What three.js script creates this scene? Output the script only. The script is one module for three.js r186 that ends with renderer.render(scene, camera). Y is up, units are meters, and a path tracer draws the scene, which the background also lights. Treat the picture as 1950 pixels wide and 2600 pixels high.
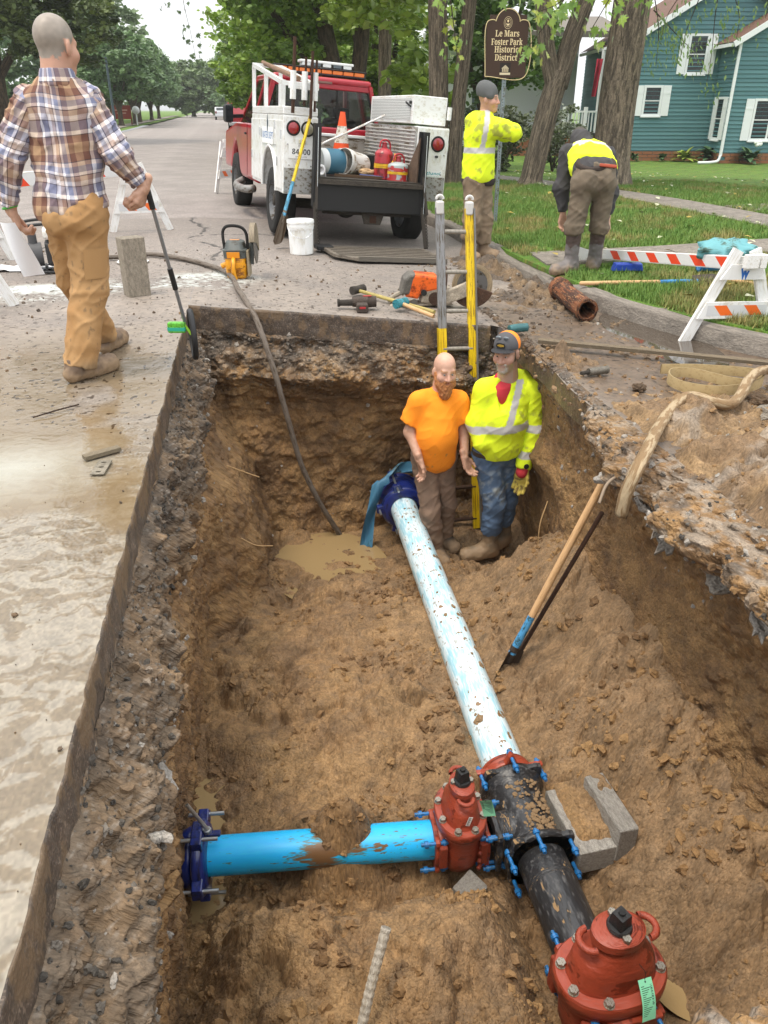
import * as THREE from 'three';
import { mergeGeometries, mergeVertices, toCreasedNormals } from 'three/addons/utils/BufferGeometryUtils.js';
import { RoundedBoxGeometry } from 'three/addons/geometries/RoundedBoxGeometry.js';
import { createNoise3D } from 'simplex-noise';

// ---------- camera, sky, sun, exposure ----------
const scene = new THREE.Scene();
const camera = new THREE.PerspectiveCamera(67.38, 0.75, 0.05, 900);
camera.position.set(0, 1.42, 0);
camera.rotation.order = 'YXZ';
camera.rotation.set(-27.8 * Math.PI / 180, -10.7 * Math.PI / 180, 0);

const renderer = new THREE.WebGLRenderer({ antialias: true });
renderer.toneMapping = THREE.LinearToneMapping;
renderer.toneMappingExposure = 1.72;
renderer.shadowMap.enabled = true;

// ---------- random numbers and noise ----------
function rng(s) { let a = s >>> 0; return () => { a = (a + 0x6D2B79F5) | 0; let t = Math.imul(a ^ (a >>> 15), 1 | a); t = (t + Math.imul(t ^ (t >>> 7), 61 | t)) ^ t; return ((t ^ (t >>> 14)) >>> 0) / 4294967296; }; }
const N3 = createNoise3D(rng(11));
const clamp = (x, a = 0, b = 1) => Math.min(b, Math.max(a, x));
const lerp = (a, b, t) => a + (b - a) * t;
const sst = (a, b, x) => { const t = clamp((x - a) / (b - a)); return t * t * (3 - 2 * t); };
const fbm = (x, y, z, o = 4) => { let s = 0, a = 0.5, f = 1; for (let i = 0; i < o; i++) { s += a * N3(x * f, y * f, z * f); a *= 0.5; f *= 2.03; } return s; };
const LT = 256, LAT = new Float32Array(LT * LT); { const r = rng(5); for (let i = 0; i < LAT.length; i++) LAT[i] = r(); }
function vnoise(x, y, px = 256, py = 256) {   // value noise that repeats every px, py
  const xi = Math.floor(x), yi = Math.floor(y); let fx = x - xi, fy = y - yi; fx = fx * fx * (3 - 2 * fx); fy = fy * fy * (3 - 2 * fy);
  const x0 = ((xi % px) + px) % px, x1 = (x0 + 1) % px, y0 = (((yi % py) + py) % py), y1 = (y0 + 1) % py;
  const a = LAT[(y0 & 255) * LT + (x0 & 255)], b = LAT[(y0 & 255) * LT + (x1 & 255)], c = LAT[(y1 & 255) * LT + (x0 & 255)], d = LAT[(y1 & 255) * LT + (x1 & 255)];
  return a + (b - a) * fx + (c - a) * fy + (a - b - c + d) * fx * fy;
}
const vfbm = (x, y, o, p) => { let s = 0, a = 0.5, t = 0; for (let i = 0; i < o; i++) { s += a * vnoise(x + i * 17, y + i * 31, p, p); t += a; a *= 0.55; x *= 2; y *= 2; p *= 2; } return s / t; };
function lump(x, z, s, per = 256) { // rounded clods with crisp creases between them, about s metres across
  x /= s; z /= s; const xi = Math.floor(x), zi = Math.floor(z); let m = 0;
  for (let j = -1; j < 2; j++) for (let i = -1; i < 2; i++) { const k = (((zi + j) & (per - 1)) * LT + ((xi + i) & (per - 1))), a = LAT[k], b = LAT[(k * 7 + 13) & 65535], c = LAT[(k * 13 + 71) & 65535], dx = x - xi - i - a, dz = z - zi - j - b, r = 0.35 + 0.5 * c, q = 1 - (dx * dx + dz * dz) / (r * r); if (q > 0) m = Math.max(m, Math.sqrt(q) * (0.35 + 0.65 * c)); }
  return m;
}
const piece = (tab, x) => { if (x <= tab[0][0]) return tab[0][1]; for (let i = 1; i < tab.length; i++) if (x <= tab[i][0]) { const t = (x - tab[i - 1][0]) / (tab[i][0] - tab[i - 1][0]); return lerp(tab[i - 1][1], tab[i][1], t * t * (3 - 2 * t)); } return tab[tab.length - 1][1]; };

// ---------- textures ----------
function dataTex(w, h, fn, srgb, rep) {
  const d = new Uint8Array(w * h * 4);
  for (let j = 0; j < h; j++) for (let i = 0; i < w; i++) { const c = fn(i, j, (i + 0.5) / w, (j + 0.5) / h), k = (j * w + i) * 4; if (typeof c === 'number') { d[k] = d[k + 1] = d[k + 2] = clamp(c) * 255; } else { d[k] = clamp(c[0]) * 255; d[k + 1] = clamp(c[1]) * 255; d[k + 2] = clamp(c[2]) * 255; } d[k + 3] = 255; }
  const t = new THREE.DataTexture(d, w, h); t.magFilter = THREE.LinearFilter; t.minFilter = THREE.LinearMipmapLinearFilter; t.generateMipmaps = true; t.wrapS = t.wrapT = THREE.RepeatWrapping;
  if (srgb) t.colorSpace = THREE.SRGBColorSpace; if (rep) t.repeat.set(rep, rep); t.needsUpdate = true; return t;
}
function canvasTex(w, h, draw) { const c = document.createElement('canvas'); c.width = w; c.height = h; draw(c.getContext('2d'), w, h); const t = new THREE.CanvasTexture(c); t.colorSpace = THREE.SRGBColorSpace; return t; }

{ // overcast sky
  const w = 512, h = 256, d = new Float32Array(w * h * 4);
  for (let j = 0; j < h; j++) for (let i = 0; i < w; i++) {
    const el = ((j + 0.5) / h - 0.5) * Math.PI, az = (i + 0.5) / w * Math.PI * 2, ce = Math.cos(el);
    const n = fbm(Math.cos(az) * ce * 2.2, Math.max(el, 0) * 3, Math.sin(az) * ce * 2.2, 4);
    const up = Math.max(0, Math.sin(el)), L = (el < 0 ? 0.35 : 1.06 * (0.62 + 0.78 * up)) * (1 + 0.10 * n), k = (j * w + i) * 4;
    d[k] = L * 0.985; d[k + 1] = L; d[k + 2] = L * 1.025; d[k + 3] = 1;
  }
  const sky = new THREE.DataTexture(d, w, h, THREE.RGBAFormat, THREE.FloatType); sky.mapping = THREE.EquirectangularReflectionMapping; sky.magFilter = sky.minFilter = THREE.LinearFilter; sky.needsUpdate = true;
  scene.background = sky; scene.environment = sky;
}
const sun = new THREE.DirectionalLight(0xfff1dd, 1.4);
sun.position.set(-9, 30, 4); sun.castShadow = true; sun.shadow.radius = 26; sun.shadow.mapSize.set(2048, 2048);
Object.assign(sun.shadow.camera, { left: -25, right: 25, top: 25, bottom: -25, near: 1, far: 90 });
scene.add(sun); scene.add(sun.target);

// ---------- helpers ----------
const used = {};
const numbered = n => { used[n] = (used[n] ?? -1) + 1; return used[n] ? `${n}_${String(used[n]).padStart(3, '0')}` : n; };
const V = (x, y, z) => new THREE.Vector3(x, y, z);
const R = d => d * Math.PI / 180;
function merge(gs) {
  gs = gs.flat(9).map(g => { let n = g.index ? g.toNonIndexed() : g.clone(); for (const k of Object.keys(n.attributes)) if (!['position', 'normal', 'uv'].includes(k)) n.deleteAttribute(k); if (!n.attributes.normal) n.computeVertexNormals(); if (!n.attributes.uv) n.setAttribute('uv', new THREE.BufferAttribute(new Float32Array(n.attributes.position.count * 2), 2)); n.morphAttributes = {}; return n; });
  return gs.length === 1 ? gs[0] : mergeGeometries(gs, false);
}
function mesh(name, g, m, parent) {
  const o = new THREE.Mesh(Array.isArray(g) ? merge(g) : g, m); o.castShadow = o.receiveShadow = true;
  o.name = parent ? name : numbered(name); (parent || scene).add(o); return o;
}
function tag(o, label, category, group) { o.userData.label = label; o.userData.category = category; if (group) o.userData.group = group; return o; }
function thing(name, label, category, p = [0, 0, 0], turn = 0, group) { const o = new THREE.Group(); o.name = numbered(name); scene.add(o); o.position.set(...p); o.rotation.y = turn; return tag(o, label, category, group); }
function struct(name, g, m) { const o = mesh(name, g, m); o.userData.kind = 'structure'; return o; }
function xf(g, x = 0, y = 0, z = 0, rx = 0, ry = 0, rz = 0) { const m = new THREE.Matrix4().makeRotationFromEuler(new THREE.Euler(rx, ry, rz)); m.setPosition(x, y, z); return g.applyMatrix4(m); }
const box = (w, h, d, x, y, z, rx, ry, rz) => xf(new THREE.BoxGeometry(w, h, d), x, y, z, rx, ry, rz);
const rbox = (w, h, d, r, x, y, z, rx, ry, rz, s = 1) => xf(new RoundedBoxGeometry(w, h, d, s, Math.min(r, w / 2.01, h / 2.01, d / 2.01)), x, y, z, rx, ry, rz);
const cyl = (r1, r2, h, x, y, z, rx, ry, rz, n = 20) => xf(new THREE.CylinderGeometry(r1, r2, h, n), x, y, z, rx, ry, rz);
const sph = (r, x, y, z, sx = 1, sy = 1, sz = 1, n = 16) => { const g = new THREE.SphereGeometry(r, n, Math.ceil(n * 0.7)); g.scale(sx, sy, sz); return xf(g, x, y, z); };
const tor = (r, t, x, y, z, rx, ry, rz, a = Math.PI * 2, n = 28) => xf(new THREE.TorusGeometry(r, t, 8, n, a), x, y, z, rx, ry, rz);
const lathe = (pts, n = 28) => new THREE.LatheGeometry(pts.map(p => new THREE.Vector2(p[0], p[1])), n);
function rod(a, b, r1, r2 = r1, n = 12) { a = V(...a); b = V(...b); const d = b.clone().sub(a), L = d.length(), g = new THREE.CylinderGeometry(r2, r1, L, n); g.applyQuaternion(new THREE.Quaternion().setFromUnitVectors(V(0, 1, 0), d.normalize())); const c = a.add(b).multiplyScalar(0.5); g.translate(c.x, c.y, c.z); return g; }
function bar(a, b, w, h, up = [0, 1, 0]) { // box from a to b
  a = V(...a); b = V(...b); const d = b.clone().sub(a), L = d.length(), z = d.clone().normalize(), x = V(...up).cross(z).normalize(), y = z.clone().cross(x);
  const g = new THREE.BoxGeometry(w, h, L), m = new THREE.Matrix4().makeBasis(x, y, z); const c = a.clone().add(b).multiplyScalar(0.5); m.setPosition(c); return g.applyMatrix4(m);
}
function ext(pts, depth, bevel = 0, holes = []) { // outline in xy pushed along z, centred in z
  const s = new THREE.Shape(pts.map(p => new THREE.Vector2(p[0], p[1]))); for (const h of holes) s.holes.push(new THREE.Path(h.map(p => new THREE.Vector2(p[0], p[1]))));
  const g = new THREE.ExtrudeGeometry(s, { depth: depth - 2 * bevel, bevelEnabled: bevel > 0, bevelThickness: bevel, bevelSize: bevel, bevelOffset: -bevel, bevelSegments: 2, curveSegments: 12 }); g.translate(0, 0, -depth / 2 + bevel); return g;
}
// swept tube; rad(t) radius, fl flattening across, path smoothed
function sweep(pts, rad, n = 40, rs = 12, flat = 1, wob) {
  const c = new THREE.CatmullRomCurve3(pts.map(p => V(...p)), false, 'centripetal'), fr = c.computeFrenetFrames(n, false), pos = [], uv = [], ix = [], L = c.getLength();
  for (let i = 0; i <= n; i++) { const t = i / n, p = c.getPointAt(t), r = typeof rad === 'function' ? rad(t) : rad; for (let j = 0; j <= rs; j++) { const a = j / rs * Math.PI * 2, k = wob ? wob(t, a) : 1, q = p.clone().addScaledVector(fr.normals[i], Math.cos(a) * r * k).addScaledVector(fr.binormals[i], Math.sin(a) * r * k * flat); pos.push(q.x, q.y, q.z); uv.push(j / rs, t * L); } }
  for (let i = 0; i < n; i++) for (let j = 0; j < rs; j++) { const a = i * (rs + 1) + j, b = a + rs + 1; ix.push(a, a + 1, b, b, a + 1, b + 1); }
  for (const [i, s] of [[0, 1], [n, 0]]) { const p = c.getPointAt(i / n), k = pos.length / 3; pos.push(p.x, p.y, p.z); uv.push(0, 0); for (let j = 0; j < rs; j++) { const a = i * (rs + 1) + j; s ? ix.push(k, a + 1, a) : ix.push(k, a, a + 1); } }
  const g = new THREE.BufferGeometry(); g.setAttribute('position', new THREE.Float32BufferAttribute(pos, 3)); g.setAttribute('uv', new THREE.Float32BufferAttribute(uv, 2)); g.setIndex(ix); g.computeVertexNormals(); return g;
}
// grid surface: fn(u, v) -> [x, y, z]; col(p, u, v) -> [r, g, b] linear; uvf(p, u, v)
function patch(nu, nv, fn, col, uvf, keep) {
  const pos = new Float32Array((nu + 1) * (nv + 1) * 3), uv = new Float32Array((nu + 1) * (nv + 1) * 2), cl = col ? new Float32Array(pos.length) : null, ix = [];
  for (let j = 0; j <= nv; j++) for (let i = 0; i <= nu; i++) { const k = j * (nu + 1) + i, p = fn(i / nu, j / nv); pos.set(p, k * 3); const t = uvf ? uvf(p, i / nu, j / nv) : [p[0], p[2]]; uv.set(t, k * 2); if (cl) cl.set(col(p, i / nu, j / nv), k * 3); }
  for (let j = 0; j < nv; j++) for (let i = 0; i < nu; i++) { const a = j * (nu + 1) + i, b = a + nu + 1; if (keep && !keep([pos[a * 3], pos[a * 3 + 1], pos[a * 3 + 2]])) continue; ix.push(a, b, a + 1, a + 1, b, b + 1); }
  const g = new THREE.BufferGeometry(); g.setAttribute('position', new THREE.BufferAttribute(pos, 3)); g.setAttribute('uv', new THREE.BufferAttribute(uv, 2)); if (cl) g.setAttribute('color', new THREE.BufferAttribute(cl, 3)); g.setIndex(ix); g.computeVertexNormals(); return g;
}
// closed loft through rings of superellipses: rows [y, a, b, power, cx, cz]
function loft(rows, n = 32) {
  const pos = [], uv = [], ix = []; rows.forEach(([y, a, b, p = 2, cx = 0, cz = 0], i) => { for (let j = 0; j <= n; j++) { const t = j / n * Math.PI * 2, c = Math.cos(t), s = Math.sin(t); pos.push(cx + a * Math.sign(c) * Math.abs(c) ** (2 / p), y, cz + b * Math.sign(s) * Math.abs(s) ** (2 / p)); uv.push(j / n, i / rows.length); } });
  for (let i = 0; i < rows.length - 1; i++) for (let j = 0; j < n; j++) { const a = i * (n + 1) + j, b = a + n + 1; ix.push(a, b, a + 1, a + 1, b, b + 1); }
  for (const i of [0, rows.length - 1]) { const k = pos.length / 3, [y, , , , cx = 0, cz = 0] = rows[i]; pos.push(cx, y, cz); uv.push(0, 0); for (let j = 0; j < n; j++) { const a = i * (n + 1) + j; i ? ix.push(k, a + 1, a) : ix.push(k, a, a + 1); } }
  const g = new THREE.BufferGeometry(); g.setAttribute('position', new THREE.Float32BufferAttribute(pos, 3)); g.setAttribute('uv', new THREE.Float32BufferAttribute(uv, 2)); g.setIndex(ix); return toCreasedNormals(g, R(42));
}
const lin = (r, g, b) => new THREE.Color().setRGB(r, g, b);
const hex = h => new THREE.Color(h);
const std = (c, rough = 0.6, o = {}) => new THREE.MeshStandardMaterial({ color: c instanceof THREE.Color ? c : hex(c), roughness: rough, ...o });
const phys = (c, rough = 0.6, o = {}) => new THREE.MeshPhysicalMaterial({ color: c instanceof THREE.Color ? c : hex(c), roughness: rough, ...o });
// small tiling noises shared by many materials: grime (colour) and fine bump
const T_fine = dataTex(256, 256, (i, j) => vfbm(i / 8, j / 8, 4, 32), false);
const T_blot = dataTex(512, 512, (i, j) => { const a = vfbm(i / 64, j / 64, 6, 8); return 0.25 + 0.75 * sst(0.3, 0.7, a); }, false);
const T_dust = dataTex(512, 512, (i, j) => { const a = vfbm(i / 40 + 7, j / 40, 6, 8), b = vfbm(i / 6 + 3, j / 6, 3, 64), k = sst(0.5, 0.78, a * 0.75 + b * 0.3); return [1 - 0.11 * k, 1 - 0.13 * k, 1 - 0.17 * k]; }, true);
const T_grime = dataTex(512, 512, (i, j) => { const a = vfbm(i / 40, j / 40, 6, 13 * 0 + 8), b = vfbm(i / 6 + 3, j / 6, 3, 64); const k = sst(0.52, 0.75, a * 0.75 + b * 0.3); return [1 - 0.42 * k, 1 - 0.5 * k, 1 - 0.6 * k]; }, true);
// ---------- heights of the place ----------
const roadY = x => x > -0.4 ? -0.06 * (Math.min(x, 3.2) + 0.4) : 0;
const rimL = z => -0.535 + 0.0245 * (-z - 0.5) + 0.006 * N3(0, 1, z * 4) + 0.004 * N3(0, 2, z * 17);
const rimF = x => -6.5 + 0.235 * (x + 0.4) + 0.006 * N3(x * 4, 1, 0) + 0.004 * N3(x * 17, 2, 0);
const RIMR = 2.0, rimR = z => 2.0 + 0.07 * sst(-4.2, -5.0, z), RIMN = -0.72;
const KERB = [[-60, 3.05], [-12, 3.05], [-8.5, 3.06], [-7, 3.1], [-6.2, 3.26], [-5.4, 3.52], [-4.9, 3.8], [-4.4, 4.2], [-4, 4.7], [-3.6, 5.6], [-3.3, 7], [-3.15, 9], [-3.1, 14]];
const kerbX = z => { if (z <= -60) return 3.05; for (let i = 1; i < KERB.length; i++) if (z <= KERB[i][0]) { const t = (z - KERB[i - 1][0]) / (KERB[i][0] - KERB[i - 1][0]); return lerp(KERB[i - 1][1], KERB[i][1], t); } return 14; };
const lawnY = (x, z) => -0.07 + 0.035 * clamp(x - 3.3, 0, 3) - 0.7 * sst(14, 36, Math.hypot(x, z));

// ---------- road ----------
const NX0 = -4.6, NX1 = 4.4, NZ0 = -12.2, NZ1 = 0.4, TW = 1800, TH = 2048;
const roadMaps = (() => {
  const col = new Uint8Array(TW * TH * 4), rou = new Uint8Array(TW * TH * 4), bmp = new Uint8Array(TW * TH * 4);
  const cracks = [[[-0.6, -12.2], [-0.35, -11], [-0.5, -10.2], [-0.1, -9.4], [-0.25, -8.6]], [[-2.2, -12.2], [-1.9, -10.9], [-2.1, -9.6], [-1.7, -8.9]], [[-0.45, -10.4], [0.3, -10.7], [0.9, -10.5]], [[-4.2, -9], [-3.2, -9.3], [-2.1, -9.2], [-1.2, -9.7]]];
  const segs = []; for (const c of cracks) for (let i = 1; i < c.length; i++) segs.push([...c[i - 1], ...c[i]]);
  for (let j = 0; j < TH; j++) for (let i = 0; i < TW; i++) {
    const x = lerp(NX0, NX1, (i + 0.5) / TW), z = lerp(NZ0, NZ1, (j + 0.5) / TH), k = (j * TW + i) * 4;
    const big = vfbm(x * 0.55 + 40, z * 0.55 + 60, 4, 256), mid = vfbm(x * 2.3 + 20, z * 2.3 + 90, 4, 256), fine = vfbm(x * 26 + 7, z * 26 + 80, 3, 256), grit = vnoise(x * 150 + 500, z * 105 + 900);
    const streak = vfbm(x * 10 + 2.2 * vnoise(x * 16 + 3, z * 16) + mid * 5 + 50, z * 32 + 2.4 * vnoise(x * 16 + 70, z * 16 + 9) + big * 8 + mid * 7 + 300, 4, 256);
    // how far mud covers the pavement: the work area round the pit
    let mud = sst(-9.6, -6.2, z + (mid - 0.5) * 2.2 + (big - 0.5) * 2) * (0.55 + 0.45 * sst(0.25, 0.6, mid));
    const slur = sst(-4.8, -2.6, z + (big - 0.5) * 3.2 + (mid - 0.5) * 1.2) * (x < 0 ? 1 : 0.4);
    const right = sst(1.95, 2.3, x) * sst(-8, -5.8, z);
    let r = lerp(0.42, 0.53, fine), g = lerp(0.395, 0.495, fine), b = lerp(0.38, 0.47, fine);              // worn asphalt with pale aggregate
    const far = 0.86 + 0.28 * big; r *= far; g *= far; b *= far * 0.99;
    const agg = grit > 0.80 ? 1.22 : grit < 0.14 ? 0.74 : 1; r *= agg; g *= agg; b *= agg;
    const mr = lerp(0.45, 0.60, mid) * (0.9 + 0.2 * fine), m = clamp(mud * (0.70 + 0.5 * (fine - 0.4)));
    r = lerp(r, mr, m); g = lerp(g, mr * 0.925, m); b = lerp(b, mr * 0.85, m);
    const sm = clamp(slur * (0.85 + 0.4 * (mid - 0.5))); const gs = 0.86 + 0.22 * grit + 0.16 * (fine - 0.5); const rp = sst(0.44, 0.53, streak), ca = lerp(0.455, 0.555, rp) * gs; r = lerp(r, ca, sm); g = lerp(g, ca * lerp(0.885, 0.94, rp), sm); b = lerp(b, ca * lerp(0.71, 0.83, rp), sm);
    const pool = sst(0.56, 0.63, big + (mid - 0.5) * 0.35) * sst(-6.4, -4.4, z) * (x < 0 ? 1 : 0); r = lerp(r, 0.45, pool * 0.7); g = lerp(g, 0.385, pool * 0.7); b = lerp(b, 0.285, pool * 0.7);
    if (right > 0) { const q = right * (0.85 + 0.15 * sst(0.4, 0.6, mid)), w = lerp(0.30, 0.43, mid) * (0.8 + 0.4 * fine); r = lerp(r, w, q); g = lerp(g, w * 0.84, q); b = lerp(b, w * 0.69, q); }
    // dry slurry dust, white with a hint of green, swept across by the saw water
    const du = Math.max(0, 1 - Math.abs(z + 7.55 + 0.18 * x + (mid - 0.5) * 0.9) / 0.42) * (1 - sst(-0.2, 0.5, x)), d2 = Math.max(0, 1 - Math.hypot((x + 1.05) / 0.55, (z + 3.35) / 0.45)) * sst(0.45, 0.6, mid);
    const dust = clamp(0.8 * sst(0, 0.8, du) * sst(0.34, 0.62, fine * 0.5 + mid * 0.5) + d2 * 0.5); r = lerp(r, 0.76, dust); g = lerp(g, 0.80, dust); b = lerp(b, 0.79, dust);
    let cr = 0; for (const s of segs) { const vx = s[2] - s[0], vz = s[3] - s[1], t = clamp(((x - s[0]) * vx + (z - s[1]) * vz) / (vx * vx + vz * vz)), dd = Math.hypot(x - s[0] - vx * t + (mid - 0.5) * 0.35, z - s[1] - vz * t + (fine - 0.5) * 0.12); cr = Math.max(cr, 1 - sst(0.012, 0.04, dd)); }
    cr *= 1 - m * 0.6; r *= 1 - 0.55 * cr; g *= 1 - 0.55 * cr; b *= 1 - 0.55 * cr;
    const spk = vnoise(x * 42 + 77, z * 42 + 13); if (spk > 0.90 - 0.1 * vnoise(x * 2 + 5, z * 2) && m > 0.15 && slur < 0.75) { r *= 0.52; g *= 0.48; b *= 0.44; }
    col[k] = clamp(r) * 255; col[k + 1] = clamp(g) * 255; col[k + 2] = clamp(b) * 255; col[k + 3] = 255;
    const wet = clamp(0.35 * m + 0.75 * slur + pool + 0.2 * right), ro = lerp(0.78, 0.16, wet) + 0.16 * (fine - 0.5) + slur * 0.16 * (grit - 0.4);
    rou[k] = rou[k + 1] = rou[k + 2] = clamp(ro, 0.13, 0.95) * 255; rou[k + 3] = 255;
    const bh = lerp(0.30 * fine + 0.30 * grit * (1 - 0.7 * wet) + 0.25 * mid, 0.10 + 0.45 * streak + 0.25 * fine + 0.14 * grit, slur) - 0.35 * cr;
    bmp[k] = bmp[k + 1] = bmp[k + 2] = clamp(lerp(bh, 0.42, pool * 0.75)) * 255; bmp[k + 3] = 255;
  }
  const T = (d, s) => { const t = new THREE.DataTexture(d, TW, TH); t.magFilter = THREE.LinearFilter; t.minFilter = THREE.LinearMipmapLinearFilter; t.generateMipmaps = true; if (s) t.colorSpace = THREE.SRGBColorSpace; t.needsUpdate = true; return t; };
  return { col: T(col, true), rou: T(rou), bmp: T(bmp) };
})();
const M_road = new THREE.MeshStandardMaterial({ map: roadMaps.col, roughnessMap: roadMaps.rou, roughness: 1, bumpMap: roadMaps.bmp, bumpScale: 0.012 });
const nuv = p => [(p[0] - NX0) / (NX1 - NX0), (p[2] - NZ0) / (NZ1 - NZ0)];
const wob = (x, z) => 0.008 * fbm(x * 0.7, 3, z * 0.7, 3);
const roadP = (x, z) => [x, roadY(x) + wob(x, z), z];
const kx = z => Math.min(kerbX(z) + 0.14, 4.38);
struct('muddy_road', (() => {
  const gs = [
    patch(24, 420, (u, v) => { const z = lerp(NZ0, NZ1, v); return roadP(lerp(NX0, rimL(z), u), z); }, null, nuv),
    patch(110, 40, (u, v) => { const x0 = lerp(-0.4, RIMR, u), z = lerp(NZ0, rimF(x0), v), x = lerp(rimL(z), RIMR, u); return roadP(x, z); }, null, nuv),
    patch(30, 200, (u, v) => { const z = lerp(NZ0, NZ1, v); return roadP(lerp(z < rimF(2.0) ? RIMR : rimR(z), kx(z), u), z); }, null, nuv),
    patch(30, 10, (u, v) => { const z = lerp(-0.42, NZ1, v); return roadP(lerp(rimL(z), RIMR, u), z); }, null, nuv)];
  return mergeGeometries(gs);
})(), M_road);
const T_asph = dataTex(1024, 1024, (i, j) => { const a = vfbm(i / 128, j / 128, 5, 8), f = vfbm(i / 5, j / 5, 2, 205 * 0 + 256), g = LAT[(i * 7 + j * 131) & 65535]; const v = (0.46 + 0.12 * a) * (0.86 + 0.28 * f) * (g > 0.93 ? 1.25 : g < 0.07 ? 0.75 : 1); return [v * 1.02, v * 0.965, v * 0.93]; }, true, 0.33);
const T_fineA = T_fine.clone(); T_fineA.repeat.set(3, 3); T_fineA.needsUpdate = true;
const M_asph = new THREE.MeshStandardMaterial({ map: T_asph, roughness: 0.82, bumpMap: T_fineA, bumpScale: 0.004 });
struct('road', mergeGeometries([
  patch(16, 90, (u, v) => { const x = lerp(-6.2, 3.05, u), z = lerp(-260, NZ0 + 0.25, v ** 0.5); return [x, roadY(x) * sst(-60, -20, z) + wob(x, z) - 0.012 * sst(-14, -12.4, z), z]; }),
  patch(40, 50, (u, v) => { const x = lerp(-60, NX0, u ** 0.4), z = lerp(NZ0, 30, v ** 2); return [x, wob(x, z), z]; }),
  patch(40, 40, (u, v) => { const x = lerp(-60, -6.2, u ** 0.5), z = lerp(-43, NZ0, v); return [x, wob(x, z), z]; }),
  patch(10, 10, (u, v) => { const x = lerp(NX1 - 0.02, 40, u * u), z = lerp(-3.15, 30, v); return [x, -0.215, z]; }),
  patch(10, 10, (u, v) => { const x = lerp(NX0, NX1, u), z = lerp(NZ1, 30, v); return [x, roadY(x) + wob(x, z) * (1 - v), z]; })]), M_asph);

// ---------- soil ----------
const T_soil = dataTex(1024, 1024, (i, j) => { const a = vfbm(i / 64, j / 64, 6, 16), b = vfbm(i / 9 + 5, j / 9, 3, 113 * 0 + 128), g = LAT[(i * 13 + j * 257) & 65535]; const v = 0.62 + 0.34 * a + 0.30 * (b - 0.5) + (g > 0.985 ? 0.2 : g < 0.03 ? -0.16 : 0); return [v, v * 0.985, v * 0.965]; }, true, 1.1);
const T_soilB = dataTex(1024, 1024, (i, j) => { const a = vfbm(i / 32, j / 32, 5, 32); return clamp(0.45 * a + 0.38 * lump(i, j, 32, 32) + 0.26 * lump(i, j, 16, 64) + 0.16 * lump(i, j, 8, 128)); }, false, 1.1);
const M_soil = new THREE.MeshStandardMaterial({ map: T_soil, vertexColors: true, roughness: 0.86, bumpMap: T_soilB, bumpScale: 0.013 });
const CLAY = [0.40, 0.238, 0.102], DARKCLAY = [0.22, 0.127, 0.060], OCHRE = [0.48, 0.296, 0.128], BLACKB = [0.13, 0.108, 0.09], GREYL = [0.50, 0.455, 0.40], MUDG = [0.37, 0.245, 0.135];
const mixc = (a, b, t) => [lerp(a[0], b[0], t), lerp(a[1], b[1], t), lerp(a[2], b[2], t)];
const billow = (x, y, z, f) => Math.abs(N3(x * f, y * f, z * f));
const gau = (x, z, cx, cz, sx, sz = sx) => Math.exp(-(((x - cx) / sx) ** 2) - ((z - cz) / sz) ** 2);
function floorBase(x, z) {
  let y = -1.93 + 0.03 * Math.sin(z * 1.3);
  y -= 0.13 * gau(x, z, 0.62, -5.7, 0.42, 0.42); y -= 0.10 * gau(x, z, 0.22, -5.0, 0.16, 0.4);      // hollow with the muddy pool
  y -= 0.14 * gau(x, z, -0.5, -3.1, 0.22, 0.3); y -= 0.1 * gau(x, z, -0.42, -2.55, 0.3, 0.16);      // hollow under the side pipe's coupling
  y += 0.12 * gau(x, z, 0.45, -4.2, 0.55, 0.6) + 0.15 * gau(x, z, 0.4, -3.2, 0.5, 0.45);
  y += 0.21 * Math.exp(-(((x - 1.2) / 0.42) ** 2)) * sst(-5.3, -4.3, z) * sst(-2.3, -2.9, z);        // bed beside the main pipe
  y += 0.22 * gau(x, z, 0.27, -2.68, 0.32, 0.13) + 0.40 * gau(x, z, 0.30, -2.50, 0.19, 0.11) - 0.12 * gau(x, z, 1.52, -2.40, 0.16, 0.2);         // dirt heaped on the side pipe
  y += 0.30 * sst(-2.34, -2.08, z) * sst(-0.5, -0.1, x) * sst(1.12, 0.80, x) * (1 - 0.35 * sst(-1.7, -1.1, z));
  y -= 0.10 * gau(x, z, 1.2, -1.75, 0.3, 0.35); y -= 0.09 * gau(x, z, 1.66, -1.72, 0.2, 0.2);
  const ramp = sst(-5.15, -4.3, z) * (1 - 0.25 * sst(-2.0, -1.5, z)); y += ramp * 0.64 * sst(1.38, 2.12, x + 0.05 * N3(x, 0, z * 1.3)) + ramp * 0.1 * sst(1.2, 1.5, x);
  y += 0.1 * sst(-5.2, -5.9, z) * sst(1.3, 1.8, x);
  return y;
}
const clods = (x, y, z) => { const mk = sst(-0.3, 0.35, N3(x * 0.9 + 4, 2, z * 0.9)), mk2 = sst(-0.2, 0.4, N3(x * 1.5, 7, z * 1.5)); const wx = x + 0.03 * N3(x * 7, 1, z * 7), wz = z + 0.03 * N3(x * 7, 5, z * 7); const lm = 0.11 * mk * lump(wx, wz, 0.21) + 0.062 * lump(wx + 5, wz, 0.095) * (0.15 + 0.85 * mk2) + 0.026 * lump(wx, wz + 3, 0.04) * (0.4 + 0.6 * mk2) - 0.05; const big = N3(x * 1.9, y * 1.9 + 5, z * 1.9), m = sst(-0.35, 0.35, N3(x * 1.2 + 9, y * 1.2, z * 1.2)); return lm + 0.042 * big + 0.45 * m * (0.055 * (billow(x, y, z, 5.2) - 0.3) + 0.034 * (billow(x + 3, y, z, 11.5) - 0.25)) + 0.016 * (billow(x, y + 4, z, 25) - 0.3) * (0.35 + 0.65 * m); };
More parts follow.
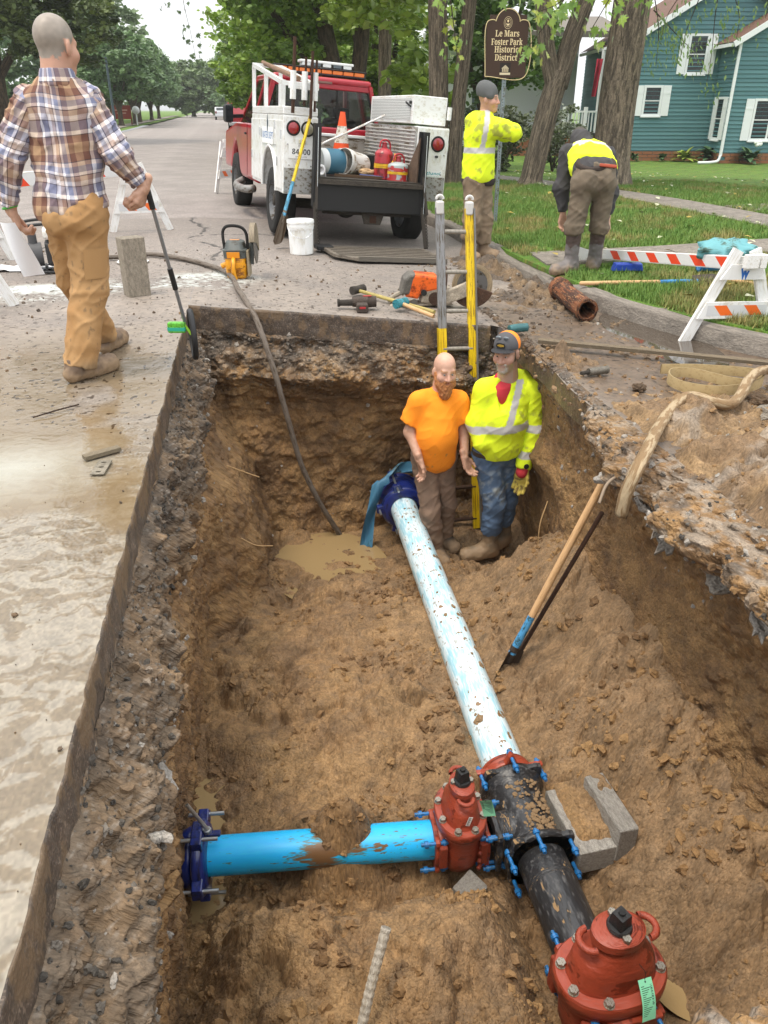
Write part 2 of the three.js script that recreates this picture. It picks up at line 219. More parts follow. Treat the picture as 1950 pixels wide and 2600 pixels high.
const floorY = (x, z) => { let y = floorBase(x, z) + clods(x, 0, z) * (0.75 + 0.25 * sst(-4, -2, z)); const k = sst(0.2, 0.12, Math.abs(x - 1.2)) * sst(-6.1, -5.9, z) * sst(-1.5, -1.8, z); return lerp(y, Math.min(y, -1.70), k); };
function soilCol(p, o = 0) {
  const n = fbm(p[0] * 1.6, p[1] * 1.6, p[2] * 1.6, 4), f = fbm(p[0] * 7, p[1] * 7 + 9, p[2] * 7, 3);
  let c = mixc(CLAY, OCHRE, sst(-0.05, 0.42, n)); c = mixc(c, DARKCLAY, 0.8 * sst(-0.05, 0.38, -n + 0.6 * f)); return mixc(c, MUDG, 0.35 * sst(0.1, 0.4, f) + o);
}
const E_floor = patch(270, 520, (u, v) => { const x = lerp(-0.85, 2.3, u), z = lerp(-6.6, -0.45, v); return [x, floorY(x, z), z]; }, soilCol);
struct('excavation_floor', E_floor, M_soil);

// layered wall colours: black base course, pale broken layer, clay
function wallCol(p, y0, o) {
  const d = y0 - p[1], n = fbm(p[0] * 2.2, p[1] * 2.2, p[2] * 2.2, 4), f = fbm(p[0] * 8, p[1] * 8, p[2] * 8, 3);
  let c = soilCol(p); if (o.shelf) c = mixc(c, [0.29, 0.215, 0.145], 0.75 * sst(0.62, 0.40, d + 0.2 * n)); c = mixc(c, DARKCLAY, 0.85 * o.dark * (0.6 + 0.9 * sst(-0.3, 0.4, n + 0.5 * f)));
  const g = sst(o.g0 + 0.12, o.g0 - 0.03, d + n * 0.14 + f * 0.07) * sst(-0.22, 0.15, n * 0.7 + f + o.gb); c = mixc(c, o.grey ?? GREYL, g * 0.7);
  const bl = sst(o.b0 + 0.08, o.b0 - 0.04, d + n * 0.17 + f * 0.10) * (o.bs ?? 1); c = mixc(c, BLACKB, bl * (0.62 + 0.38 * sst(-0.1, 0.3, f + 0.25)));
  const spk = N3(p[0] * 34, p[1] * 34, p[2] * 34); if (d < o.g0 && spk > 0.62) c = mixc(c, GREYL, 0.45);
  return c;
}
const prof = (tab, t) => { const k = t * (tab.length - 1), i = Math.min(tab.length - 2, Math.floor(k)), f = k - i; return [lerp(tab[i][0], tab[i + 1][0], f), lerp(tab[i][1], tab[i + 1][1], f)]; };
const rough3 = (p, k) => k * (0.05 * N3(p[0] * 1.7, p[1] * 1.7, p[2] * 1.7) + 0.045 * N3(p[0] * 4.3, p[1] * 4.3, p[2] * 4.3) + 0.035 * (billow(p[0], p[1], p[2], 9) - 0.3) + 0.018 * (billow(p[0], p[1], p[2] + 7, 21) - 0.3));
// west wall: a broken shelf of base course under the slab, clay below
const leftShelf = z => piece([[-6.6, 0.02], [-4.5, -0.01], [-3.1, -0.05], [-2.3, 0.02], [-1.5, 0.05], [-0.8, 0.07]], z) + 0.035 * N3(0, 2, z * 1.3) + 0.035 * N3(5, 0, z * 3.1);
const leftBase = z => piece([[-6.6, 0.16], [-5.3, 0.08], [-4.85, 0.0], [-4.35, -0.32], [-3.2, -0.52], [-0.4, -0.50]], z);
const E_left = patch(540, 230, (u, v) => {
  const z = lerp(-6.75, -0.4, u), x0 = rimL(z), s = leftShelf(z), b = leftBase(z), far = sst(-4.2, -5.4, z);
  const t = [[x0 + 0.004, -0.15], [x0 + 0.035, -0.24], [x0 + 0.07 + s, -0.33], [x0 + 0.095 + s, -0.47], [x0 + 0.07 + s * 0.7, -0.66], [lerp(x0 + 0.07, x0 + 0.14, far), -0.85], [lerp(x0 + 0.045, x0 + 0.26, far), -1.05], [lerp(x0 + 0.04, b - 0.12, far), -1.35], [lerp(x0 + 0.02, b - 0.04, far), -1.7], [b, -2.15]];
  const [x, y] = prof(t, v), p = [x, y, z], k = sst(0, 0.05, v) * (v < 0.5 ? 0.72 : 0.5); const q = rough3(p, k) + sst(0.03, 0.1, v) * (v < 0.5 ? 1 : 0.35) * (0.045 * lump(z, y * 1.3 + x, 0.10) + 0.022 * lump(z + 4, y * 1.3 + x, 0.045) - 0.02) + (v > 0.45 ? 0.012 * Math.sin(z * 16 + 3 * N3(0, 0, z)) * N3(3, y * 0.6, z * 2) : 0);
  return [x + q, y + q * 0.45 * sst(0.6, 0.2, v), z];
}, p => wallCol(p, -0.12, { dark: 0.15, shelf: 1, g0: 0.42, gb: -0.16, grey: [0.27, 0.215, 0.16], b0: 0.36 * sst(-2.6, -3.6, p[2] + 0.6 * N3(0, 8, p[2] * 2)) + 0.05, bs: 0.7 * sst(-0.35, 0.15, N3(p[0] * 5, p[1] * 5, p[2] * 3)) }), p => [p[2], p[1] * 1.1 + p[0]]);
struct('excavation_wall', E_left, M_soil);
const E_far = patch(260, 200, (u, v) => {
  const x = lerp(-0.75, 2.45, u), z0 = rimF(clamp(x, -0.4, 2)), led = 0.10 * gau(x, 0, 0.35, 0, 0.5, 9) + 0.04 * N3(x * 2.2, 0, 1);
  const t = [[z0 - 0.005, -0.2], [z0 + 0.02, -0.27], [z0 + 0.05 + led, -0.38], [z0 + 0.09 + led * 1.3, -0.52], [z0 + 0.03 + led * 0.6, -0.66], [lerp(z0, -6.28, 0.4), -0.8], [lerp(z0, -6.26, 0.7), -1.1], [-6.24, -1.4], [-6.2, -1.75], [-6.08, -2.15]];
  const [z, y] = prof(t, v), p = [x, y, z], k = sst(0, 0.05, v) * (v < 0.5 ? 1.0 : 0.6), q = rough3(p, k) + (v > 0.5 ? 0.018 * sst(0.1, 0.6, N3(x * 1.6, y * 5, 3)) + 0.014 * sst(0.3, 0.7, N3(x * 7, y * 0.9, 8)) : 0.02 * lump(x, y, 0.09));
  return [x, y + roadY(clamp(x, -0.4, 2)) * (1 - v) + q * 0.3 * sst(0.6, 0.2, v), z + q];
}, p => wallCol(p, -0.12 + roadY(clamp(p[0], -0.4, 2)), { dark: 0.2, grey: [0.36, 0.295, 0.225], g0: 0.40, gb: -0.08, b0: 0.2 + 0.10 * N3(p[0] * 1.5, 0, 0) + 0.22 * sst(0.1, -0.5, p[0]) + 0.25 * sst(1.6, 2.0, p[0]), bs: 0.85 }), p => [p[0], p[1]]);
struct('excavation_wall', E_far, M_soil);
const E_right = patch(520, 220, (u, v) => {
  const z = lerp(-6.5, -0.4, u), j = 0.09 * N3(9, 0, z * 1.5) + 0.05 * N3(2, 0, z * 4.2), near = sst(-5.0, -4.2, z), nl = sst(-4.3, -3.2, z), y0 = -0.13;
  const jj = j * lerp(0.15, 0.8, nl), e = lerp(0.07, 0, near), t = [[2.08 + e, y0 + 0.0], [2.02 + e, y0 - 0.008], [lerp(2.01, 1.92, nl) + e, y0 - 0.02], [lerp(2.01, 1.80, nl) + e + jj, y0 - 0.05], [lerp(2.01, 1.78, nl) + e + jj, y0 - 0.12], [lerp(2.06, 1.90, nl) + e + jj * 0.5, y0 - 0.20], [lerp(2.10, 2.03, nl) + e + 0.3 * jj, y0 - 0.36], [2.12 + e, -0.72], [2.11, -0.95], [lerp(2.24, 2.07, near), -1.2], [lerp(2.26, 2.0, near), -1.42], [lerp(2.28, 1.97, near), -1.75], [lerp(2.3, 1.98, near), -2.15]];
  const [x, y] = prof(t, v), p = [x, y, z], sm = sst(-3.9, -3.6, z) * sst(-2.5, -2.8, z) * sst(0.55, 0.65, v), k = sst(0.02, 0.2, v) * (v < 0.55 ? 0.5 : 0.6) * (1 - 0.85 * sm) * lerp(0.35, 1, nl), q = rough3(p, k) + (1 - sm) * sst(0.0, 0.12, v) * lerp(0.4, 1, nl) * (0.03 * lump(z, y * 1.2 + x, 0.11) + 0.018 * lump(z + 4, y * 1.2 + x, 0.05) - 0.02);
  return [x - q, y + q * 0.6 * sst(0.6, 0.1, v), z];
}, p => { const n = fbm(p[0] * 3, 4, p[2] * 3, 3); return wallCol(p, -0.13, { dark: 0.15, g0: 0.3, grey: [0.42, 0.37, 0.31], gb: -0.3 + 0.2 * sst(-3.6, -2.6, p[2]), b0: 0.26 * sst(-3.4, -4.4, p[2]) - 0.08 + 0.12 * sst(0.1, 0.4, n), bs: 0.8 }); }, p => [p[2], p[1] + p[0]]);
struct('excavation_wall', E_right, M_soil);
const E_near = patch(240, 150, (u, v) => { const x = lerp(-0.7, 2.3, u), h = 0.05 * N3(x * 3, 1, 0) + 0.03 * N3(x * 8, 1, 0), t = [[-0.38, roadY(x) - 0.01], [RIMN + 0.16, roadY(x) + 0.01 + h], [RIMN + 0.02, roadY(x) - 0.06 + h], [RIMN - 0.05, -0.34], [RIMN, -0.8], [RIMN - 0.05, -1.5], [RIMN - 0.12, -2.1]]; const [z, y] = prof(t, v), q = rough3([x, y, z], sst(0.01, 0.1, v) * 0.5) + 0.016 * sst(0.02, 0.1, v) * lump(x, z + y, 0.06); return [x, y + q * 0.5, z - q]; }, p => wallCol(p, -0.12, { dark: 0.15, g0: 0.3, gb: -0.3, b0: -0.2 }), p => [p[0], p[1] + p[2]]);
struct('excavation_wall', E_near, M_soil);

// cut faces of the slab
const T_cut = dataTex(512, 512, (i, j) => { const a = vfbm(i / 32, j / 64, 5, 16), m = sst(0.48, 0.62, vfbm(i / 64 + 9, j / 128, 5, 8)), g = vfbm(i / 4, j / 4, 2, 128), st = g > 0.66 ? 1.45 : 1, v = (0.17 + 0.2 * a) * st; return mixc([v * 1.12, v * 0.98, v * 0.86], [0.46, 0.38, 0.29], m * 0.75); }, true, 1.5);
const M_cut = new THREE.MeshStandardMaterial({ map: T_cut, roughness: 0.45, bumpMap: T_soilB, bumpScale: 0.004 });
struct('pavement_cut_edge', mergeGeometries([
  patch(330, 10, (u, v) => { const z = lerp(-6.52, -0.4, u); const in0 = v === 0; return [rimL(z) + (in0 ? -0.012 : 0.004 + 0.007 * fbm(0, v * 3, z * 5, 3)), roadY(rimL(z)) + wob(rimL(z), z) - (in0 ? 0.003 : 0.001 + 0.19 * (v - 0.1)), z]; }, null, (p, u, v) => [p[2], p[1]]),
  patch(150, 10, (u, v) => { const x = lerp(-0.4, RIMR, u); const in0 = v === 0; return [x, roadY(x) + wob(x, rimF(x)) - (in0 ? 0.003 : 0.001 + 0.24 * (v - 0.1)), rimF(x) + (in0 ? -0.012 : 0.004 + 0.007 * fbm(x * 5, v * 3, 0, 3))]; }, null, (p, u, v) => [p[0], p[1]]),
  patch(120, 3, (u, v) => { const z = lerp(-5.95, -0.4, u); return [rimR(z) - 0.003, roadY(RIMR) + wob(RIMR, z) + 0.001 - 0.16 * v, z]; }, null, (p, u, v) => [p[2], p[1]])]), M_cut);

// soil thrown over the east edge of the cut and against the kerb
const spillH = (x, z) => {
  const edge = sst(2.06, 2.22, x + 0.06 * N3(x * 4, 0, z * 4));
  let h = 0.16 * gau(x, z, 2.35, -2.1, 0.5, 0.75) + 0.10 * gau(x, z, 2.6, -3.0, 0.5, 0.5) + 0.05 * gau(x, z, 2.3, -3.6, 0.3, 0.3) + 0.13 * gau(x, z, 2.12, -4.95, 0.16, 0.30) + 0.09 * gau(x, z, 2.9, -1.2, 0.8, 0.7) + 0.05 * gau(x, z, 2.75, -3.85, 0.4, 0.25) + 0.11 * gau(x, z, 3.05, -3.62, 0.16, 0.16) + 0.10 * gau(x, z, 2.95, -7.5, 0.2, 0.9) + 0.08 * gau(x, z, 2.75, -8.6, 0.35, 0.5) + 0.06 * gau(x, z, 2.6, -6.9, 0.2, 0.5);
  h = h * (0.5 + 0.9 * Math.abs(N3(x * 3.1, 1, z * 3.1)) + 0.5 * N3(x * 6, 1, z * 6)) - 0.022 + 0.045 * sst(-4.7, -3.7, z) * sst(2.07, 2.2, x) + 0.03 * N3(x * 2.2, 0, z * 2.2) + 0.02 * N3(x * 9, 0, z * 9) + 0.010 * N3(x * 22, 0, z * 22); return h * (0.3 + 0.7 * edge) - 0.02 * (1 - edge);
};
const spill = struct('spilled_soil', patch(190, 480, (u, v) => { const z = lerp(-9.4, -0.5, v), x = lerp(2.05, Math.min(3.6, kerbX(z) + 0.02), u); return [x, roadY(x) + wob(x, z) + Math.max(spillH(x, z), -0.02), z]; }, p => { const n = fbm(p[0] * 2, 1, p[2] * 2, 4), w = sst(-4.2, -6.2, p[2]); let c = mixc([0.40, 0.265, 0.135], [0.29, 0.19, 0.105], sst(-0.2, 0.3, n)); c = mixc(c, GREYL, 0.55 * sst(0.25, 0.5, fbm(p[0] * 2.1 + 5, 7, p[2] * 3, 4))); return mixc(c, BLACKB, w * (0.45 + 0.4 * sst(-0.1, 0.3, n))); }, p => [p[0], p[2]], p => spillH(p[0], p[2]) > -0.018), M_soil);

// loose clods on floor, walls and edges: too many to count
{
  const r = rng(77), vars = [0, 1, 2].map(k => { const g = new THREE.IcosahedronGeometry(1, 1), p = g.attributes.position; for (let i = 0; i < p.count; i++) { const v = V().fromBufferAttribute(p, i), s = 0.78 + 0.42 * N3(v.x * 1.3 + k * 9, v.y * 1.3, v.z * 1.3) + 0.12 * N3(v.x * 4 + k, v.y * 4, v.z * 4); v.multiplyScalar(s); p.setXYZ(i, v.x, v.y * 0.72, v.z); } g.computeVertexNormals(); return g; });
  const M_clod = new THREE.MeshStandardMaterial({ map: T_soil, roughness: 0.9, });
  const put = [[], [], []], col = new THREE.Color(), m = new THREE.Matrix4(), q = new THREE.Quaternion();
  const add = (x, y, z, s, c) => put[Math.floor(r() * 3)].push([x, y, z, s, c]);
  for (let i = 0; i < 15000; i++) { const x = lerp(-0.55, 2.1, r()), z = lerp(-6.1, -0.9, r()); if (N3(x * 1.5, 3, z * 1.5) + 0.35 * N3(x * 5, 3, z * 5) < -0.1 + 0.4 * r()) continue; const s = 0.004 + 0.034 * r() ** 5.5; add(x, floorY(x, z) + s * 0.05, z, s, soilCol([x, -1.9, z])); }
  for (const [g, n, cf] of [[E_left, 2600, 0.62], [E_far, 900, 0.6], [E_right, 2200, 0.62]]) { const p = g.attributes.position, c = g.attributes.color; for (let i = 0; i < n; i++) { const k = Math.floor(r() * p.count); if (p.getY(k) < -0.9 && r() < 0.6 || p.getY(k) > -0.2 && g !== E_right) continue; const s = 0.005 + 0.022 * r() ** 4; const pale = r() < 0.16; add(p.getX(k), p.getY(k), p.getZ(k), s, pale ? [0.5, 0.47, 0.43] : [c.getX(k), c.getY(k), c.getZ(k)]); } }
  for (const [g, n, lo, hi] of [[E_left, 2000, -0.62, -0.14], [E_far, 600, -0.66, -0.2], [E_right, 800, -0.52, -0.1]]) { const p = g.attributes.position; for (let i = 0, k = 0; i < n && k < 60000; k++) { const a = Math.floor(r() * p.count), y = p.getY(a); if (y < lo || y > hi) continue; i++; const s = 0.003 + 0.015 * r() ** 3, t = 0.08 + 0.2 * r() ** 2; add(p.getX(a), y, p.getZ(a), s, [t * 1.06, t * 0.95, t * 0.82]); } }
  for (let i = 0; i < 2600; i++) { const x = lerp(1.85, 3.2, r()), z = lerp(-9, -0.6, r()), h = spillH(x, z); if (h < -0.012 && r() < 0.65) continue; const s = 0.004 + 0.022 * r() ** 4; add(x, roadY(x) + Math.max(h, 0), z, s, r() < 0.1 ? [0.5, 0.48, 0.44] : mixc([0.3, 0.2, 0.11], z < -5.6 ? BLACKB : CLAY, r())); }
  for (let i = 0; i < 1500; i++) { const x = lerp(-3.6, 2.1, r()), z = lerp(-9.5, -0.6, r()); if (x > rimL(z) - 0.01 && z > rimF(x) - 0.02) continue; const s = 0.003 + 0.014 * r() ** 5; add(x, roadY(x) + s * 0.3, z, s * (x < -0.5 && z > -3 ? 0.8 : 1.2), mixc(BLACKB, CLAY, r() * 0.5)); }
  put.forEach((l, k) => { const o = new THREE.InstancedMesh(vars[k], M_clod, l.length); l.forEach(([x, y, z, s, c], i) => { q.setFromEuler(new THREE.Euler(r() * 6, r() * 6, r() * 6)); m.compose(V(x, y, z), q, V(s * (0.8 + 0.6 * r()), s, s)); o.setMatrixAt(i, m); o.setColorAt(i, col.setRGB(...c)); }); o.name = numbered('soil_clods'); o.castShadow = o.receiveShadow = true; o.userData = { kind: 'stuff', label: ['small loose clods of brown soil littering the dig', 'rounded crumbs of brown soil littering the dig', 'angular crumbs of dirt and stone littering the dig'][k], category: 'soil' }; scene.add(o); });
}
// torn pale layer hanging out of the broken edge: separate slabs and flakes
function flake(name, label, x, y, z, w, d, h, ry, rx, rz, c, seed) {
  const r = rng(seed), n = 17, top = []; for (let i = 0; i < n; i++) { const a = i / n * Math.PI * 2, k = 0.5 + 0.55 * r(); top.push([Math.cos(a) * w / 2 * k, Math.sin(a) * d / 2 * k]); }
  const g = ext(top, h, h * 0.22), p = g.attributes.position; g.rotateX(-Math.PI / 2); for (let i = 0; i < p.count; i++) { const X = p.getX(i), Z = p.getZ(i), b = 0.3 * h * N3(X * 22 + seed, 0, Z * 22) + 0.9 * h * N3(X * 8 + seed, 3, Z * 8); p.setY(i, p.getY(i) + b); } g.computeVertexNormals();
  const o = mesh(name, g, std(lin(...c), 0.85, { map: T_soil, bumpMap: T_soilB, bumpScale: 0.015 })); o.position.set(x, y, z); o.rotation.set(rx, ry, rz); return tag(o, label, 'debris', 'pale slabs torn from under the pavement');
}
[[1.86, -0.33, -2.75, 0.22, 0.13, 0.022, 0.5, 0.2, 0.5], [1.92, -0.36, -2.95, 0.2, 0.16, 0.02, 1.2, 0.2, 0.6], [1.82, -0.28, -3.35, 0.16, 0.11, 0.03, 0.2, 0.1, 0.45], [1.93, -0.36, -2.45, 0.22, 0.15, 0.022, 0.4, 0.3, 0.6], [1.87, -0.30, -3.05, 0.2, 0.14, 0.022, 2.6, 0.1, 0.6], [1.92, -0.38, -2.15, 0.2, 0.14, 0.025, 1, 0.2, 0.5],
  [-0.37, -0.50, -1.78, 0.09, 0.18, 0.02, 0.2, 0.3, -1.0], [-0.36, -0.56, -1.95, 0.08, 0.14, 0.018, 0.5, 0.5, -1.2], [-0.37, -0.42, -1.62, 0.10, 0.16, 0.02, 0.9, 0.2, -0.8],
  [0.3, -0.42, -6.28, 0.26, 0.12, 0.05, 0.3, 0.6, 0.1], [0.75, -0.44, -6.18, 0.3, 0.12, 0.05, 0.1, 0.6, 0]
].forEach((a, i) => { const w = i < 6 ? 'pale slab torn from under the pavement, east bank of the pit' : i < 9 ? 'pale slab torn from under the pavement, west bank of the pit' : 'pale slab torn from under the pavement, end wall behind the ladder'; const o = flake('broken_slab', w, ...a, i % 3 ? [0.50, 0.475, 0.44] : [0.36, 0.33, 0.29], 300 + i); o.userData.group = w; });

// standing muddy water: thin sheets lying in the hollows
const M_mudw = phys(lin(0.30, 0.21, 0.10), 0.05, { specularIntensity: 0.9, bumpMap: T_blot, bumpScale: 0.0012 });
function water(name, label, x, y, z, rx, rz, m = M_mudw) { const g = new THREE.CircleGeometry(1, 40); g.rotateX(-Math.PI / 2); g.scale(rx, 1, rz); const o = mesh(name, g, m); o.position.set(x, y, z); o.userData = { kind: 'structure', label, category: 'puddle' }; return o; }
water('water', 'muddy tan water pooled at the foot of the end wall', 0.58, -2.01, -5.5, 0.5, 0.6);
water('water', 'muddy tan water in the hollow under the side pipe coupling', -0.5, -1.985, -3.0, 0.36, 0.6);
water('water', 'muddy tan water beside the near gate valve', 1.68, -1.905, -1.72, 0.2, 0.2);
water('water', 'dark puddle lying in the gutter by the barricade foot', 3.27, roadY(3.2) + 0.012, -5.55, 0.32, 0.85, phys(lin(0.07, 0.055, 0.042), 0.04));
// ---------- kerb, lawn, paths ----------
const M_conc = std(lin(0.33, 0.30, 0.265), 0.85, { map: T_soil, bumpMap: T_soilB, bumpScale: 0.006 });
{ // kerb with a rounded top, following the corner
  const pts = []; for (let i = 0; i < KERB.length; i++) pts.push(V(KERB[i][1], 0, KERB[i][0])); pts.shift(); pts.unshift(V(3.05, 0, -40), V(3.05, 0, -25));
  const c = new THREE.CatmullRomCurve3(pts, false, 'centripetal'), n = 160;
  const pr = [[-0.02, -0.3], [0.0, -0.22], [0.01, -0.10], [0.035, -0.075], [0.07, -0.065], [0.16, -0.066], [0.2, -0.08], [0.2, -0.3]];
  const path = Array.from({ length: n + 1 }, (_, i) => [c.getPointAt(i / n), c.getTangentAt(i / n)]);
  struct('kerb', patch(n, pr.length - 1, (u, v) => { const i = Math.round(u * n), k = Math.round(v * (pr.length - 1)), [p, t] = path[i], nx = t.z, nz = -t.x; const dug = sst(-9.3, -8.9, p.z) * sst(-6.9, -7.2, p.z) * 0.05; return [p.x + nx * pr[k][0], pr[k][1] + 0.008 * N3(p.x * 3, k, p.z * 3) - dug, p.z + nz * pr[k][0]]; }, null, (p, u, v) => [u * 30, v]), M_conc);
}
const T_lawn = dataTex(1024, 1024, (i, j) => { const a = vfbm(i / 128, j / 128, 5, 8), f = vfbm(i / 3, j / 7, 2, 256), y = sst(0.52, 0.7, vfbm(i / 60 + 9, j / 60, 4, 17 * 0 + 16)); const v = 0.62 + 0.5 * a * f * 1.5; return [v * lerp(0.40, 0.50, y), v * lerp(0.56, 0.53, y), v * lerp(0.17, 0.22, y)]; }, true, 0.5);
const M_lawn = new THREE.MeshStandardMaterial({ map: T_lawn, roughness: 1, bumpMap: T_fineA, bumpScale: 0.02 });
struct('lawn', patch(150, 320, (u, v) => { const z = lerp(-70, -3.35, v ** 0.5), k = kerbX(Math.max(z, -60)) + 0.11, x = lerp(k, 46, u * u); return [x, lawnY(x, z) + 0.012 * fbm(x, 0, z, 3) - (u === 0 ? 0.04 : 0), z]; }, null, p => [p[0], p[2]]), M_lawn);
struct('lawn', patch(30, 60, (u, v) => { const z = lerp(-260, -44.5, v), x = lerp(-90, lerp(-6.3, -6.2, v), Math.sqrt(u)); return [x, 0.11 + 0.05 * fbm(x * 0.1, 0, z * 0.1, 2), z]; }), M_lawn);
struct('ground', patch(8, 8, (u, v) => [lerp(-600, 600, u), -1.1 - 1.6 * 0, lerp(-700, 200, v)], null, p => [p[0] / 3, p[2] / 3], p => !(p[0] > -160 && p[0] < 10 && p[2] > -150)), M_lawn);
// sidewalks: slabs laid one by one
function sidewalk(pts, w, L, label) {
  const c = new THREE.CatmullRomCurve3(pts.map(p => V(p[0], 0, p[1])), false, 'centripetal'), len = c.getLength(), n = Math.floor(len / L), t = new THREE.Group(); t.name = numbered('sidewalk'); t.userData.kind = 'structure'; t.userData.label = label; scene.add(t);
  for (let i = 0; i < n; i++) { const a = c.getPointAt((i + 0.006) / n), b = c.getPointAt((i + 0.994) / n), q = (p, f) => { const d = b.clone().sub(a).normalize(), x = p.x - d.z * f, z = p.z + d.x * f; return [x, lawnY(x, z) + 0.016, z]; }; const A = q(a, -w / 2), B = q(a, w / 2), C = q(b, w / 2), D = q(b, -w / 2);
    const pos = []; for (const dy of [0, -0.14]) for (const p of [A, B, C, D]) pos.push(p[0], p[1] + dy, p[2]); const g = new THREE.BufferGeometry(); g.setAttribute('position', new THREE.Float32BufferAttribute(pos, 3)); g.setAttribute('uv', new THREE.Float32BufferAttribute([A, B, C, D, A, B, C, D].flatMap(p => [p[0], p[2]]), 2)); g.setIndex([0, 1, 2, 0, 2, 3, 0, 4, 1, 1, 4, 5, 1, 5, 2, 2, 5, 6, 2, 6, 3, 3, 6, 7, 3, 7, 0, 0, 7, 4]); mesh('paving_slab', toCreasedNormals(g, 0.3), M_conc, t); }
}
sidewalk([[3.3, -8.35], [4.5, -8.2], [6.2, -8.15], [9, -8.1], [14, -8]], 0.75, 1.4, 'pale concrete path of slabs from the kerb past the bending man');
sidewalk([[6.6, -30], [6.7, -20], [6.85, -15.6], [7.1, -13], [7.25, -10], [7.3, -8.6]], 0.8, 1.3, 'pale concrete path of slabs passing the foot of the thick tree');
sidewalk([[7.7, -11.4], [10, -11.8], [14, -12.4]], 0.7, 1.3, 'narrow concrete path of slabs branching across the lawn');
struct('sidewalk', patch(4, 30, (u, v) => { const z = lerp(-150, -58, v), x = lerp(-8.1, -6.9, u); return [x, 0.15, z]; }), M_conc);
{ // grass blades near enough to tell
  const g = new THREE.BufferGeometry(), pos = [], r = rng(3); for (let i = 0; i < 7; i++) { const a = r() * 6.28, l = 0.03 + 0.035 * r(), b = 0.015 + 0.02 * r(), x = (r() - 0.5) * 0.05, z = (r() - 0.5) * 0.05, c = Math.cos(a), s = Math.sin(a), w = 0.0035; pos.push(x - s * w, 0, z + c * w, x + s * w, 0, z - c * w, x + c * b, l, z + s * b); }
  g.setAttribute('position', new THREE.Float32BufferAttribute(pos, 3)); g.computeVertexNormals();
  const N = 64000, o = new THREE.InstancedMesh(g, phys(lin(1, 1, 1), 0.7, { side: THREE.DoubleSide }), N), m = new THREE.Matrix4(), q = new THREE.Quaternion(), c = new THREE.Color(); let k = 0;
  const path = (x, z) => Math.abs(z + 8.2) < 0.42 && x < 9 || Math.abs(x - piece([[-18, 6.7], [-15.6, 6.85], [-13, 7.1], [-10, 7.25], [-8.6, 7.3]], z)) < 0.44 && z < -8.6;
  while (k < N) { const z = -3.9 - 14 * r() ** 1.5, x = kerbX(z) + 0.17 + 7.5 * r() ** 1.3; if (path(x, z) || (x < 3.7 && z > -9.4 && z < -7.4 && r() < 0.75)) continue; q.setFromEuler(new THREE.Euler(0.2 * (r() - 0.5), r() * 6.28, 0.2 * (r() - 0.5))); const s = 0.75 + 0.8 * r(); m.compose(V(x, lawnY(x, z) - 0.004, z), q, V(s, s * (0.7 + 0.5 * r()), s)); o.setMatrixAt(k, m); const y = sst(0.1, 0.6, fbm(x * 0.8, 5, z * 0.8, 3) + 0.3 * r()); o.setColorAt(k, c.setRGB(lerp(0.125, 0.26, y) * (0.8 + 0.4 * r()), lerp(0.225, 0.235, y), lerp(0.035, 0.075, y))); k++; }
  o.name = 'grass'; o.userData = { kind: 'stuff', label: 'green blades of mown grass over the lawn', category: 'grass' }; o.receiveShadow = o.castShadow = true; scene.add(o);
  // fallen leaves
  const lg = new THREE.BufferGeometry(); lg.setAttribute('position', new THREE.Float32BufferAttribute([-0.03, 0.004, 0, 0.005, 0.012, -0.022, 0.045, 0.006, 0, -0.03, 0.004, 0, 0.045, 0.006, 0, 0.005, 0.010, 0.024], 3)); lg.computeVertexNormals();
  const L = new THREE.InstancedMesh(lg, std(lin(1, 1, 1), 0.8, { side: THREE.DoubleSide }), 520); for (let i = 0; i < 520; i++) { const z = -4.2 - 22 * r(), x = kerbX(z) + 0.3 + 10 * r(); q.setFromEuler(new THREE.Euler(0.5 * (r() - 0.5), r() * 6.28, 0.5 * (r() - 0.5))); const s = 0.8 + 0.9 * r(); m.compose(V(x, lawnY(x, z) + 0.035, z), q, V(s, s, s)); L.setMatrixAt(i, m); const t = r(); L.setColorAt(i, t < 0.55 ? c.setRGB(0.52, 0.52, 0.36) : c.setRGB(0.36, 0.27, 0.06)); } L.name = 'fallen_leaves'; L.userData = { kind: 'stuff', label: 'pale fallen leaves scattered over the grass', category: 'leaves' }; scene.add(L);
}

// ---------- trees ----------
const T_bark = dataTex(512, 1024, (i, j) => { const w = vfbm(i / 30, j / 120, 4, 17 * 0 + 16), a = vfbm(i / 16 + w * 5, j / 110, 5, 32), f = vfbm(i / 4, j / 10, 3, 128); const v = 0.25 + 0.75 * sst(0.25, 0.75, a); return [0.36 * v + 0.22 * f + 0.15, 0.33 * v + 0.20 * f + 0.135, 0.285 * v + 0.175 * f + 0.115]; }, true);
const T_barkB = dataTex(512, 1024, (i, j) => { const w = vfbm(i / 30, j / 120, 4, 16), a = vfbm(i / 16 + w * 5, j / 110, 5, 32), f = vfbm(i / 4, j / 10, 3, 128); return 0.75 * Math.abs(a - 0.5) * 2 + 0.25 * f; }, false);
function barkMat(ru, rv, tint) { const a = T_bark.clone(), b = T_barkB.clone(); for (const t of [a, b]) { t.repeat.set(ru, rv); t.needsUpdate = true; } return new THREE.MeshStandardMaterial({ map: a, color: tint, roughness: 0.95, bumpMap: b, bumpScale: 0.05 }); }
const M_bark = barkMat(3, 0.5, lin(1, 0.97, 0.94)), M_barkD = barkMat(2, 0.5, lin(0.42, 0.38, 0.34));
const ridge = (t, a) => 1 + 0.035 * N3(Math.cos(a) * 4, t * 3, Math.sin(a) * 4) + 0.04 * Math.abs(N3(Math.cos(a) * 9, t * 2.5, Math.sin(a) * 9));
